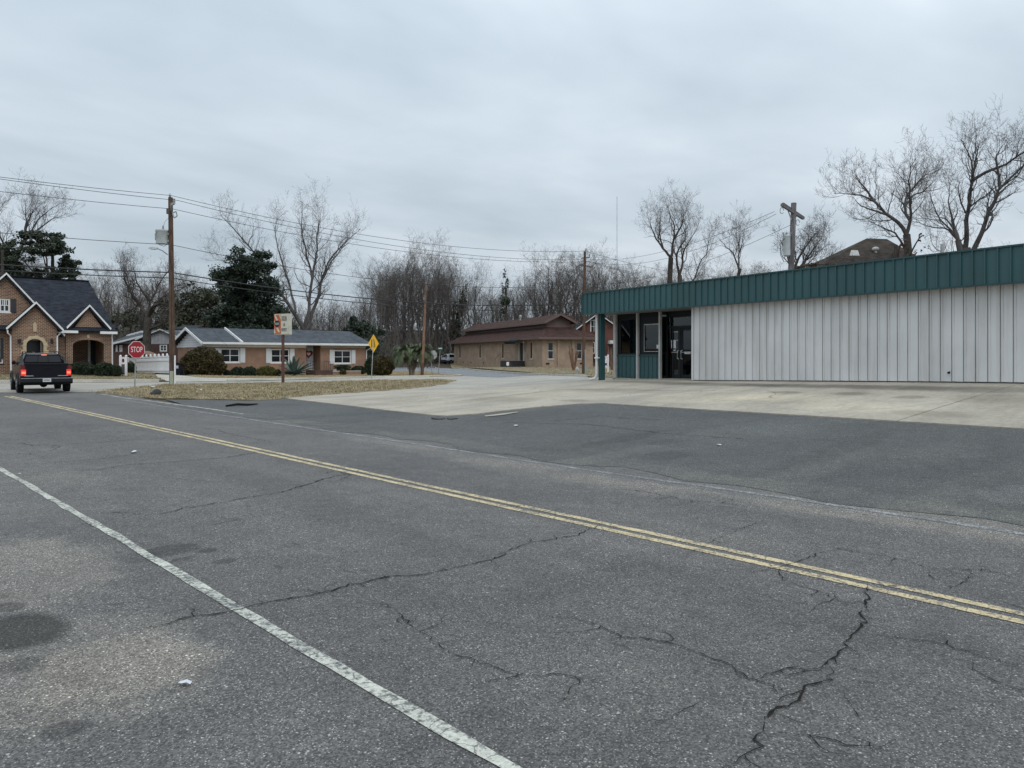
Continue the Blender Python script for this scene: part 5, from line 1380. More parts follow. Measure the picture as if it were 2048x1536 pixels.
# lower wing
xw0 = K6(222, 0)[0]; zw = K6(0, 687)[1]
wh = [(K6(229, 0)[0], K6(233, 0)[0], K6(0, 703)[1], K6(0, 690)[1]), (K6(236, 0)[0], K6(242, 0)[0], K6(0, 703)[1], K6(0, 690)[1])]
wall_holes(gh, 'wing_wall', M['brick_d'], xw0, xa - .01, g0, zw, 1.0, .3, wh)
for h in wh: window(gh, h[0], h[1], h[2], h[3], 1.1, fw=.1)
a = K6(246, 687); b = K6(286, 671)
MB().prism([(a[0], a[1]), (xa - .35, a[1]), (xa - .35, b[1] - .1), (b[0] - .6, b[1] - .25)], .12, Matrix.Translation((0, .86, 0))).build('gable_board', M['siding_o'], gh, uv=False)
m = MB(); m.slab([(xw0 - .3, .4, zw - .1), (b[0], .4, b[1] + .05), (b[0], 5.5, b[1] + .9), (xw0 - .3, 5.5, zw + .9)], .14); r6 = m.build('wing_roof', M['roof_grey'], gh)
MB().bar((xw0 - .3, .36, zw - .18), (b[0], .36, b[1] - .03), .06, .2).build('rake_board', M['siding'], r6, uv=False)
q0, q1, q2 = K6(226, 671), K6(251, 662), K6(271, 669)
MB().prism([(q0[0], zw), (q2[0], zw), q2, q1, q0], .12, Matrix.Translation((0, 5.7, 0))).build('rear_gable', M['siding_o'], gh, uv=False)
m = MB(); m.bar((q0[0] - .3, 5.6, q0[1] + .1), (q1[0], 5.6, q1[1] + .1), .08, .2); m.bar((q1[0], 5.6, q1[1] + .1), (q2[0] + .3, 5.6, q2[1] + .1), .08, .2); m.build('rake_board', M['siding'], gh, uv=False)

# ================================================================ old brown roof over the shop
D7 = 50.0
p7 = foot(1738, D7)
oh = thing('old_house', (p7.x, p7.y, 0), 'old house whose dark brown roof shows above the shop', 'house', R(-YAW))
def K7(px, py): return ((px - 1738) / F * D7, EYE + (HOR - py) / F * D7)
a, b, c_ = K7(1650, 530), K7(1742, 479), K7(1828, 524)
zb7 = K7(0, 560)[1]
m = MB(); m.box((a[0] + .5, 0, p7.z - 1), (c_[0] - .4, 7, zb7)); m.build('wall', M['brick_d'], oh)
m = MB()
k0, k1 = K7(1590, 562), K7(1880, 562)
k1 = (K7(1905, 0)[0], 0)
xq7 = lambda px, d: (px - 1024) / F * d - (1738 - 1024) / F * D7
b = (xq7(1748, 53.6), EYE + (HOR - 478) / F * 53.6)
m.slab([(k0[0], -.6, zb7), (k1[0], -.6, zb7), (b[0] + .9, 3.6, b[1]), (b[0] - .5, 3.6, b[1] + .05)], .15)
m.slab([(k1[0], -.6, zb7), (k1[0], 8, zb7), (b[0] + .9, 3.6, b[1])], .15); m.slab([(k0[0], 8, zb7), (k0[0], -.6, zb7), (b[0] - .5, 3.6, b[1] + .05)], .15)
m.slab([(k1[0], 8, zb7), (k0[0], 8, zb7), (b[0] - .5, 3.6, b[1] + .05), (b[0] + .9, 3.6, b[1])], .15)
m.build('roof', M['roof_old'], oh)
e = K7(1812, 497); e2_ = K7(1827, 497)
MB().box((e[0], 1.0, zb7), (e2_[0], 1.9, e[1])).build('chimney', M['brown_trim'], oh)
x, z = K7(1783, 489); MB().tube([(x, 2.2, z - 1.0), (x, 2.2, z)], .12, 8).ball((x, 2.2, z), .24, 10, 6, (1, 1, .7)).build('roof_vent', M['trim'], oh, uv=False)
x, z = K7(1724, 501); m = MB(); m.slab([(x - .35, 1.05, z - .18), (x + .3, 1.0, z - .2), (x + .34, 1.35, z + .2), (x - .1, 1.35, z + .22)], .05); m.build('roof_patch', M['trim'], oh, uv=False)
# ================================================================ black pickup at the stop line
tpos = gnd(97, 787.5)
truck = thing('pickup_truck', (tpos.x, tpos.y + 0.35, gz(tpos.x, tpos.y)), 'black crew cab pickup with lit brake lamps waiting at the stop line', 'pickup', R(-6))
# local: +Y forward, rear bumper at y=0, X right
def sec(y, pts):    # half outline (x, z) from bottom centre up to top centre, mirrored
    r_ = [(x, y, z) for x, z in pts]; l = [(-x, y, z) for x, z in pts[::-1]]
    return [Vector(p) for p in r_ + l]
def low(y, wd, zb_, zt_, tuck=.06):
    return sec(y, [(.02, zb_), (wd - .14, zb_), (wd - .03, zb_ + .10), (wd, zb_ + .30), (wd - .01, (zb_ + zt_) / 2 + .12), (wd - tuck, zt_ - .05), (wd - tuck - .06, zt_), (.02, zt_)])
m = MB()
m.loft([low(.10, .90, .50, 1.20), low(.16, .955, .46, 1.24), low(1.0, .985, .42, 1.25), low(2.4, .985, .40, 1.22), low(3.6, .98, .40, 1.18), low(4.6, .96, .42, 1.10), low(5.2, .90, .46, 1.02), low(5.32, .80, .5, .95)])
body = m.build('body', M['car_blk'], truck, smooth=True, uv=False)
def cab(y, wd, zt_): return sec(y, [(.02, 1.18), (.91, 1.18), (.90, 1.24), (wd + .08, 1.40), (wd + .015, zt_ - .12), (wd - .05, zt_ - .03), (wd - .16, zt_), (.02, zt_ + .012)])
def lowcab(y, wd, zt_): return sec(y, [(.02, 1.10), (.90, 1.10), (.895, 1.16), (.88, 1.17), (.875, 1.175), (.87, 1.18), (.8, 1.183), (.02, 1.185)])
m = MB(); m.loft([cab(1.45, .70, 1.62), cab(1.56, .70, 1.70), cab(2.6, .71, 1.745), cab(3.3, .70, 1.72), cab(3.9, .68, 1.44), lowcab(4.35, 0, 0)])
m.build('cab', M['car_blk'], truck, smooth=True, uv=False)
# sail panels sloping from the cab down the bed sides, tailgate and bed cover
for s in (-1, 1):
    m = MB(); m.loft([[Vector((s * x, y, z)) for x, z in ((.93, 1.2), (.80, 1.2), (.76, zt_), (.80, zt_))] for y, zt_ in ((.5, 1.25), (.95, 1.34), (1.44, 1.60))]); m.build('sail_panel', M['car_cladd'], truck, uv=False)
m = MB(); m.box((-.80, .02, .62), (.80, .11, 1.20)); m.box((-.82, -.02, 1.20), (.82, .1, 1.285)); tg = m.build('tailgate', M['car_blk'], truck, uv=False, bevel=.018)
MB().box((-.80, .15, 1.245), (.80, 1.42, 1.29)).build('bed_cover', M['car_cladd'], truck, uv=False, bevel=.012)
MB().box((-.10, -.035, 1.08), (.14, .018, 1.11)).build('handle', M['car_cladd'], tg, uv=False)
for x0, x1 in ((-.80, -.48), (.42, .80)): MB().box((x0, -.004, .745), (x1, .019, .775)).build('badge_strip', M['galv'], tg, uv=False)
# rear window
m = MB(); m.slab([(-.70, 1.385, 1.34), (.70, 1.385, 1.34), (.62, 1.405, 1.61), (-.62, 1.405, 1.61)][::1], .03); rw = m.build('rear_window', M['win'], truck, uv=False)
m = MB(); m.slab([(-.77, 1.385, 1.30), (.77, 1.385, 1.30), (.67, 1.41, 1.66), (-.67, 1.41, 1.66)][::1], .03)
o = m.build('window_surround', M['car_cladd'], truck, uv=False); o.location.y = .045
for s in (-.2, .2): MB().bar((s, 1.37, 1.34), (s * .93, 1.39, 1.61), .02, .02).build('divider', M['car_cladd'], rw, uv=False)
MB().box((-.06, 1.38, 1.635), (.14, 1.46, 1.67)).build('brake_light', M['lamp_hot'], truck, uv=False)
MB().tube([(-.62, 1.65, 1.69), (-.60, 1.68, 1.80), (.60, 1.68, 1.80), (.62, 1.65, 1.69)], .018, 6).build('roof_bar', M['car_cladd'], truck, uv=False)
for s in (-1, 1):
    MB().tube([(s * .62, 1.55, 1.68), (s * .63, 1.66, 1.785), (s * .64, 3.2, 1.80), (s * .62, 3.3, 1.72)], .022, 6).build('roof_rail', M['car_cladd'], truck, uv=False)
    t = MB().loft([[Vector((s * x, y, z)) for x, y in ((.74, .025), (.93, .06), (.965, .26), (.74, .13))] for z in (.74, .80, 1.12, 1.20)]).build('tail_light', M['lamp_dull'], truck, uv=False)
    MB().loft([[Vector((s * x, y, z)) for x, y in ((.745, .012), (.925, .045), (.93, .07), (.745, .04))] for z in (.77, 1.03)]).build('lit_lens', M['lamp_red'], t, uv=False)
    MB().loft([[Vector((s * x, y, z)) for x, y in ((.765, .004), (.90, .03), (.90, .05), (.765, .03))] for z in (.85, .94)]).build('bulb_glow', M['lamp_hot'], t, uv=False)
    # mirrors, side cladding and arches, side glass, wheels
    m = MB(); m.box((s * .90, 3.05, 1.22), (s * 1.06, 3.16, 1.38)); m.box((s * .74, 3.07, 1.23), (s * .899, 3.14, 1.33)); m.build('wing_mirror', M['car_blk'], truck, uv=False, bevel=.03)
    m = MB(); m.slab([(s * .82, 1.75, 1.30), (s * .82, 2.75, 1.30), (s * .735, 2.75, 1.62), (s * .735, 1.85, 1.60)], .02 * s); m.slab([(s * .82, 2.82, 1.30), (s * .82, 3.75, 1.28), (s * .73, 3.40, 1.58), (s * .735, 2.82, 1.62)], .02 * s); o = m.build('side_window', M['win'], truck, uv=False); o.location.x = s * .065
    for y in (1.18, 4.35):
        m = MB(); n = 12; secs = []
        for k in range(n + 1):
            g = math.pi * k / n; c, q = math.cos(g), math.sin(g)
            secs.append([Vector((s * x, y + c * r_, .40 + q * r_)) for x, r_ in ((.90, .43), (1.015, .43), (1.015, .53), (.90, .55))])
        m.loft(secs); m.build('wheel_arch', M['car_cladd'], truck, uv=False)
        W = MB(); Mx = Matrix.Translation((s * .88, y, .385)) @ Matrix.Rotation(math.pi / 2, 4, 'Y')
        W.lathe([(.22, -.125), (.34, -.125), (.378, -.10), (.385, -.06), (.385, .06), (.378, .10), (.34, .125), (.22, .125)], 24); W.v = [tuple(Mx @ Vector(v)) for v in W.v]
        wh_ = W.build('wheel', M['rubber'], truck, smooth=True, uv=False)
        W = MB(); W.lathe([(.03, .10 * s), (.06, .13 * s), (.215, .11 * s), (.235, .135 * s), (.235, -.1 * s)], 20)
        for k in range(6):
            g = k * math.pi / 3; W.bar((.05 * math.cos(g), .05 * math.sin(g), .132 * s), (.22 * math.cos(g), .22 * math.sin(g), .13 * s), .05, .03)
        W.v = [tuple(Mx @ Vector(v)) for v in W.v]; W.build('rim', M['rim'], wh_, uv=False)
m = MB(); m.loft([[Vector((x, y, z)) for y, z in ((.12, .40), (-.10, .42), (-.14, .50), (-.12, .64), (.10, .655))] for x in (-.97, -.93, -.4, -.36, .36, .4, .93, .97)])
bp = m.build('bumper', M['car_cladd'], truck, uv=False, bevel=.01)
MB().box((-.93, -.135, .645), (.93, .02, .665)).build('bumper_step', M['galv'], bp, uv=False)
pl_ = MB().box((-.155, -.166, .50), (.155, -.146, .655)).build('number_plate', M['plate'], truck, uv=False)
m = MB()
for k in range(7): m.box((-.11 + k * .032, -.169, .55), (-.092 + k * .032, -.1665, .605))
m.build('plate_mark', M['glyph'], pl_, uv=False)
m = MB(); m.box((-.70, .16, .36), (.70, 4.9, .50)); m.tube([(-.8, 1.18, .385), (.8, 1.18, .385)], .06, 8); m.ball((0, 1.18, .385), .16, 10, 6); m.tube([(.45, -.02, .38), (.45, 1.0, .36)], .035, 8)
m.build('chassis', M['car_cladd'], truck, uv=False)

# ================================================================ silver crossover beyond the hall
sp = foot(887, 124)
a_ = R(-YAW) + R(205)
suv = thing('parked_car', (sp.x, sp.y, sp.z), 'silver crossover with navy lower cladding parked behind the tan hall', 'car', R(-95.7))
def low2(y, wd, zb_, zt_): return sec(y, [(.02, zb_), (wd - .1, zb_), (wd, zb_ + .25), (wd, zt_ - .2), (wd - .05, zt_), (.02, zt_ + .02)])
m = MB(); m.loft([low2(0, .78, .40, .95), low2(.12, .90, .32, 1.02), low2(1.2, .93, .30, 1.04), low2(3.2, .93, .30, 1.0), low2(4.2, .88, .34, .88), low2(4.5, .74, .4, .74)]); m.build('body', M['car_sil'], suv, smooth=True, uv=False)
def cab2(y, wd, zt_): return sec(y, [(.02, .98), (.86, .98), (.85, 1.02), (wd + .06, 1.25), (wd, zt_ - .06), (.02, zt_)])
m = MB(); m.loft([cab2(.05, .84, 1.0), cab2(.45, .62, 1.58), cab2(1.3, .64, 1.68), cab2(2.2, .62, 1.66), cab2(3.3, .8, 1.02)]); m.build('cabin', M['car_sil'], suv, smooth=True, uv=False)
m = MB(); m.slab([(-.66, .10, 1.14), (.66, .10, 1.14), (.56, .36, 1.52), (-.56, .36, 1.52)], .05); o = m.build('rear_window', M['win'], suv, uv=False); o.location.y = -.05
for s in (-1, 1):
    m = MB(); m.slab([(s * .80, .6, 1.08), (s * .80, 2.9, 1.06), (s * .67, 2.2, 1.55), (s * .66, .7, 1.5)], .03 * s); o = m.build('side_window', M['win'], suv, uv=False); o.location.x = s * .06
    m = MB(); m.box((s * .60, -.03, .84), (s * .86, .06, .92)); m.build('tail_light', M['lamp_dull'], suv, uv=False)
    MB().loft([[Vector((s * x, y, z)) for x, z in ((.8, .28), (.945, .3), (.955, .55), (.8, .58))] for y in (.1, 4.2)]).build('sill_cladding', M['car_navy'], suv, uv=False)
    for y in (.85, 3.55):
        W = MB(); Mx = Matrix.Translation((s * .84, y, .34)) @ Matrix.Rotation(math.pi / 2, 4, 'Y'); W.lathe([(.2, -.11), (.34, -.09), (.34, .09), (.2, .11)], 18); W.v = [tuple(Mx @ Vector(v)) for v in W.v]; wh_ = W.build('wheel', M['rubber'], suv, uv=False)
        W = MB(); W.lathe([(.05, .115 * s), (.2, .1 * s), (.2, -.05 * s)], 14); W.v = [tuple(Mx @ Vector(v)) for v in W.v]; W.build('rim', M['rim'], wh_, uv=False)
MB().box((-.84, -.06, .30), (.84, .1, .68)).build('bumper', M['car_navy'], suv, uv=False, bevel=.03)

# ================================================================ signs
def face_cam(p, extra=0.0): return math.atan2(-p.x, p.y) * 1.0 + extra     # local -Y looks back to the road user
# stop sign
b = gnd(269.5, 776, .03); sc = b.xy.length
Yc = b.x * sT + b.y * cT
u = Yc / F
st = thing('stop_sign', b, 'red octagonal stop sign on a leaning steel post by the turf corner', 'road sign', R(12))
tilt = 4.2 * u
top = (776 - 684) * u
MB().bar((0, .03, -.3), (tilt, .03, top - .05), .065, .04).build('post', M['galv'], st, uv=False)
zc_ = (776 - 700.7) * u; r_ = 16.8 * u / math.cos(math.pi / 8)
def octo(r): return [(tilt * .85 + r * math.cos(math.pi / 8 + k * math.pi / 4), zc_ + r * math.sin(math.pi / 8 + k * math.pi / 4)) for k in range(8)]
MB().prism(octo(r_), .008, Matrix.Translation((0, -.012, 0))).build('border', M['white_s'], st, uv=False)
MB().prism(octo(r_ * .945), .004, Matrix.Translation((0, -.017, 0))).build('panel', M['red_s'], st, uv=False)
text_mesh('lettering', 'STOP', r_ * .86, M['white_s'], st, Matrix.Translation((tilt * .85, -.020, zc_)) @ Matrix.Rotation(math.pi / 2, 4, 'X'), .64, .0015, .001)
# back of a second stop sign
b = gnd(866, 751.8, .02); Yc = b.x * sT + b.y * cT; u = Yc / F
sb = thing('stop_sign', b, 'bare grey back of a stop sign beside the palm', 'road sign', R(-YAW) - .1)
MB().bar((-.1, 0, -.3), (-.12, 0, (752 - 703) * u), .07, .05).build('post', M['galv'], sb, uv=False)
zc_ = (752 - 710.5) * u; r_ = 7.7 * u / math.cos(math.pi / 8)
MB().prism([(r_ * math.cos(math.pi / 8 + k * math.pi / 4), zc_ + r_ * 1.15 * math.sin(math.pi / 8 + k * math.pi / 4)) for k in range(8)], .01, Matrix.Translation((0, .03, 0))).build('panel', M['back_s'], sb, uv=False)
MB().box((-r_ * .9, .012, zc_ - .05), (r_ * .9, .029, zc_ + .01)).build('brace', M['galv'], sb, uv=False)
# street name sign
b = gnd(876, 751.6, .02); Yc = b.x * sT + b.y * cT; u = Yc / F
sn = thing('street_name_sign', b, 'green street name blades on a thin leaning post by the palm', 'street sign', R(-YAW))
MB().tube([(0, 0, -.3), (4 * u, 0, (752 - 702) * u)], .032, 6).build('post', M['galv'], sn, uv=False)
z = (752 - 699.5) * u
bl_ = MB().box((4 * u - 4.2 * u, -.012, z - .02), (4 * u + 5 * u, .012, z + .17)).build('blade', M['grn_s'], sn, uv=False)
MB().box((4 * u - 3.2 * u, -.017, z + .05), (4 * u + 4 * u, -.0125, z + .11)).build('lettering', M['white_s'], bl_, uv=False)
b2 = MB().box((4 * u - .012, -.33, z - .22), (4 * u + .012, .33, z - .03)).build('blade', M['grn_s'], sn, uv=False); b2.rotation_euler = (0, 0, 0)
# yellow diamond
b = gnd(742.5, 758, .02); Yc = b.x * sT + b.y * cT; u = Yc / F
ds = thing('diamond_sign', b, 'yellow diamond warning sign with black lane merge marks', 'road sign', R(-YAW) + .08)
MB().bar((0, .02, -.3), (4.5 * u, .02, (758 - 672) * u), .07, .045).build('post', M['galv'], ds, uv=False)
c = (4.5 * u, (758 - 687.5) * u); h = 10.6 * u; v = 18.5 * u
MB().prism([(c[0] - h, c[1]), (c[0], c[1] - v), (c[0] + h, c[1]), (c[0], c[1] + v)], .008, Matrix.Translation((0, -.012, 0))).build('panel', M['yel_s'], ds, uv=False)
Mk = lambda x, z: (c[0] + x * u, c[1] + z * u)
m = MB(); T = Matrix.Translation((0, -.017, 0))
m.prism([Mk(-4.6, -8), Mk(-3.0, -8), Mk(-2.6, 8), Mk(-4.0, 8)], .004, T)
for q in ([(1.5, -8), (3.2, -8), (3.4, -3), (1.9, -3)], [(1.9, -2.9), (3.4, -2.9), (2.0, 3), (.7, 3)], [(.7, 3.1), (2.0, 3.1), (1.2, 8), (-.1, 8)]): m.prism([Mk(*p) for p in q], .004, T)
m.build('marking', M['blk_s'], ds, uv=False)
m = MB()
for k in range(4): m.box((c[0] - .5 * u, -.0175, c[1] + (-8 + k * 2.4) * u), (c[0] + .1 * u, -.013, c[1] + (-6.8 + k * 2.4) * u))
m.build('dash', M['blk_s'], ds, uv=False)
# shop's pylon sign
b = gnd(566, 767.5, .02); Yc = b.x * sT + b.y * cT; u = Yc / F
ps = thing('pylon_sign', b, 'faded orange and cream box sign on a rusty post', 'shop sign', R(-YAW) - R(26))
MB().tube([(0, 0, -.4), (0, 0, (767.5 - 668) * u)], 3.0 * u, 12).build('post', M['rust_post'], ps, smooth=True, uv=False)
zb_, zt_ = (767.5 - 670.5) * u, (767.5 - 628.5) * u; hw = 19.8 * u; dp = .24
MB().box((-hw, -dp / 2, zb_), (hw, dp / 2, zt_)).build('cabinet', M['cream'], ps, uv=False, bevel=.02)
fy = -dp / 2 - .012; xm_ = -hw * .08
MB().box((-hw + .03, fy, zb_ + .04), (xm_, fy + .011, zt_ - .04)).build('orange_panel', M['orange'], ps, uv=False)
wp_ = MB().box((xm_ + .012, fy, zb_ + .04), (hw - .05, fy + .011, zt_ - .04)).build('white_panel', M['cream'], ps, uv=False)
m = MB(); H_ = zt_ - zb_; T = Matrix.Translation((0, fy - .004, 0)); x0 = -hw + .03; x1 = xm_
def stripe(p): m.prism([(x0 + (x1 - x0) * a, zb_ + .04 + (H_ - .08) * q) for a, q in p], .004, T)
for q in ([(.0, .97), (.45, .62), (.72, .62), (.22, .97)], [(.0, .72), (.1, .64), (.0, .55)], [(.30, .33), (.58, .33), (.9, .10), (.62, .10)], [(.0, .33), (.26, .05), (.0, .05)], [(.75, .97), (1, .97), (1, .75)]):
    m = MB(); stripe(q); m.build('stripe', M['cream'], ps, uv=False)
cx_, cz_ = x0 + (x1 - x0) * .47, zb_ + H_ * .53; rr_ = (x1 - x0) * .40
od = MB().prism([(cx_ + rr_ * math.cos(t), cz_ + rr_ * math.sin(t)) for t in np.linspace(0, 2 * math.pi, 25)[:-1]], .006, Matrix.Translation((0, fy - .011, 0))).build('emblem', M['blk_s'], ps, uv=False)
m = MB()
for k in range(5): m.box((cx_ - rr_ * .8 + k * rr_ * .33, fy - .015, cz_ - rr_ * .32), (cx_ - rr_ * .8 + k * rr_ * .33 + rr_ * .24, fy - .0115, cz_ + rr_ * .34))
m.build('lettering', M['galv'], od, uv=False)
xc_ = (xm_ + hw) / 2 - .05; wd = (hw - xm_) * .66
def tline(txt, z0, z1, squeeze_to):
    o = text_mesh('lettering', txt, (z1 - z0) * 1.36, M['glyph'], wp_, Matrix.Translation((0, 0, 0)) @ Matrix.Rotation(math.pi / 2, 4, 'X'), 1.0, .002, .006)
    xs = [v.co.x for v in o.data.vertices]; k = squeeze_to / (max(xs) - min(xs)); o.scale = (k, 1, 1); o.location = (xc_, fy - .003, (z0 + z1) / 2)
tline('CAROLINA', zb_ + H_ * .64, zb_ + H_ * .88, wd); tline('AIR', zb_ + H_ * .40, zb_ + H_ * .54, wd * .34); tline('PROPERTY', zb_ + H_ * .15, zb_ + H_ * .31, wd)
# for-sale post behind the shop column
b = foot(1216, 74); u = 74 / F; b.z = EYE - (745 - HOR) * u
fs_ = thing('sale_sign', b, 'white sale sign with a navy band on a tall white post', 'sale sign', R(-YAW))
MB().box((-.07, -.07, -.5), (.07, .07, 36 * u)).build('post', M['white_s'], fs_, uv=False)
MB().box((-.9, -.04, 31.5 * u), (-.071, .04, 33 * u)).build('arm', M['white_s'], fs_, uv=False)
pn = MB().box((-.72, -.02, 9 * u), (-.10, .02, 31 * u)).build('panel', M['white_s'], fs_, uv=False)
MB().box((-.70, -.026, 14 * u), (-.12, -.021, 19 * u)).build('band', M['blue_p'], pn, uv=False)
m = MB(); m.box((-.62, -.026, 27 * u), (-.22, -.021, 29.5 * u)); m.box((-.55, -.026, 22 * u), (-.25, -.021, 23 * u)); m.box((-.6, -.026, 10.5 * u), (-.2, -.021, 12 * u)); m.build('lettering', M['galv'], pn, uv=False)
# small white notice on the hall lawn
b = foot(1015.5, 80); u = 80 / F; b.z = EYE - (738 - HOR) * u
ns = thing('yard_sign', b, 'small white notice on a stake in front of the hall steps', 'yard sign', R(-YAW))
MB().tube([(0, 0, -1.2), (0, 0, 8 * u)], .02, 5).build('stake', M['galv'], ns, uv=False); MB().box((-.14, -.03, 7 * u), (.14, -.01, 14 * u)).build('panel', M['white_s'], ns, uv=False)
b = foot(836, 66); u = 66 / F
ns = thing('yard_sign', (b.x, b.y, b.z), 'low pale marker plate on a short post beside the palm trunk', 'marker', R(-YAW))
MB().tube([(.1, 0, -.2), (.1, 0, 30 * u)], .03, 5).build('post', M['galv'], ns, uv=False); MB().box((-.18, -.04, 28 * u), (.05, -.02, 33 * u)).build('panel', M['white_s'], ns, uv=False)
# white hanging-sign frame on the house lawn
b = gnd(246.5, 755, .06); Yc = b.x * sT + b.y * cT; u = Yc / F
rs = thing('hanging_sign', b, 'white two-post hanging sign with a dark lower board on the house lawn', 'yard sign', R(-YAW) + .15)
for x in (-5.3, 5.3): 
    p_ = MB().box((x * u - .06, -.06, -.2), (x * u + .06, .06, 40 * u)).build('post', M['white_s'], rs, uv=False)
    MB().lathe([(.06, 0), (.08, .02), (.05, .06), (.01, .09)], 8, (x * u, 0, 40 * u)).build('finial', M['white_s'], p_, uv=False)
pn = MB().box((-5.3 * u + .065, -.02, 24 * u), (5.3 * u - .065, .02, 38 * u)).build('upper_board', M['white_s'], rs, uv=False)
MB().prism([(.0 + .07 * math.cos(t), 31.5 * u + 4.2 * u * math.sin(t)) for t in np.linspace(0, 2 * math.pi, 17)[:-1]], .005, Matrix.Translation((0, -.026, 0))).build('emblem', M['blk_s'], pn, uv=False)
lb = MB().box((-5.3 * u + .065, -.02, 4 * u), (5.3 * u - .065, .02, 23 * u)).build('lower_board', M['shutter'], rs, uv=False)
m = MB()
for k in range(4): m.box((-.12, -.025, (8 + k * 4) * u), (.12, -.021, (9 + k * 4) * u))
m.build('lettering', M['galv'], lb, uv=False)

# ================================================================ white vinyl fence
fa = gnd(273, 752, 0); fb = gnd(341, 752, 0); Yc = 55.5
fa, fb = foot(273.5, Yc), foot(341, 54.5)
d = (fb - fa); fl_ = d.xy.length
vf = thing('vinyl_fence', fa, 'white vinyl board fence with round capped pickets beyond the driveway', 'fence', math.atan2(d.y, d.x))
u = Yc / F; zA, zB = 32.3 * u, 35.5 * u
n = 8
for k in range(n):
    a, b = fl_ * k / n, fl_ * (k + 1) / n - .012; z0, z1 = zA + (zB - zA) * k / n, zA + (zB - zA) * (k + 1) / n
    MB().prism([(a, .1), (b, .1), (b, z1), (a, z0)], .035).build('plank', M['vinyl'], vf, uv=False)
for q in (.24, .80):
    m = MB(); m.bar((0, -.02, zA * q), (fl_, -.02, zB * q), .05, .12); m.build('rail', M['vinyl'], vf, uv=False)
m = MB(); m.bar((0, .017, zA), (fl_, .017, zB), .08, .09); m.build('top_rail', M['vinyl'], vf, uv=False)
for k in range(-1, 9):
    x = fl_ * (.04 + k * .122); z = zA + (zB - zA) * x / fl_
    MB().lathe([(.075, -.05), (.075, .10), (.05, .17), (.01, .19)], 8, (x, .017, z + .03)).build('picket_cap', M['vinyl'], vf, uv=False)
m = MB(); xs = np.linspace(0, -21 * u, 9); Lq = 21 * u
up_ = [(x, zA - .02 * (-x)) for x in xs]; lo_ = [(x, zA * (.45 + .40 * (1 - (1 - min(1, -x / Lq)) ** 2.2))) for x in xs]
m.prism([*lo_[::-1], *up_], .04, Matrix.Translation((-.015, 0, 0))); m.build('swept_panel', M['vinyl'], vf, uv=False)
MB().box((-21 * u - .1, -.03, -.1), (-21 * u - .02, .07, zA + .05)).build('post', M['vinyl'], vf, uv=False)

# bins, hydrant, cabinet, marker post
for k, (px, lab) in enumerate(((358, 'navy wheeled bin standing against the fence end by the driveway'), (367, 'second navy wheeled bin, the one closer to the rounded shrub'))):
    b = foot(px, 61 + k * .4); u = 61 / F
    bn = thing('wheeled_bin', b, lab, 'bin', R(-YAW) + .2 * k)
    m = MB(); m.loft([[Vector((x * s, y * s, z)) for x, y in ((-.28, -.3), (.28, -.3), (.28, .3), (-.28, .3))] for z, s in ((.06, .82), (.95, 1.0))]); m.build('body', M['bin'], bn, uv=False, bevel=.02)
    m = MB(); m.box((-.3, -.34, .955), (.3, .32, 1.02)); m.build('lid', M['bin'], bn, uv=False, bevel=.02)
    for s in (-1, 1): MB().tube([(s * .2, .28, .1), (s * .27, .28, .1)], .1, 10).build('wheel', M['rubber'], bn, uv=False)
    MB().box((-.1, -.31, .55), (.08, -.285, .78)).build('sticker', M['paper'], bn, uv=False)
b = foot(1154.5, 70); u = 70 / F; b.z = EYE - (748.5 - HOR) * u
hy = thing('fire_hydrant', b, 'silver fire hydrant on the lawn corner by the utility pole', 'hydrant')
MB().lathe([(.17, -.3), (.17, .03), (.12, .05), (.11, .42), (.15, .44), (.15, .48), (.12, .50), (.11, .58), (.06, .66), (.03, .68), (.03, .73)], 14).build('barrel', M['hydr'], hy, smooth=True, uv=False)
for a in (0, math.pi, -math.pi / 2):
    r_ = .075 if a < 0 else .05
    MB().tube([(.08 * math.cos(a), .08 * math.sin(a), .38), (.19 * math.cos(a), .19 * math.sin(a), .38)], r_, 10).build('outlet_cap', M['hydr'], hy, uv=False)
b = foot(1172.5, 69); u = 69 / F; b.z = EYE - (749 - HOR) * u
cb = thing('utility_pedestal', b, 'pale green utility pedestal standing against the pole foot', 'pedestal', R(-YAW) + .4)
MB().box((-.12, -.1, -.3), (.12, .1, 14 * u)).build('body', M['peds'], cb, uv=False, bevel=.015); MB().box((-.13, -.11, 14 * u + .002), (.13, .11, 14 * u + .06)).build('cap', M['peds'], cb, uv=False)

# ================================================================ utility poles and the lines they carry
def pole_thing(px, py, Yc, ptop, lab, mat, rb_=.15, rt_=.1, lean=0.0, rz=0.0, name='utility_pole'):
    b = foot(px, Yc); b.z = EYE - (py - HOR) / F * Yc; h = (py - ptop) / F * Yc
    t = thing(name, b, lab, 'utility pole', rz)
    MB().tube([(lean * k / 6, 0, h * k / 6 - (.3 if k == 0 else 0)) for k in range(7)], [rb_ + (rt_ - rb_) * k / 6 for k in range(7)], 12).build('pole', mat, t, smooth=True, uv=False)
    return t, b, h
t1, b1, h1 = pole_thing(345, 768.5, 42.6, 395, 'tall brown utility pole with a grey transformer can by the turf edge', M['pole'], .165, .12, -.11, R(-YAW))
u1 = 42.6 / F
Z1 = lambda py: (768.5 - py) * u1; X1 = lambda px: (px - 345) * u1
ti = MB(); ti.lathe([(11.5 * u1, Z1(488)), (12.2 * u1, Z1(464)), (13 * u1, Z1(463)), (12.6 * u1, Z1(460.5)), (4 * u1, Z1(459.5))], 18, (X1(325), -.05, 0)); tk = ti.build('transformer', M['tank'], t1, smooth=True, uv=False)
MB().lathe([(.05, 0), (.06, .08), (.04, .1), (.06, .14), (.04, .17), (.05, .22), (.02, .25)], 10, (X1(327), -.05, Z1(460))).build('bushing', M['galv'], tk, uv=False)
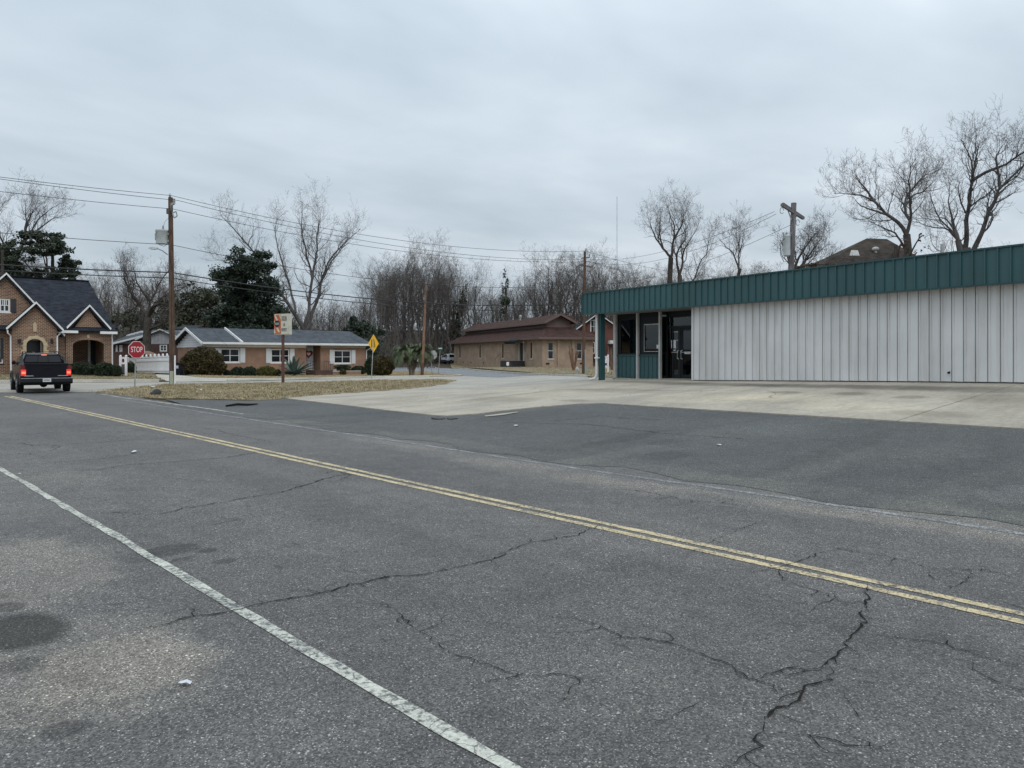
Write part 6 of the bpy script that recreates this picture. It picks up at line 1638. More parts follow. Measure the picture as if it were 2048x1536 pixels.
m = MB(); m.box((X1(332), -.1, Z1(470)), (X1(341), .05, Z1(466))); m.box((X1(332), -.1, Z1(484)), (X1(341), .05, Z1(480))); m.build('bracket', M['galv'], tk, uv=False)
MB().tube([(X1(325), -.35, Z1(462)), (X1(315), -.3, Z1(470)), (X1(314), -.2, Z1(480)), (X1(320), -.1, Z1(490)), (X1(330), -.1, Z1(493)), (X1(338), -.1, Z1(488))], .015, 5).build('jumper', M['wire'], tk, uv=False)
MB().tube([(X1(328), -.05, Z1(452)), (X1(331), -.05, Z1(443)), (X1(338), -.03, Z1(436))], .008, 4).build('lead_wire', M['wire'], tk, uv=False)
m = MB(); m.bar((X1(343), -.05, Z1(422)), (X1(352), -.55, Z1(413)), .1, .12); m.bar((X1(352), -.55, Z1(413)), (X1(361), -.75, Z1(411)), .1, .12); m.build('bracket_arm', M['galv'], t1, uv=False)
MB().lathe([(.05, 0), (.07, .1), (.05, .14), (.07, .2), (.03, .26)], 10, (X1(359.5), -.72, Z1(411))).build('insulator', M['galv'], t1, uv=False)
MB().lathe([(.05, 0), (.07, .1), (.05, .14), (.03, .2)], 10, (X1(340), 0, Z1(394))).build('insulator', M['galv'], t1, uv=False)
m = MB(); q = [(350, 428), (357, 425), (359, 434), (353, 438)]
for k in range(4): m.bar((X1(q[k][0]), -.3, Z1(q[k][1])), (X1(q[(k + 1) % 4][0]), -.3, Z1(q[(k + 1) % 4][1])), .045, .05)
m.bar((X1(346), -.1, Z1(425)), (X1(350), -.3, Z1(428)), .04, .04); m.build('cutout', M['galv'], t1, uv=False)
MB().box((X1(334), -.09, Z1(428)), (X1(340), .05, Z1(417))).build('pole_band', M['pole_g'], t1, uv=False)
MB().tube([(X1(337), -.1, Z1(510)), (X1(330), -.3, Z1(503)), (X1(322), -.5, Z1(499))], .03, 6).build('lamp_arm', M['galv'], t1, uv=False)
m = MB(); m.loft([[Vector((X1(323) - .03 * k - .16 * k, -.5 + y * s, Z1(499.5) + z * s)) for y, z in ((-.14, -.05), (.14, -.05), (.1, .08), (-.1, .08))] for k, s in ((0, .6), (1, 1), (2, .8), (2.4, .4))]); m.build('lamp_head', M['tank'], t1, uv=False)
MB().box((X1(345) - .05, -.24, -.1), (X1(345) + .13, -.155, Z1(742))).build('cable_guard', M['peds'], t1, uv=False)
MB().tube([(.06, -.16, Z1(742)), (.03, -.15, Z1(690)), (.0, -.145, Z1(560))], .02, 5).build('riser', M['wire'], t1, uv=False)
m = MB(); m.bar((X1(346.5), -.246, .25), (X1(349), -.246, .6), .02, .012); m.bar((X1(348.5), -.246, .22), (X1(346.5), -.246, .55), .02, .012); m.build('tape_mark', M['yel_s'], t1, uv=False)
b = foot(350, 42.0); mk = thing('marker_post', b, 'slim white marker post standing beside the tall brown pole', 'marker', R(-YAW))
MB().box((-.035, -.03, -.2), (.035, .03, (766 - 709) * u1)).build('post', M['white_s'], mk, uv=False, bevel=.008)
# far pole by the shop corner
t2, b2, h2 = pole_thing(1167, 747, 68, 503, 'dark utility pole with double cross arms rising past the shop corner', M['pole'], .15, .11, .12, R(-YAW))
u2 = 68 / F; Z2 = lambda py: (747 - py) * u2; X2 = lambda px: (px - 1167) * u2
m = MB(); m.bar((X2(1152), -.6, Z2(536)), (X2(1160), -.3, Z2(530)), .1, .12); m.bar((X2(1160), -.3, Z2(530)), (X2(1186), .5, Z2(533)), .1, .12); m.build('cross_arm', M['pole_g'], t2, uv=False)
MB().bar((X2(1163), -.1, Z2(517)), (X2(1180), .3, Z2(513.5)), .09, .09).build('cross_arm', M['pole_g'], t2, uv=False)
for px, py in ((1153, 535), (1184, 531.5), (1179, 512.5), (1172, 502)): MB().lathe([(.05, 0), (.08, .08), (.04, .12), (.07, .18), (.02, .24)], 8, (X2(px), 0, Z2(py))).build('insulator', M['galv'], t2, uv=False)
MB().tube([(X2(1170), -.17, -.2), (X2(1170), -.17, Z2(699))], .05, 6).build('conduit', M['galv'], t2, uv=False)
# tan pole by the palm
t3, b3, h3 = pole_thing(844.5, 751, 62, 568, 'plain tan utility pole leaning a little behind the palm', M['pole_t'], .12, .08, .30, R(-YAW))
MB().box((-.125, -.125, -.1), (.125, .125, 1.0)).build('creosote_foot', M['pole'], t3, uv=False)
# pole behind the shop
t4, b4, h4 = pole_thing(1573, 768, 38, 406, 'weathered pole with double cross arms and a grey transformer behind the shop', M['pole_g'], .17, .13, .36, R(-YAW))
u4 = 38 / F; Z4 = lambda py: (768 - py) * u4; X4 = lambda px: (px - 1573) * u4
for dy, p0, p1 in ((-.18, (1550.5, 416.5), (1614, 433)), (.18, (1558, 412), (1621, 430))):
    MB().bar((X4(p0[0]), dy - .7, Z4(p0[1])), (X4(p1[0]), dy + .7, Z4(p1[1])), .1, .13).build('cross_arm', M['pole_g'], t4, uv=False)
m = MB(); m.bar((X4(1572), -.3, Z4(424)), (X4(1581), -.12, Z4(441)), .03, .05); m.bar((X4(1598), .3, Z4(428)), (X4(1587), -.05, Z4(443)), .03, .05); m.build('arm_brace', M['galv'], t4, uv=False)
ti = MB(); ti.lathe([(.10, Z4(513.5)), (.17, Z4(511)), (.175, Z4(474)), (.19, Z4(473)), (.17, Z4(471)), (.05, Z4(470))], 16, (X4(1572), -.1, 0)); tk = ti.build('transformer', M['tank'], t4, smooth=True, uv=False)
for px, py in ((1563, 466), (1570, 466), (1578, 466)): MB().tube([(X4(px + (2 if px < 1566 else 0)), -.15, Z4(472)), (X4(px), -.2, Z4(py))], [.03, .045], 7).build('bushing', M['galv'], tk, uv=False)
for px, dy in ((1553, -.75), (1600, .3)):
    MB().tube([(X4(px) + .09 * math.cos(a), dy, Z4(427 if px < 1570 else 443) + .15 * math.sin(a)) for a in np.linspace(0, 2 * math.pi * .9, 10)], .02, 5).build('cutout', M['galv'], t4, uv=False)
MB().tube([(X4(1566), -.2, Z4(478)), (X4(1556.5), -.3, Z4(490)), (X4(1557), -.3, Z4(512)), (X4(1565), -.2, Z4(525)), (X4(1574), -.1, Z4(522))], .014, 5).build('jumper', M['wire'], t4, uv=False)
# lines
def sag(A, B, d, n=22): return [A.lerp(B, k / n) - Vector((0, 0, d * 4 * (k / n) * (1 - k / n))) for k in range(n + 1)]
def line(pts, r, lab, grp):
    o = MB().tube(pts, r, 5, caps=False).build('power_line', M['wire'], None, uv=False, fix=False); tag(o, lab, 'power line', grp); return o
def p1_(py, dx_=0.0, dy_=0.0): v = dep(342 + dx_, py, 42.6 + dy_); return v
def p2_(py, dx_=0.0, dy_=0.0): return dep(1170 + dx_, py, 68 + dy_)
far = lambda A, B, f, dz=0.: A + (A - B) * f + Vector((0, 0, dz))
for lab, a, b, q, r, lift0 in (
    ('topmost overhead wire crossing above the tall brown pole', p1_(391), p2_(502, 1), 1.0, .011, .35),
    ('second overhead wire, just under the topmost one at the brown pole', p1_(401, 14, -.7), p2_(519, -8), .95, .011, .35),
    ('third overhead wire, lowest of the three close primaries', p1_(418, 4, -.2), p2_(523, 10), .95, .011, .45),
    ('slender wire meeting the brown pole beneath the transformer can', p1_(489.5), p2_(568), 1.1, .012, .5),
    ('thick communication cable, upper of the two sagging over the house roof', p1_(545), p2_(605.5), .85, .026, .2),
    ('lower communication cable sagging over the ranch house roof', p1_(556), p2_(616.5), .8, .020, .2)):
    A0 = far(a, b, .55, lift0 * .2)
    left_ = sag(A0, a, .25, 10); right_ = sag(b, b + (b - a) * 1.0, q, 16)
    line(left_[:-1] + sag(a, b, q, 22) + right_[1:], r * 1.25, lab, 'lines strung along the cross street')
c0 = dep(1549, 423, 37.4)
line(sag(c0, p2_(519, 10), .75, 18), .010, 'wire from the shop pole cross arm to the far pole, upper of the pair', 'lines from the pole behind the shop')
line(sag(dep(1552, 428, 37.6), p2_(523, 10), 1.1, 18), .010, 'wire from the shop pole cross arm to the far pole, lower of the pair', 'lines from the pole behind the shop')
line(sag(dep(1581, 450, 38), p2_(568, 0), .9, 18), .010, 'single thin wire leaving the shop pole above its transformer', 'lines from the pole behind the shop')
line(sag(p1_(530), dep(455, 692, 61.5), .4, 12), .008, 'thin service drop running from the brown pole to the ranch house', 'service wires')
# far mast
b = foot(1234, 300); rm = thing('radio_mast', b, 'hair thin radio mast standing far off against the sky', 'mast', 0)
u = 300 / F; hh = (735 - 455) * u
m = MB()
for k in range(3):
    g = k * 2 * math.pi / 3; m.tube([(.16 * math.cos(g), .16 * math.sin(g), -2), (.16 * math.cos(g), .16 * math.sin(g), hh)], .035, 4)
for k in range(40):
    z = k * hh / 40; g = k * 2 * math.pi / 3; m.bar((.16 * math.cos(g), .16 * math.sin(g), z), (.16 * math.cos(g + 2.1), .16 * math.sin(g + 2.1), z + hh / 40), .03)
m.build('lattice', M['galv'], rm, uv=False)

# ================================================================ scraps lying about
def scrap(px, py, s, lab, name='paper_scrap', mat='paper', cat='litter', hgt=.35):
    p = gnd(px, py, .012); m = MB(); n = 9; ring = []
    for k in range(n): 
        g = 2 * math.pi * k / n; r_ = s * random.uniform(.55, 1.1); ring.append(Vector((r_ * math.cos(g), .6 * r_ * math.sin(g), random.uniform(0, s * hgt))))
    c = Vector((0, 0, s * hgt * 1.2)); vs = ring + [c, Vector((0, 0, -.004))]
    m.add(vs, [(k, (k + 1) % n, n) for k in range(n)] + [((k + 1) % n, k, n + 1) for k in range(n)])
    o = m.build(name, M[mat], None, uv=False); o.location = p; o.rotation_euler.z = random.uniform(0, 6); return tag(o, lab, cat, 'litter lying about')
scrap(371, 1371, .042, 'crumpled silver wrapper lying outside the white edge line')
scrap(268, 906, .09, 'flat white scrap on the road between edge line and yellow lines')
scrap(1437, 892, .06, 'white paper scrap out on the dark apron')
scrap(1033, 853, .07, 'clear crushed cup on the apron before the concrete lot', 'crushed_cup')
scrap(400, 771.5, .22, 'white litter on the turf island close to the tall pole')
scrap(401, 781, .16, 'white litter on the turf island toward its road side')
scrap(308, 775.5, .2, 'pale litter on the turf island beside the stop sign post')
scrap(39, 949, .025, 'tiny white chip beside the edge line')
m = MB(); m.ball((0, 0, .10), .21, 14, 9, (1.1, .8, .75)); m.v = [(x * (1 + .12 * math.sin(z * 30 + x * 9)), y * (1 + .1 * math.sin(x * 21)), z * (1 + .12 * math.sin(x * 14 + 1))) for x, y, z in m.v]; o = m.build('dark_stone', M['bag'], None, uv=False, smooth=True); o.location = gnd(312, 791.5, .0); tag(o, 'dark lump like a stone at the edge of the turf island', 'stone')
for k, (px, py) in enumerate(((130, 1407), (400, 1262), (640, 1290), (1590, 1506), (1575, 1510), (95, 1500), (520, 1560), (410, 1497), (180, 1521), (980, 1480))):
    o = scrap(px, py, .008 + .004 * (k % 3), 'small pale pebble lying loose on the road', 'pebble', 'pebble', 'pebble', .8); o['group'] = 'loose pebbles on the road'
m = MB(); p = gnd(488, 812, .012)
m.tube([(-.6, 0, .02), (-.2, .06, .05), (.1, -.02, .03), (.5, .08, .03)], [.03, .045, .04, .02], 6); o = m.build('rubber_strip', M['rubber'], None, uv=False); o.location = p; tag(o, 'shredded black rubber strip on the apron beside the turf', 'litter')

# garden flag and pale figure before the ranch house, sheds beyond
b = foot(670, 69.5); u = 69.5 / F; gf = thing('garden_flag', b, 'little pale garden flag hanging before the planter wall', 'flag', R(-YAW))
MB().tube([(-.18, 0, -.2), (-.18, 0, 13 * u), (.14, 0, 13 * u)], .012, 5).build('stand', M['planter'], gf, uv=False); MB().box((-.15, -.006, 3 * u), (.14, .006, 12.6 * u)).build('cloth', M['siding_o'], gf, uv=False)
b = foot(659, 69); st_ = thing('garden_figure', b, 'tiny white garden figure beside the brick porch step', 'ornament')
MB().lathe([(.12, -.05), (.13, .05), (.08, .2), (.05, .24), (.08, .3), (.06, .37), (.01, .4)], 10).build('figure', M['white_s'], st_, uv=False, smooth=True)
b = foot(279, 64); u = 64 / F; sh_ = thing('garden_shed', b, 'low shed with an orange brown roof behind the white fence', 'shed', R(-YAW) + .1)
MB().box((-1.0, 0, -.3), (1.0, 1.8, 31 * u)).build('wall', M['brown_trim'], sh_, uv=False)
m = MB(); m.slab([(-1.35, -.3, 33 * u), (0, -.3, 46 * u), (0, 2.1, 46 * u), (-1.35, 2.1, 33 * u)], .08); m.slab([(0, -.3, 46 * u), (1.35, -.3, 33 * u), (1.35, 2.1, 33 * u), (0, 2.1, 46 * u)], .08); m.prism([(-1.0, 31 * u + .01), (1.0, 31 * u + .01), (0, 44 * u)], .1); m.build('roof', M['pole_t'], sh_, uv=False)
b = foot(366, 92); u = 92 / F; ws_ = thing('white_shed', b, 'white shed gable just showing over the ranch house roof end', 'shed', R(-YAW))
MB().box((-1.0, 0, -.5), (1.0, 3, 78 * u)).build('wall', M['siding'], ws_, uv=False); m = MB(); m.slab([(-1.2, -.2, 79 * u), (1.2, -.2, 79 * u), (1.2, 3.2, 88 * u), (-1.2, 3.2, 88 * u)], .1); m.build('roof', M['roof_grey'], ws_, uv=False)
# ================================================================ vegetation
def norm(a): return a / np.maximum(np.linalg.norm(a, axis=-1, keepdims=True), 1e-9)
def tubes(P, Rd, k):
    """P: (B, n, 3) branch polylines, Rd: (B, n) radii -> vertices and quads"""
    B, n, _ = P.shape
    T = np.gradient(P, axis=1); T = norm(T)
    ref = np.where(np.abs(T[:, :1, 2:3]) < .85, np.array([0., 0, 1]), np.array([1., 0, 0]))
    U = norm(np.cross(T, np.broadcast_to(ref, T.shape))); W = np.cross(T, U)
    g = np.arange(k) * 2 * np.pi / k
    V_ = P[:, :, None] + Rd[:, :, None, None] * (U[:, :, None] * np.cos(g)[:, None] + W[:, :, None] * np.sin(g)[:, None])
    i = np.arange(B * n * k).reshape(B, n, k); a = i[:, :-1]; b = i[:, 1:]
    Q_ = np.stack([a, np.roll(a, -1, 2), np.roll(b, -1, 2), b], -1).reshape(-1, 4)
    return V_.reshape(-1, 3), Q_
class Tree:
    def __init__(s, seed): s.r = np.random.default_rng(seed); s.parts = {'trunk': [], 'crown': []}; s.lv = []
    def emit(s, part, P, Rd, k): s.parts[part].append((P, Rd, k))
    def trunk(s, polys, rads, n=9, k=8):
        """hand-set limbs: polylines resampled to n points"""
        P = []; Rr = []
        for pl, (r0, r1) in zip(polys, rads):
            pl = np.array(pl, float); d = np.r_[0, np.cumsum(np.linalg.norm(np.diff(pl, axis=0), axis=1))]; t = np.linspace(0, d[-1], n)
            q = np.stack([np.interp(t, d, pl[:, c]) for c in range(3)], 1); w_ = s.r.normal(0, d[-1] * .006, q.shape); w_[0] = 0; w_[:, 2] *= .3; P.append(q + w_); Rr.append(np.linspace(r0, r1, n))
        P, Rr = np.array(P), np.array(Rr); s.emit('trunk', P, Rr, k); return P, Rr
    def grow(s, P, Rd, m, ang, ratio, rr, n, k, up=.15, wander=.16, t0=.25, part='crown', lmin=.25, abslen=None, taper=.25, rmin=.003, droop=0., per=None):
        B = len(P); r = s.r; L0 = np.linalg.norm(np.diff(P, axis=1), axis=2).sum(1)
        if per: m = max(2, int(np.ceil(np.percentile(L0, 97) * per)))
        t = t0 + (1 - t0) * (np.arange(m)[None] + r.uniform(.1, .9, (B, m))) / m
        f = t * (P.shape[1] - 1); i0 = np.minimum(f.astype(int), P.shape[1] - 2); fr = (f - i0)[..., None]; bi = np.arange(B)[:, None]
        S0 = P[bi, i0] * (1 - fr) + P[bi, i0 + 1] * fr; T = norm(P[bi, i0 + 1] - P[bi, i0]); R0 = Rd[bi, i0] * (1 - fr[..., 0]) + Rd[bi, i0 + 1] * fr[..., 0]
        az = r.uniform(0, 2 * np.pi, (B, 1)) + np.arange(m)[None] * 2.4 + r.normal(0, .5, (B, m))
        ref = np.where(np.abs(T[..., 2:3]) < .9, np.array([0., 0, 1]), np.array([1., 0, 0])); U = norm(np.cross(T, ref)); W = np.cross(T, U)
        a = np.clip(r.normal(ang, .22, (B, m)), .1, 1.9)
        a = a * (1 - .45 * (t - t0) / (1 - t0))
        D = T * np.cos(a)[..., None] + (U * np.cos(az)[..., None] + W * np.sin(az)[..., None]) * np.sin(a)[..., None]
        L = (L0[:, None] * ratio * (1.15 - .55 * t) if abslen is None else abslen * np.ones_like(t)) * r.uniform(.55, 1.3, (B, m))
        L = np.maximum(L, lmin)
        N_ = B * m; S0 = S0.reshape(N_, 3); D = norm(D.reshape(N_, 3)); L = L.reshape(N_); R0 = (R0.reshape(N_) * rr) * r.uniform(.75, 1.1, N_)
        if per:
            kp_ = (r.uniform(0, 1, (B, m)) < np.minimum(1, L0 * per / m)[:, None]).reshape(N_); S0, D, L, R0 = S0[kp_], D[kp_], L[kp_], R0[kp_]
        pts = [S0]; step = (L / (n - 1))[:, None]
        for q in range(n - 1):
            D = norm(D + r.normal(0, wander, D.shape) + np.array([0, 0, up]) - np.array([0, 0, droop * q / n]))
            pts.append(pts[-1] + D * step)
        P2 = np.stack(pts, 1); Rd2 = np.maximum(R0[:, None] * np.linspace(1, taper, n)[None], rmin)
        s.emit(part, P2, Rd2, k); return P2, Rd2
    def mesh(s, part):
        vs, qs, o = [], [], 0
        for P, Rd, k in s.parts[part]:
            V_, Q_ = tubes(P, Rd, k); vs.append(V_); qs.append(Q_ + o); o += len(V_)
        return (np.concatenate(vs), np.concatenate(qs)) if vs else (np.zeros((0, 3)), np.zeros((0, 4), int))
def leaf_quads(C, size, r, flat=.0, aspect=.6):
    n = len(C); a = norm(r.normal(0, 1, (n, 3)) * np.array([1, 1, 1 - flat])); b = norm(np.cross(a, norm(r.normal(0, 1, (n, 3)))))
    s_ = size * r.uniform(.6, 1.35, (n, 1)); a = a * s_; b = b * s_ * aspect
    V_ = np.stack([C - a - b * .3, C - b, C + a, C + b], 1).reshape(-1, 3)
    return V_, np.arange(n * 4).reshape(-1, 4)
def tree_obj(name, tr, loc, lab, rz=0., group=None, mats=('bark', 'twig'), cat='tree', extra=None):
    t = thing(name, loc, lab, cat, rz, group)
    V_, Q_ = tr.mesh('trunk')
    if len(V_): np_mesh('trunk', V_, quads=Q_, mat=M[mats[0]], parent=t, smooth=True)
    V_, Q_ = tr.mesh('crown'); np_mesh('crown', V_, quads=Q_, mat=M[mats[1]], parent=t, smooth=True)
    return t
def twigs(tr, P, Rd, fine=1.0, big=True):
    """three finer orders of branches"""
    P2, R2 = tr.grow(P, Rd, 6, .80, .58, .50, 8, 5, .13, .22, .15)
    P3, R3 = tr.grow(P2, R2, 5, .80, .58, .52, 7, 4, .10, .24, .15)
    P4, R4 = tr.grow(P3, R3, max(3, int(4.4 * fine)), .75, .60, .55, 6, 3, .09, .24, .12, rmin=.004)
    if big: tr.grow(P4, R4, 3, .7, .65, .65, 3, 3, .06, .22, .2, rmin=.003)
    return P2, P3, P4
# ---- the big bare trees, limbs set from how each one branches
def hero(name_lab, px0, py0, Yc, limbs, r0, seed, fine=1.0, mats=('bark', 'twig'), group='large bare trees', depth=.5):
    fine *= .78
    """limbs: list of (radius scale, [(px, py), ...]) with the first limb starting at the foot"""
    b = foot(px0, Yc); u = Yc / F; rnd = np.random.default_rng(seed); tr = Tree(seed); polys = []; rads = []; off = {}
    foot_py = HOR + (EYE - b.z) / u
    fx0, fy0 = limbs[0][2][-1]; sy_ = .66 if px0 == 1785 else .74 if px0 > 1600 else .84 if px0 == 612 else .93; sx_ = .9 if px0 > 1600 else .96; sh = lambda p: (fx0 + (p[0] - fx0) * sx_, fy0 + (p[1] - fy0) * sy_) if p[1] < fy0 else p
    for (ra, rb_, pts) in limbs:
        pts = [sh(p) for p in pts]
        d = 0.; q = []; g = rnd.normal(0, depth); base_d = None
        for i, (px, py) in enumerate(pts):
            key = (px, py)
            if key in off: d = off[key]
            elif i: d = d + g * (math.hypot(px - pts[i - 1][0], py - pts[i - 1][1]) * u) * .55
            off[key] = d
            q.append(((px - px0) * u, d, (foot_py - py) * u))
        polys.append(q); rads.append((r0 * ra, r0 * rb_) if len(polys) == 1 else (r0 * ra * .78, r0 * rb_ * .38))
    P, Rd = tr.trunk(polys, rads, 12, 9); h_all = P[..., 2].max()
    S1, R1 = P[:], Rd[:]
    sz = h_all / 29.
    L1, LR1 = tr.grow(S1[1:], R1[1:], 6, .90, .5, .50, 9, 6, .13, .20, .22, part='trunk', abslen=4.0 * sz, per=.95 / sz)
    e0 = S1[1:, -1]; ed = norm(S1[1:, -1] - S1[1:, -3]); ends = np.stack([e0 + ed * q * .26 * sz + rnd.normal(0, .05, e0.shape) * q for q in range(6)], 1); er = R1[1:, -1][:, None] * np.linspace(1, .25, 6)[None]
    tr.emit('trunk', ends, er, 6)
    A2, B2 = tr.grow(L1, LR1, 6, .80, .5, .62, 8, 5, .12, .22, .12, abslen=2.3 * sz, per=1.35 / sz); E2, F2 = tr.grow(ends, er, 5, .8, .5, .6, 8, 5, .12, .22, .1, abslen=1.7 * sz)
    A2 = np.concatenate([A2, E2]); B2 = np.concatenate([B2, F2])
    A3, B3 = tr.grow(A2, B2, 5, .80, .5, .65, 7, 4, .10, .24, .12, abslen=1.35 * sz, per=1.8 * fine / sz)
    A4, B4 = tr.grow(A3, B3, 4, .75, .5, .6, 5, 3, .08, .24, .12, abslen=.8 * sz, per=2.6 * fine / sz, rmin=.0045)
    tr.grow(A4, B4, 3, .7, .5, .7, 3, 3, .06, .22, .15, abslen=.5 * sz, per=2.6 * fine / sz, rmin=.004)
    return tree_obj('bare_tree', tr, b, name_lab, R(-YAW), group, mats)
hero('tall bare tree behind the ranch house, its trunk forking low into spreading limbs', 612, 700, 86, [
    (1.0, .85, [(612, 745), (613, 700), (615, 665)]),
    (.7, .18, [(615, 665), (600, 620), (565, 560), (545, 515), (520, 470), (500, 440), (482, 415)]),
    (.7, .16, [(615, 665), (625, 600), (632, 540), (622, 480), (612, 430), (610, 390)]),
    (.7, .18, [(615, 665), (632, 610), (645, 545), (660, 490), (685, 455), (715, 425)]),
    (.45, .14, [(600, 620), (580, 545), (558, 490), (545, 440), (540, 395)]),
    (.45, .14, [(632, 540), (640, 480), (642, 430), (646, 385)]),
    (.35, .12, [(565, 560), (530, 530), (495, 515), (465, 505)]),
    (.35, .12, [(645, 545), (668, 500), (690, 470), (712, 452)])], .40, 5, .9)
hero('wide bare tree behind the shop with a fork low over the roof', 1785, 700, 50, [
    (1.0, .8, [(1790, 770), (1788, 600), (1785, 510), (1780, 480)]),
    (.62, .17, [(1780, 480), (1770, 450), (1740, 420), (1715, 380), (1690, 362), (1660, 358), (1640, 355)]),
    (.5, .15, [(1780, 480), (1783, 430), (1772, 390), (1762, 340), (1755, 310), (1762, 285)]),
    (.55, .15, [(1780, 480), (1788, 440), (1782, 395), (1790, 360), (1810, 330), (1830, 300), (1850, 290)]),
    (.4, .12, [(1715, 380), (1702, 345), (1690, 315), (1680, 300)]),
    (.35, .12, [(1740, 420), (1700, 405), (1680, 395), (1665, 375)]),
    (.36, .12, [(1782, 395), (1805, 358), (1825, 350), (1850, 318)]),
    (.4, .12, [(1785, 510), (1760, 470), (1735, 455), (1712, 440)])], .27, 9, .8)
hero('tallest bare tree, twin trunked, rising over the shop at the photo edge', 1965, 700, 46, [
    (1.0, .9, [(1962, 770), (1965, 600), (1964, 520), (1962, 490)]),
    (.66, .2, [(1962, 490), (1955, 430), (1955, 370), (1955, 310), (1950, 270), (1935, 240), (1922, 218)]),
    (.72, .22, [(1964, 520), (1975, 460), (1985, 390), (1995, 340), (2020, 300), (2050, 262)]),
    (.45, .14, [(1955, 310), (1975, 292), (2000, 280), (2030, 250), (2045, 225)]),
    (.4, .13, [(1955, 310), (1958, 260), (1962, 235), (1965, 215)]),
    (.5, .16, [(1985, 390), (2010, 350), (2030, 330), (2060, 310)]),
    (.45, .14, [(1995, 340), (1990, 300), (1985, 260), (2000, 225)]),
    (.4, .12, [(1964, 520), (1935, 440), (1905, 400), (1895, 360), (1890, 330)]),
    (.35, .12, [(1962, 490), (1930, 430), (1900, 425), (1872, 410)])], .30, 14, .8)
hero('stout bare tree with crooked boughs between the brick house and the pole', 292, 700, 78, [
    (1.0, .8, [(290, 748), (292, 700), (290, 660), (291, 635)]),
    (.55, .15, [(291, 635), (270, 610), (245, 590), (232, 560), (220, 535)]),
    (.55, .15, [(291, 635), (305, 612), (330, 605), (355, 612)]),
    (.5, .14, [(291, 635), (288, 600), (295, 570), (305, 540), (312, 525)]),
    (.5, .14, [(291, 635), (315, 595), (338, 580), (365, 572)]),
    (.45, .13, [(270, 610), (250, 575), (240, 545), (248, 520)]),
    (.4, .13, [(288, 600), (265, 560), (262, 530)]),
    (.4, .13, [(290, 660), (320, 650), (345, 640)])], .45, 21, .9, ('bark_d', 'twig_b'))
hero('airy bare tree fanning out above the tall brick gable', 8, 700, 72, [
    (1.0, .8, [(0, 750), (5, 640), (12, 530), (18, 500)]),
    (.6, .16, [(18, 500), (40, 470), (65, 450), (90, 430), (115, 422)]),
    (.6, .16, [(18, 500), (35, 480), (45, 440), (70, 400)]),
    (.55, .15, [(12, 530), (10, 470), (12, 430), (5, 400)]),
    (.5, .14, [(35, 480), (40, 430), (38, 395)]),
    (.4, .12, [(40, 470), (55, 430), (80, 400), (92, 392)])], .28, 25, .9)
hero('dense bare tree right of the far pole above the shop roof', 1335, 700, 92, [
    (1.0, .85, [(1333, 745), (1333, 620), (1334, 560), (1334, 520)]),
    (.6, .16, [(1334, 520), (1318, 500), (1305, 480), (1295, 455), (1290, 440)]),
    (.65, .15, [(1334, 520), (1342, 480), (1345, 450), (1338, 430), (1335, 412)]),
    (.5, .14, [(1342, 480), (1355, 455), (1358, 430), (1352, 418)]),
    (.4, .12, [(1318, 500), (1312, 460), (1318, 435)])], .34, 31, 1.1, ('bark_d', 'twig_b'), depth=.8)['label'] = 'slender dense bare tree beyond the shop canopy, taller than its twin'
hero('forked bare tree beside the dense one over the shop roof', 1370, 700, 88, [
    (1.0, .8, [(1366, 745), (1366, 600), (1366, 548)]),
    (.6, .14, [(1366, 548), (1358, 510), (1362, 490), (1375, 470), (1374, 445), (1370, 430)]),
    (.6, .14, [(1366, 548), (1375, 520), (1378, 490), (1395, 465), (1410, 440)]),
    (.5, .14, [(1366, 600), (1395, 555), (1410, 520), (1425, 490), (1430, 458)])], .33, 33, 1.0, ('bark_d', 'twig_b'), depth=.8)
hero('smaller bare tree between the dense pair and the shop pole', 1460, 700, 80, [
    (1.0, .8, [(1459, 745), (1459, 580), (1459, 545)]), (.6, .14, [(1459, 545), (1450, 510), (1435, 495), (1425, 480)]), (.6, .14, [(1459, 545), (1463, 510), (1470, 490), (1476, 470)]), (.5, .14, [(1459, 545), (1462, 500), (1458, 475), (1460, 462)])], .2, 35, 1.0, ('bark_d', 'twig_b'))
hero('low spreading tree with drooping leaf clumps behind the shop pole', 1602, 700, 44, [
    (1.0, .8, [(1606, 760), (1606, 600), (1605, 545)]), (.6, .15, [(1605, 545), (1622, 520), (1650, 515), (1690, 518)]), (.5, .14, [(1605, 545), (1612, 500), (1625, 470), (1640, 440)]), (.5, .14, [(1605, 545), (1598, 500), (1590, 470), (1585, 450)]), (.5, .12, [(1605, 545), (1640, 500), (1660, 470), (1680, 440)])], .26, 37, .9, ('bark_d', 'twig'))
hero('thin bare tree between the wide tree and the tallest tree', 1925, 700, 44, [
    (1.0, .8, [(1940, 770), (1935, 600), (1918, 480)]), (.6, .14, [(1918, 480), (1905, 440), (1892, 420), (1870, 415)]), (.6, .14, [(1918, 480), (1908, 430), (1898, 380), (1902, 330)]), (.5, .12, [(1935, 600), (1900, 520), (1850, 500), (1840, 480)])], .2, 39, .6)
hero('leaning bare tree at the far end of the shop roof', 2075, 700, 42, [
    (1.0, .8, [(1990, 770), (2005, 520), (2040, 470)]), (.7, .2, [(2040, 470), (2080, 430), (2120, 380)]), (.5, .14, [(2005, 520), (2030, 440), (2040, 380), (2035, 330)])], .26, 41, .6)

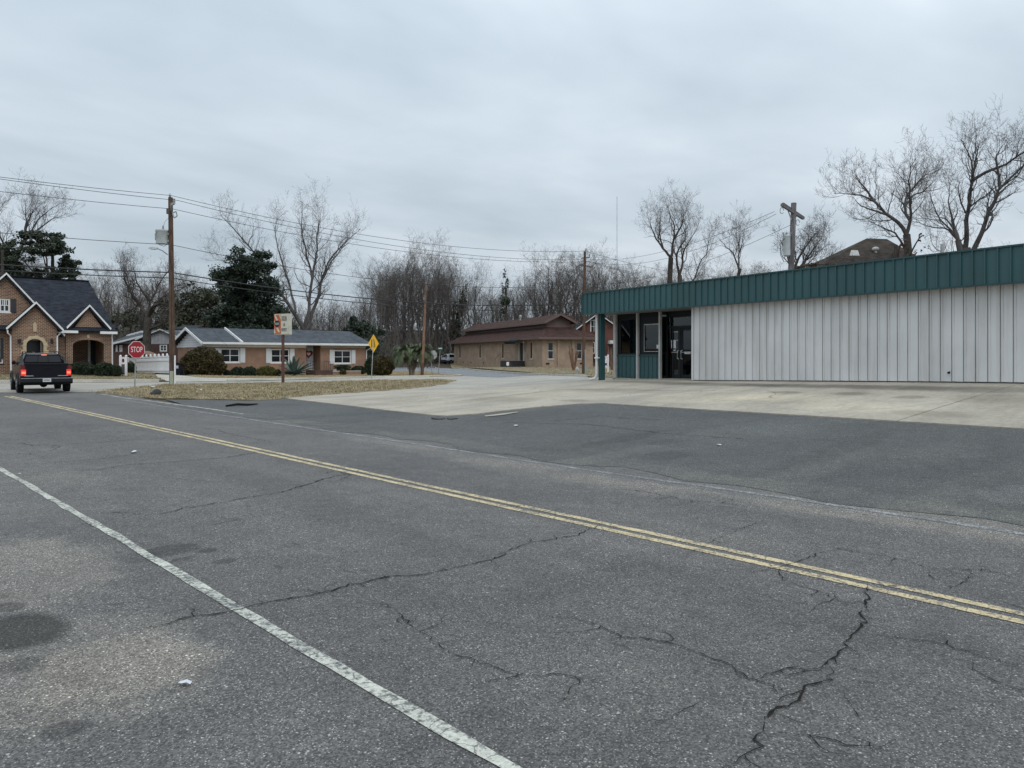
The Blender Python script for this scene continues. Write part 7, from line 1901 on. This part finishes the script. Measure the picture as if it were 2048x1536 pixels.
# ---- generic bare trees of the wood, copied
def generic(seed, h=15., spread=1., r0=.22, lean=.0, m1=9, fine=.8, upk=.2):
    tr = Tree(seed); r = tr.r; k = 10
    t = np.linspace(0, 1, k); ox = np.cumsum(r.normal(0, .02, (k, 2)), 0) * h * .5
    P = np.stack([ox[:, 0] + lean * t * h, ox[:, 1], t * h * .8], 1)[None]; P[0, 0, :2] = 0
    Rd = np.linspace(r0, r0 * .22, k)[None]; tr.emit('trunk', P, Rd, 7)
    L1, R1 = tr.grow(P, Rd, m1, .72 * spread, .56, .55, 9, 5, upk, .18, .30, part='trunk')
    twigs(tr, L1, R1, fine, True)
    return tr
LABW = 'grey bare tree standing in the wood behind the houses'
GRPW = 'bare trees of the wood'
protos = []
for i, (seed, h, s, r0, m1) in enumerate(((51, 15, 1.0, .20, 9), (52, 17, .8, .22, 9), (53, 13, 1.15, .17, 8), (54, 16, .9, .25, 8), (55, 11, 1.1, .13, 8))):
    tr = generic(seed, h, s, r0, m1=m1)
    protos.append(tree_obj('wood_tree', tr, (0, 0, -500), LABW, 0., GRPW, ('bark', 'twig_b')))
used = set(); SPOTS = []
rw_ = np.random.default_rng(77)
# (pixel column, depth, height in metres, kind)
env = lambda px: np.interp(px, [-80, 150, 200, 420, 560, 640, 720, 770, 830, 880, 930, 960, 1000, 1060, 1110, 1160, 1230, 1300, 1480, 1560, 1700, 1900, 2100],
                               [470, 545, 535, 560, 590, 612, 585, 520, 490, 500, 545, 540, 560, 535, 520, 515, 525, 530, 545, 540, 530, 520, 500])
for px in np.arange(-60, 1560, 9.0):
    Yc = rw_.uniform(95, 150)
    if 765 < px < 1270: Yc = rw_.uniform(129, 155)
    if 150 < px < 560: Yc = rw_.uniform(100, 160)
    SPOTS.append((px + rw_.uniform(-8, 8), Yc))
for px in (790, 812, 845, 862, 884, 905, 930, 760, 740, 822): SPOTS.append((px, rw_.uniform(126, 136)))
for px in (1480, 1500, 1530, 1640, 1670, 1700, 1830, 1850, 1880, 1910, 1990, 2030): SPOTS.append((px, rw_.uniform(55, 85)))
for k, (px, Yc) in enumerate(SPOTS):
    p = foot(px, Yc); i = int(rw_.integers(0, 5)); hp = [15, 17, 13, 16, 11][i]
    topz = EYE + (HOR - (env(px) + rw_.uniform(-8, 55))) / F * Yc
    s = np.clip((topz - p.z) / hp * 1.02, .45, 1.9)
    o = protos[i] if i not in used else copy_tree(protos[i]); used.add(i)
    o.location = (p.x, p.y, p.z - .15); o.scale = (s * rw_.uniform(1.0, 1.45), s * rw_.uniform(1.0, 1.45), s); o.rotation_euler = (0, 0, rw_.uniform(0, 6.28))
for i in range(5):
    if i not in used:
        for c in list(protos[i].children): bpy.data.objects.remove(c)
        bpy.data.objects.remove(protos[i])

# ---- the far wood as one mass: bare crowns, stems and undergrowth
def far_tree(seed):
    tr = Tree(seed); h = 15; t = np.linspace(0, 1, 6); P = np.stack([np.cumsum(tr.r.normal(0, .25, 6)), np.cumsum(tr.r.normal(0, .25, 6)), t * h * .8], 1)[None]
    Rd = np.linspace(.2, .06, 6)[None]; tr.emit('crown', P, Rd, 4)
    L1, R1 = tr.grow(P, Rd, 10, .7, .45, .55, 5, 3, .2, .16, .2); L2, R2 = tr.grow(L1, R1, 7, .75, .45, .55, 4, 3, .14, .2, .2)
    tr.grow(L2, R2, 8, .7, .55, .6, 2, 3, .1, .2, .15, rmin=.010); return tr.mesh('crown')
FT_ = [far_tree(s) for s in (91, 92, 93)]
vs, qs, o_ = [], [], 0
for k in range(105):
    px = rw_.uniform(-150, 1700); Yc = rw_.uniform(150, 215); p = foot(px, Yc); V_, Q_ = FT_[k % 3]
    topz = EYE + (HOR - (env(px) + rw_.uniform(5, 60))) / F * Yc
    s = np.clip((topz - p.z) / 15., .3, 1.6); g = rw_.uniform(0, 6.28); c, q = math.cos(g), math.sin(g)
    W_ = np.stack([V_[:, 0] * c - V_[:, 1] * q, V_[:, 0] * q + V_[:, 1] * c, V_[:, 2]], 1) * s + np.array([p.x, p.y, p.z - .3]); vs.append(W_); qs.append(Q_ + o_); o_ += len(W_)
o = np_mesh('woodland', np.concatenate(vs), quads=np.concatenate(qs), mat=M['twig_far']); tag(o, kind='stuff')
def scrub_tree(seed):
    tr = Tree(seed); P = np.stack([np.cumsum(tr.r.normal(0, .2, 5)), np.cumsum(tr.r.normal(0, .2, 5)), np.linspace(0, 6, 5)], 1)[None]; Rd = np.linspace(.09, .03, 5)[None]; tr.emit('crown', P, Rd, 3)
    L1, R1 = tr.grow(P, Rd, 11, .8, .5, .6, 4, 3, .2, .2, .1); tr.grow(L1, R1, 9, .8, .5, .6, 2, 3, .12, .25, .1, rmin=.012); return tr.mesh('crown')
ST_ = [scrub_tree(s) for s in (94, 95, 96)]; vs, qs, o_ = [], [], 0
for k in range(290):
    px = rw_.uniform(-150, 1640); Yc = rw_.uniform(128, 185); p = foot(px, Yc); V_, Q_ = ST_[k % 3]
    s = rw_.uniform(.7, 1.7); g = rw_.uniform(0, 6.28); c, q = math.cos(g), math.sin(g)
    W_ = np.stack([V_[:, 0] * c - V_[:, 1] * q, V_[:, 0] * q + V_[:, 1] * c, V_[:, 2]], 1) * s + np.array([p.x, p.y, p.z - .3]); vs.append(W_); qs.append(Q_ + o_); o_ += len(W_)
o = np_mesh('understorey', np.concatenate(vs), quads=np.concatenate(qs), mat=M['twig_b']); tag(o, kind='stuff')
# undergrowth: thin upright stems and brambly sprays at the foot of the wood
n = 10500
px = rw_.uniform(-120, 1620, n); Yc = rw_.uniform(88, 175, n) ; Xc = (px - 1024) / F * Yc
X = cT * Xc + sT * Yc; Y = -sT * Xc + cT * Yc
keep = ~((Yc < 100) & ((px > 330) & (px < 740) | (px > 785) & (px < 1260)))
keep &= ~((Yc < 128) & (px > 870) & (px < 1260))
X, Y, Yc = X[keep], Y[keep], Yc[keep]; n = len(X)
B0 = np.stack([X, Y, GZ(X, Y) - .1], 1); hgt = rw_.uniform(1.5, 7.5, n) ** 1.0; D = norm(np.stack([rw_.normal(0, .35, n), rw_.normal(0, .35, n), np.ones(n)], 1))
st_ = [B0]
for q in range(4): D = norm(D + rw_.normal(0, .22, D.shape)); st_.append(st_[-1] + D * (hgt / 4)[:, None])
P = np.stack(st_, 1); Rd = np.linspace(1, .3, 5)[None] * rw_.uniform(.012, .04, n)[:, None]
tr = Tree(88); tr.emit('crown', P, Rd, 3); tr.grow(P, Rd, 4, .8, .4, .5, 2, 3, .1, .25, .25, rmin=.006)
V_, Q_ = tr.mesh('crown'); o = np_mesh('undergrowth', V_, quads=Q_, mat=M['twig_b']); tag(o, kind='stuff')

# ---- evergreens
def leafy(name, loc, lab, clumps, leaf, size, mat, seed, rz=0., trunk=None, group=None, cat='tree', aspect=.55, flat=.2, bark_='bark_d', cname='crown'):
    """clumps: (centre, radii, number of leaves)"""
    r = np.random.default_rng(seed); t = thing(name, loc, lab, cat, rz, group); C = []
    for c, rad, k in clumps:
        d = norm(r.normal(0, 1, (k, 3))) * (r.uniform(0, 1, (k, 1)) ** .42); d *= (1 + .25 * np.sin(d[:, :1] * 7 + c[0]) * np.sin(d[:, 1:2] * 6 + c[2]))
        C.append(np.array(c) + d * np.array(rad))
    V_, Q_ = leaf_quads(np.concatenate(C), size, r, flat, aspect)
    np_mesh(cname, V_, quads=Q_, mat=M[mat], parent=t)
    if trunk is not None:
        tr = Tree(seed + 1); P, Rd = tr.trunk(*trunk); 
        V_, Q_ = tr.mesh('trunk'); np_mesh('trunk', V_, quads=Q_, mat=M[bark_], parent=t, smooth=True)
    return t
def ever(px, py0, Yc, blobs, lab, mat, leaf_n, size, seed, spread=.5, name='evergreen_tree', limbs=True, flat=.2, group=None):
    """blobs in pixels (px, py, rx, ry); depth offsets random"""
    r = np.random.default_rng(seed); b = foot(px, Yc); u = Yc / F; fp = HOR + (EYE - b.z) / u; cl = []; pol = [[(0, 0, -.3), (0, 0, (fp - blobs[0][1]) * u)]]; rd = [(.3, .1)]
    for (x, y, rx, ry) in blobs:
        c = ((x - px) * u, r.normal(0, spread), (fp - y) * u)
        if limbs: pol.append([(0, 0, max(.5, c[2] * .55)), (c[0] * .5, c[1] * .5, c[2] * .85), c]); rd.append((.11, .03))
        k = max(4, int(rx * ry / 38)); 
        for q in range(k):     # each mass is broken into sprays
            d = norm(r.normal(0, 1, 3)) * r.uniform(.25, 1.15); cc = (c[0] + d[0] * rx * u, c[1] + d[1] * rx * u, c[2] + d[2] * ry * u)
            s_ = r.uniform(.24, .5); cl.append((cc, (rx * u * s_, rx * u * s_, ry * u * s_ * 1.0), max(8, int(leaf_n * rx * ry / 800 / k))))
    return leafy(name, b, lab, cl, leaf_n, size, mat, seed, R(-YAW), (pol, rd), flat=flat, group=group)
ever(480, 700, 76, [(505, 530, 42, 26), (488, 560, 44, 30), (520, 575, 38, 26), (476, 595, 42, 26), (505, 620, 52, 30), (462, 632, 38, 24), (540, 640, 40, 26), (490, 655, 60, 24)], 'large dark evergreen with ragged crown rising behind the ranch house', 'ever', 5200, .13, 61, 1.6)
ever(105, 700, 66, [(100, 478, 34, 14), (128, 488, 26, 14), (78, 496, 28, 14), (110, 505, 46, 14), (70, 520, 34, 14), (128, 520, 26, 16), (95, 535, 30, 14), (60, 545, 24, 12), (118, 548, 30, 14)], 'flat topped pine with open needle sprays above the brick house', 'pine', 2400, .12, 62, 1.4, 'pine_tree')
ever(5, 700, 62, [(-5, 500, 18, 24), (0, 530, 24, 20), (12, 545, 22, 16), (-10, 560, 24, 20)], 'dark pine half cut off beside the tall brick gable', 'pine', 2600, .12, 63, 1.2, 'pine_tree')
ever(722, 700, 92, [(715, 655, 26, 18), (735, 665, 24, 18), (722, 685, 34, 22), (700, 690, 24, 20), (745, 690, 26, 22)], 'low blue green cedar behind the end of the ranch house', 'ever', 2300, .20, 64, 1.5)
ever(908, 700, 134, [(925, 600, 9, 40), (915, 640, 14, 40), (900, 670, 20, 26), (925, 690, 18, 20)], 'bare trunk cloaked in dark ivy behind the brown roof', 'ivy', 1300, .17, 65, 1.2, 'ivy_tree')
ever(1012, 700, 122, [(1012, 575, 8, 30), (1008, 610, 12, 22)], 'slim ivy hung trunk over the ridge of the brown roof', 'ivy', 1000, .17, 66, 1.0, 'ivy_tree')
ever(418, 700, 104, [(400, 590, 40, 22), (430, 600, 30, 20), (360, 610, 46, 20), (380, 640, 60, 26), (330, 640, 40, 24), (250, 640, 50, 22), (300, 665, 50, 20)], 'dusky mixed evergreen thicket behind the tall pole', 'scrub', 900, .22, 67, 2.5)
ever(810, 700, 132, [(700, 720, 60, 18), (760, 715, 60, 22), (820, 715, 60, 22), (880, 715, 50, 20), (640, 715, 60, 16)], 'dark scrub thicket at the foot of the wood beyond the side street', 'scrub', 1500, .24, 68, 3.0, 'thicket')
ever(1605, 700, 44, [(1600, 535, 14, 9), (1622, 528, 10, 7), (1590, 545, 10, 8)], 'clump of tawny hanging leaves behind the shop pole', 'deadleaf', 500, .09, 69, .6, 'leaf_clump_tree')
ever(1790, 700, 47, [(1800, 490, 18, 12), (1850, 500, 24, 12), (1815, 480, 10, 9)], 'shrubby tree keeping brown dead leaves above the shop roof', 'deadleaf', 110, .08, 71, .8, 'leaf_clump_tree')

# ---- shrubs and hedges
def shrub(px, py, Yc, wpx, hpx, lab, mat, size, k, seed, group=None, square=0., name='round_shrub'):
    b = foot(px, Yc); b.z = EYE - (py - HOR) / F * Yc; u = Yc / F; w_, h_ = wpx * u / 2, hpx * u; r = np.random.default_rng(seed)
    t = thing(name, b, lab, 'shrub', R(-YAW), group)
    d = norm(r.normal(0, 1, (k, 3))); rad = .78 + .24 * r.uniform(0, 1, (k, 1)) ** .6
    lump = 1 + .07 * np.sin(d[:, :1] * 9 + seed) * np.sin(d[:, 2:3] * 8) + .05 * np.sin(d[:, 1:2] * 13 + d[:, :1] * 5)
    if square: d = np.sign(d) * np.abs(d) ** (1 - square); 
    C = d * rad * lump * np.array([w_, w_ * .9, h_ * .56]) + np.array([0, 0, h_ * .46]); C = C[C[:, 2] > -.05]
    V_, Q_ = leaf_quads(C, size, r, .0, .6); np_mesh('foliage', V_, quads=Q_, mat=M[mat], parent=t)
    # stems and the dense inside of the bush
    m = MB()
    for q in range(7):
        g = r.uniform(0, 6.28); m.tube([(0, 0, -.1), (w_ * .3 * math.cos(g), w_ * .3 * math.sin(g), h_ * .4), (w_ * .6 * math.cos(g), w_ * .6 * math.sin(g), h_ * .75)], [.03, .02, .01], 5)
    m.build('stem', M['bark_d'], t, uv=False, fix=False)
    core = norm(r.normal(0, 1, (k // 3, 3))) * r.uniform(.4, .78, (k // 3, 1)) * np.array([w_, w_ * .9, h_ * .54]) + np.array([0, 0, h_ * .46])
    V_, Q_ = leaf_quads(core, size * 2.2, r, .0, .9); np_mesh('inner_foliage', V_, quads=Q_, mat=M[mat], parent=t)
    return t
HG = 'clipped shrubs before the brick house'
for k, (px, wpx, hp_, lab) in enumerate(((8, 38, 29, 'broad dark clipped shrub beneath the shuttered ground floor window'), (147, 27, 23, 'clipped shrub between the entrance gable and the arched porch'),
        (174, 31, 23, 'clipped shrub at the start of the arched porch'), (208, 36, 25, 'clipped shrub under the porch arch by its corner'), (233, 18, 20, 'small clipped shrub at the brick house corner downpipe'), (259, 24, 25, 'rounded shrub behind the hanging sign'))):
    shrub(px, 751, 48 if k < 5 else 53, wpx, hp_, lab, 'hedge', .045, 3600, 200 + k, HG, .18, 'clipped_shrub')
shrub(407, 755.5, 59.5, 81, 59, 'great rounded bronze green shrub at the ranch house corner', 'bronze_b', .075, 12000, 210)
shrub(454, 754.5, 60.5, 14, 14, 'tiny dark shrub tucked beside the great rounded one', 'hedge', .05, 1200, 211)
RGp = 'low shrubs along the ranch house wall'
shrub(476, 753.5, 61, 28, 19, 'dark low shrub under the first ranch window', 'hedge', .05, 2600, 212, RGp); shrub(500, 753.5, 61.5, 26, 20, 'second dark low shrub, beside the yellowish one', 'hedge', .05, 2600, 213, RGp)
shrub(533, 754, 60.5, 40, 21, 'yellowish green low shrub below the middle ranch window', 'hedge2', .05, 4000, 214, RGp); shrub(556, 753, 61, 12, 14, 'small dark shrub between the yellowish one and the agave', 'hedge', .05, 1000, 215, RGp)
shrub(765, 748.5, 63, 45, 36, 'rounded rusty green shrub behind the yellow diamond sign', 'bronze_b', .07, 8000, 216)
shrub(743, 748, 65, 26, 33, 'darker rounded shrub at the ranch house end beside the rusty one', 'hedge', .07, 4000, 217)
shrub(672, 742, 71, 62, 12, 'long low clipped hedge below the shuttered end window', 'hedge', .06, 5000, 218, None, .45, 'hedge'); shrub(718, 747.5, 71, 30, 15, 'dark mound at the end of the low hedge', 'hedge', .06, 2400, 219)
shrub(686, 749.5, 69, 13, 11, 'brown dried shrub before the planter wall', 'bronze_b', .05, 1100, 220)
shrub(631, 738.5, 70.5, 5, 19, 'slim potted topiary beside the white front door', 'hedge', .05, 700, 221, None, 0, 'topiary')
# urn by the entrance
b = foot(37.5, 46.5); u = 46.5 / F; b.z = EYE - (741 - HOR) * u
ur = thing('planter_urn', b, 'black square urn with a leafy ball beside the arched entrance', 'planter')
m = MB(); m.loft([[Vector((x * s, y * s, z)) for x, y in ((-1, -1), (1, -1), (1, 1), (-1, 1))] for z, s in ((-.3, .22), (.05, .22), (.1, .17), (.45, .25), (.5, .28))]); m.build('urn', M['planter'], ur, uv=False)
r = np.random.default_rng(230); C = norm(r.normal(0, 1, (1500, 3))) * r.uniform(.6, 1, (1500, 1)) * np.array([.30, .30, .27]) + np.array([0, 0, .72]); V_, Q_ = leaf_quads(C, .045, r); np_mesh('foliage', V_, quads=Q_, mat=M['scrub'], parent=ur)

# agave
b = foot(588, 61.5); u = 61.5 / F; b.z = EYE - (752 - HOR) * u
ag = thing('agave', b, 'big blue green agave rosette against the ranch house wall', 'agave', 0); r = np.random.default_rng(240)
for k in range(40):
    g = r.uniform(0, 6.28); el = r.uniform(.2, 1.4); L = r.uniform(1.25, 1.95); wd = r.uniform(.10, .17); pts = []; m = MB()
    for q in range(6):
        t = q / 5; rr_ = L * t; zz = L * t * math.sin(el) - .35 * t * t * math.cos(el); xx = rr_ * math.cos(el) * (1 + .1 * t)
        w_ = wd * (1 - t) ** .6 * (1 + .8 * t) + .004
        c = Vector((math.cos(g) * xx, math.sin(g) * xx, zz + .05)); s_ = Vector((-math.sin(g), math.cos(g), 0)); up_ = Vector((-math.cos(g) * math.sin(el), -math.sin(g) * math.sin(el), math.cos(el)))
        pts.append([c - s_ * w_ + up_ * w_ * .45, c, c + s_ * w_ + up_ * w_ * .45, c - up_ * .02])
    m.loft(pts); m.build('leaf', M['agave'], ag, uv=False, smooth=True)
# pindo palm
b = foot(823.5, 63.5); u = 63.5 / F; b.z = EYE - (752 - HOR) * u
pa = thing('palm_tree', b, 'stubby palm with shaggy boots and drooping grey green fronds', 'palm', 0); r = np.random.default_rng(250)
m = MB(); m.tube([(0, 0, -.2), (.0, 0, .4), (0, 0, 1.0), (0, 0, 1.5)], [.24, .23, .26, .22], 12); tk = m.build('trunk', M['boot'], pa, uv=False, smooth=True)
m = MB()
for k in range(60):
    g = k * 2.4; z = .35 + 1.15 * k / 60; m.bar((.21 * math.cos(g), .21 * math.sin(g), z), (.42 * math.cos(g + .1), .42 * math.sin(g + .1), z + .42), .09, .03)
m.build('boot', M['boot'], tk, uv=False)
for hx in (-.62, .72): MB().tube([(0, 0, 1.2), (hx * cT * .6, -hx * sT * .6, 1.55), (hx * cT, -hx * sT, 1.85)], [.2, .17, .12], 8).build('trunk_head', M['boot'], tk, uv=False, smooth=True)
for k in range(84):
    hd = (-.62, .15, 1.75) if k % 2 else (.72, -.1, 1.75); g = k * 2.4 + r.normal(0, .2); el = r.uniform(.5, 1.5); L = r.uniform(1.35, 1.95); n = 20; cs = []
    D = np.array([math.cos(g) * math.cos(el), math.sin(g) * math.cos(el), math.sin(el)]); p = np.array([hd[0] * cT + hd[1] * sT, -hd[0] * sT + hd[1] * cT, hd[2]]); P = [p]
    for q in range(n): D = norm(D + np.array([0, 0, -.13 - .17 * (q / n)])); p = p + D * L / n; P.append(p)
    P = np.array(P); T = norm(np.gradient(P, axis=0)); S_d = norm(np.cross(T, np.array([0, 0, 1.]))); Vs = []; Qs = []
    for q in range(3, n + 1):
        for rep in range(2):
            for sgn in (-1, 1):
                ll = .42 * math.sin(math.pi * min(1, (q / n) * .9 + .08)) * r.uniform(.7, 1.15); base_ = P[q] - T[q] * rep * L / n * .5
                tip = base_ + (S_d[q] * sgn * .62 + T[q] * .55 + np.array([0, 0, .22 - .75 * (q / n)]) + r.normal(0, .13, 3)) * ll; mid = (base_ + tip) / 2 + np.array([0, 0, .05]); w_ = T[q] * .028
                i = len(Vs); Vs += [base_ - w_, base_ + w_, mid + w_, mid - w_, tip]; Qs += [(i, i + 1, i + 2, i + 3), (i + 3, i + 2, i + 4, i + 4)]
    mb = MB(); mb.v = [tuple(v) for v in Vs]; mb.f = [q if q[2] != q[3] else q[:3] for q in Qs]; mb.tube([tuple(v) for v in P[::3]], [.022 * (1 - .8 * i / len(P[::3])) for i in range(len(P[::3]))], 4)
    mb.build('frond', M['frond'], pa, uv=False, fix=False)
# crape myrtle stumps by the hall
for k, (px, Yc, lab) in enumerate(((1147, 79, 'pruned multi stem tree before the hall pilaster'), (1224, 80, 'pruned multi stem tree behind the sale sign'))):
    b = foot(px, Yc); b.z = EYE - (740 - HOR) / F * Yc; tr = Tree(260 + k); polys = []; rd = []
    for q in range(7):
        g = q * .9; polys.append([(0, 0, -.2), (.25 * math.cos(g), .25 * math.sin(g), .8), (.5 * math.cos(g), .5 * math.sin(g), 1.9 + .3 * (q % 3))]); rd.append((.07, .05))
    P, Rd = tr.trunk(polys, rd, 6, 6); tr.grow(P, Rd, 5, .5, .3, .35, 4, 3, .2, .15, .6)
    tree_obj('pruned_tree', tr, b, lab, 0., None, ('pole_t', 'twig_b'))

# ---- grass: single mass of blades on the turf and lawns
def blades(name, poly, n, h, mat, lift, seed, w_=.012, clump=True, bare=.0):
    r = np.random.default_rng(seed); A = np.array(poly); x0, y0 = A.min(0); x1, y1 = A.max(0); X = r.uniform(x0, x1, n * 3); Y = r.uniform(y0, y1, n * 3); k = inside([tuple(p) for p in A], X, Y); X, Y = X[k][:n], Y[k][:n]
    if clump:
        f = np.sin(X * 1.7 + np.sin(Y * 1.3) * 2) * np.sin(Y * 2.1 + np.sin(X * .9) * 2) + .6 * np.sin(X * 5.1 + 1) * np.sin(Y * 4.3); kk = f + r.normal(0, .5, len(X)) > bare; X, Y = X[kk], Y[kk]
    n = len(X); Z = GZ(X, Y) + lift; g = r.uniform(0, 6.28, n); hh = h * r.uniform(.4, 1.5, n); ln = r.uniform(.2, 1.1, n); W = w_ * r.uniform(.6, 1.4, n)
    Bc = np.stack([X, Y, Z], 1); s_ = np.stack([-np.sin(g), np.cos(g), 0 * g], 1) * W[:, None]; tip = Bc + np.stack([np.cos(g) * hh * ln, np.sin(g) * hh * ln, hh * (1.25 - ln * .8)], 1)
    V_ = np.stack([Bc - s_, Bc + s_, tip], 1).reshape(-1, 3); o = np_mesh(name, V_, tris=np.arange(n * 3).reshape(-1, 3), mat=M[mat]); return tag(o, kind='stuff')
isl_b = [tuple(Vector(p) + (Vector(p) - Vector(np.mean(np.array(isl), 0))).normalized() * .35) for p in isl]
blades('dry_grass', isl_b, 60000, .075, 'straw', .04, 301, .011, True, -.35)
blades('green_grass', isl, 26000, .07, 'blade', .04, 302, .011, True, .35)
blades('lawn_grass', lawn, 26000, .06, 'straw', .04, 303, .018, False)
blades('house_lawn_grass', hl, 16000, .06, 'straw', .08, 304, .018); blades('house_lawn_green_grass', hl, 14000, .06, 'blade', .08, 305, .018)
blades('hall_lawn_grass', bl, 22000, .09, 'straw', .045, 306, .03); blades('hall_lawn_green_grass', bl, 12000, .08, 'blade', .045, 307, .03, True, .3)
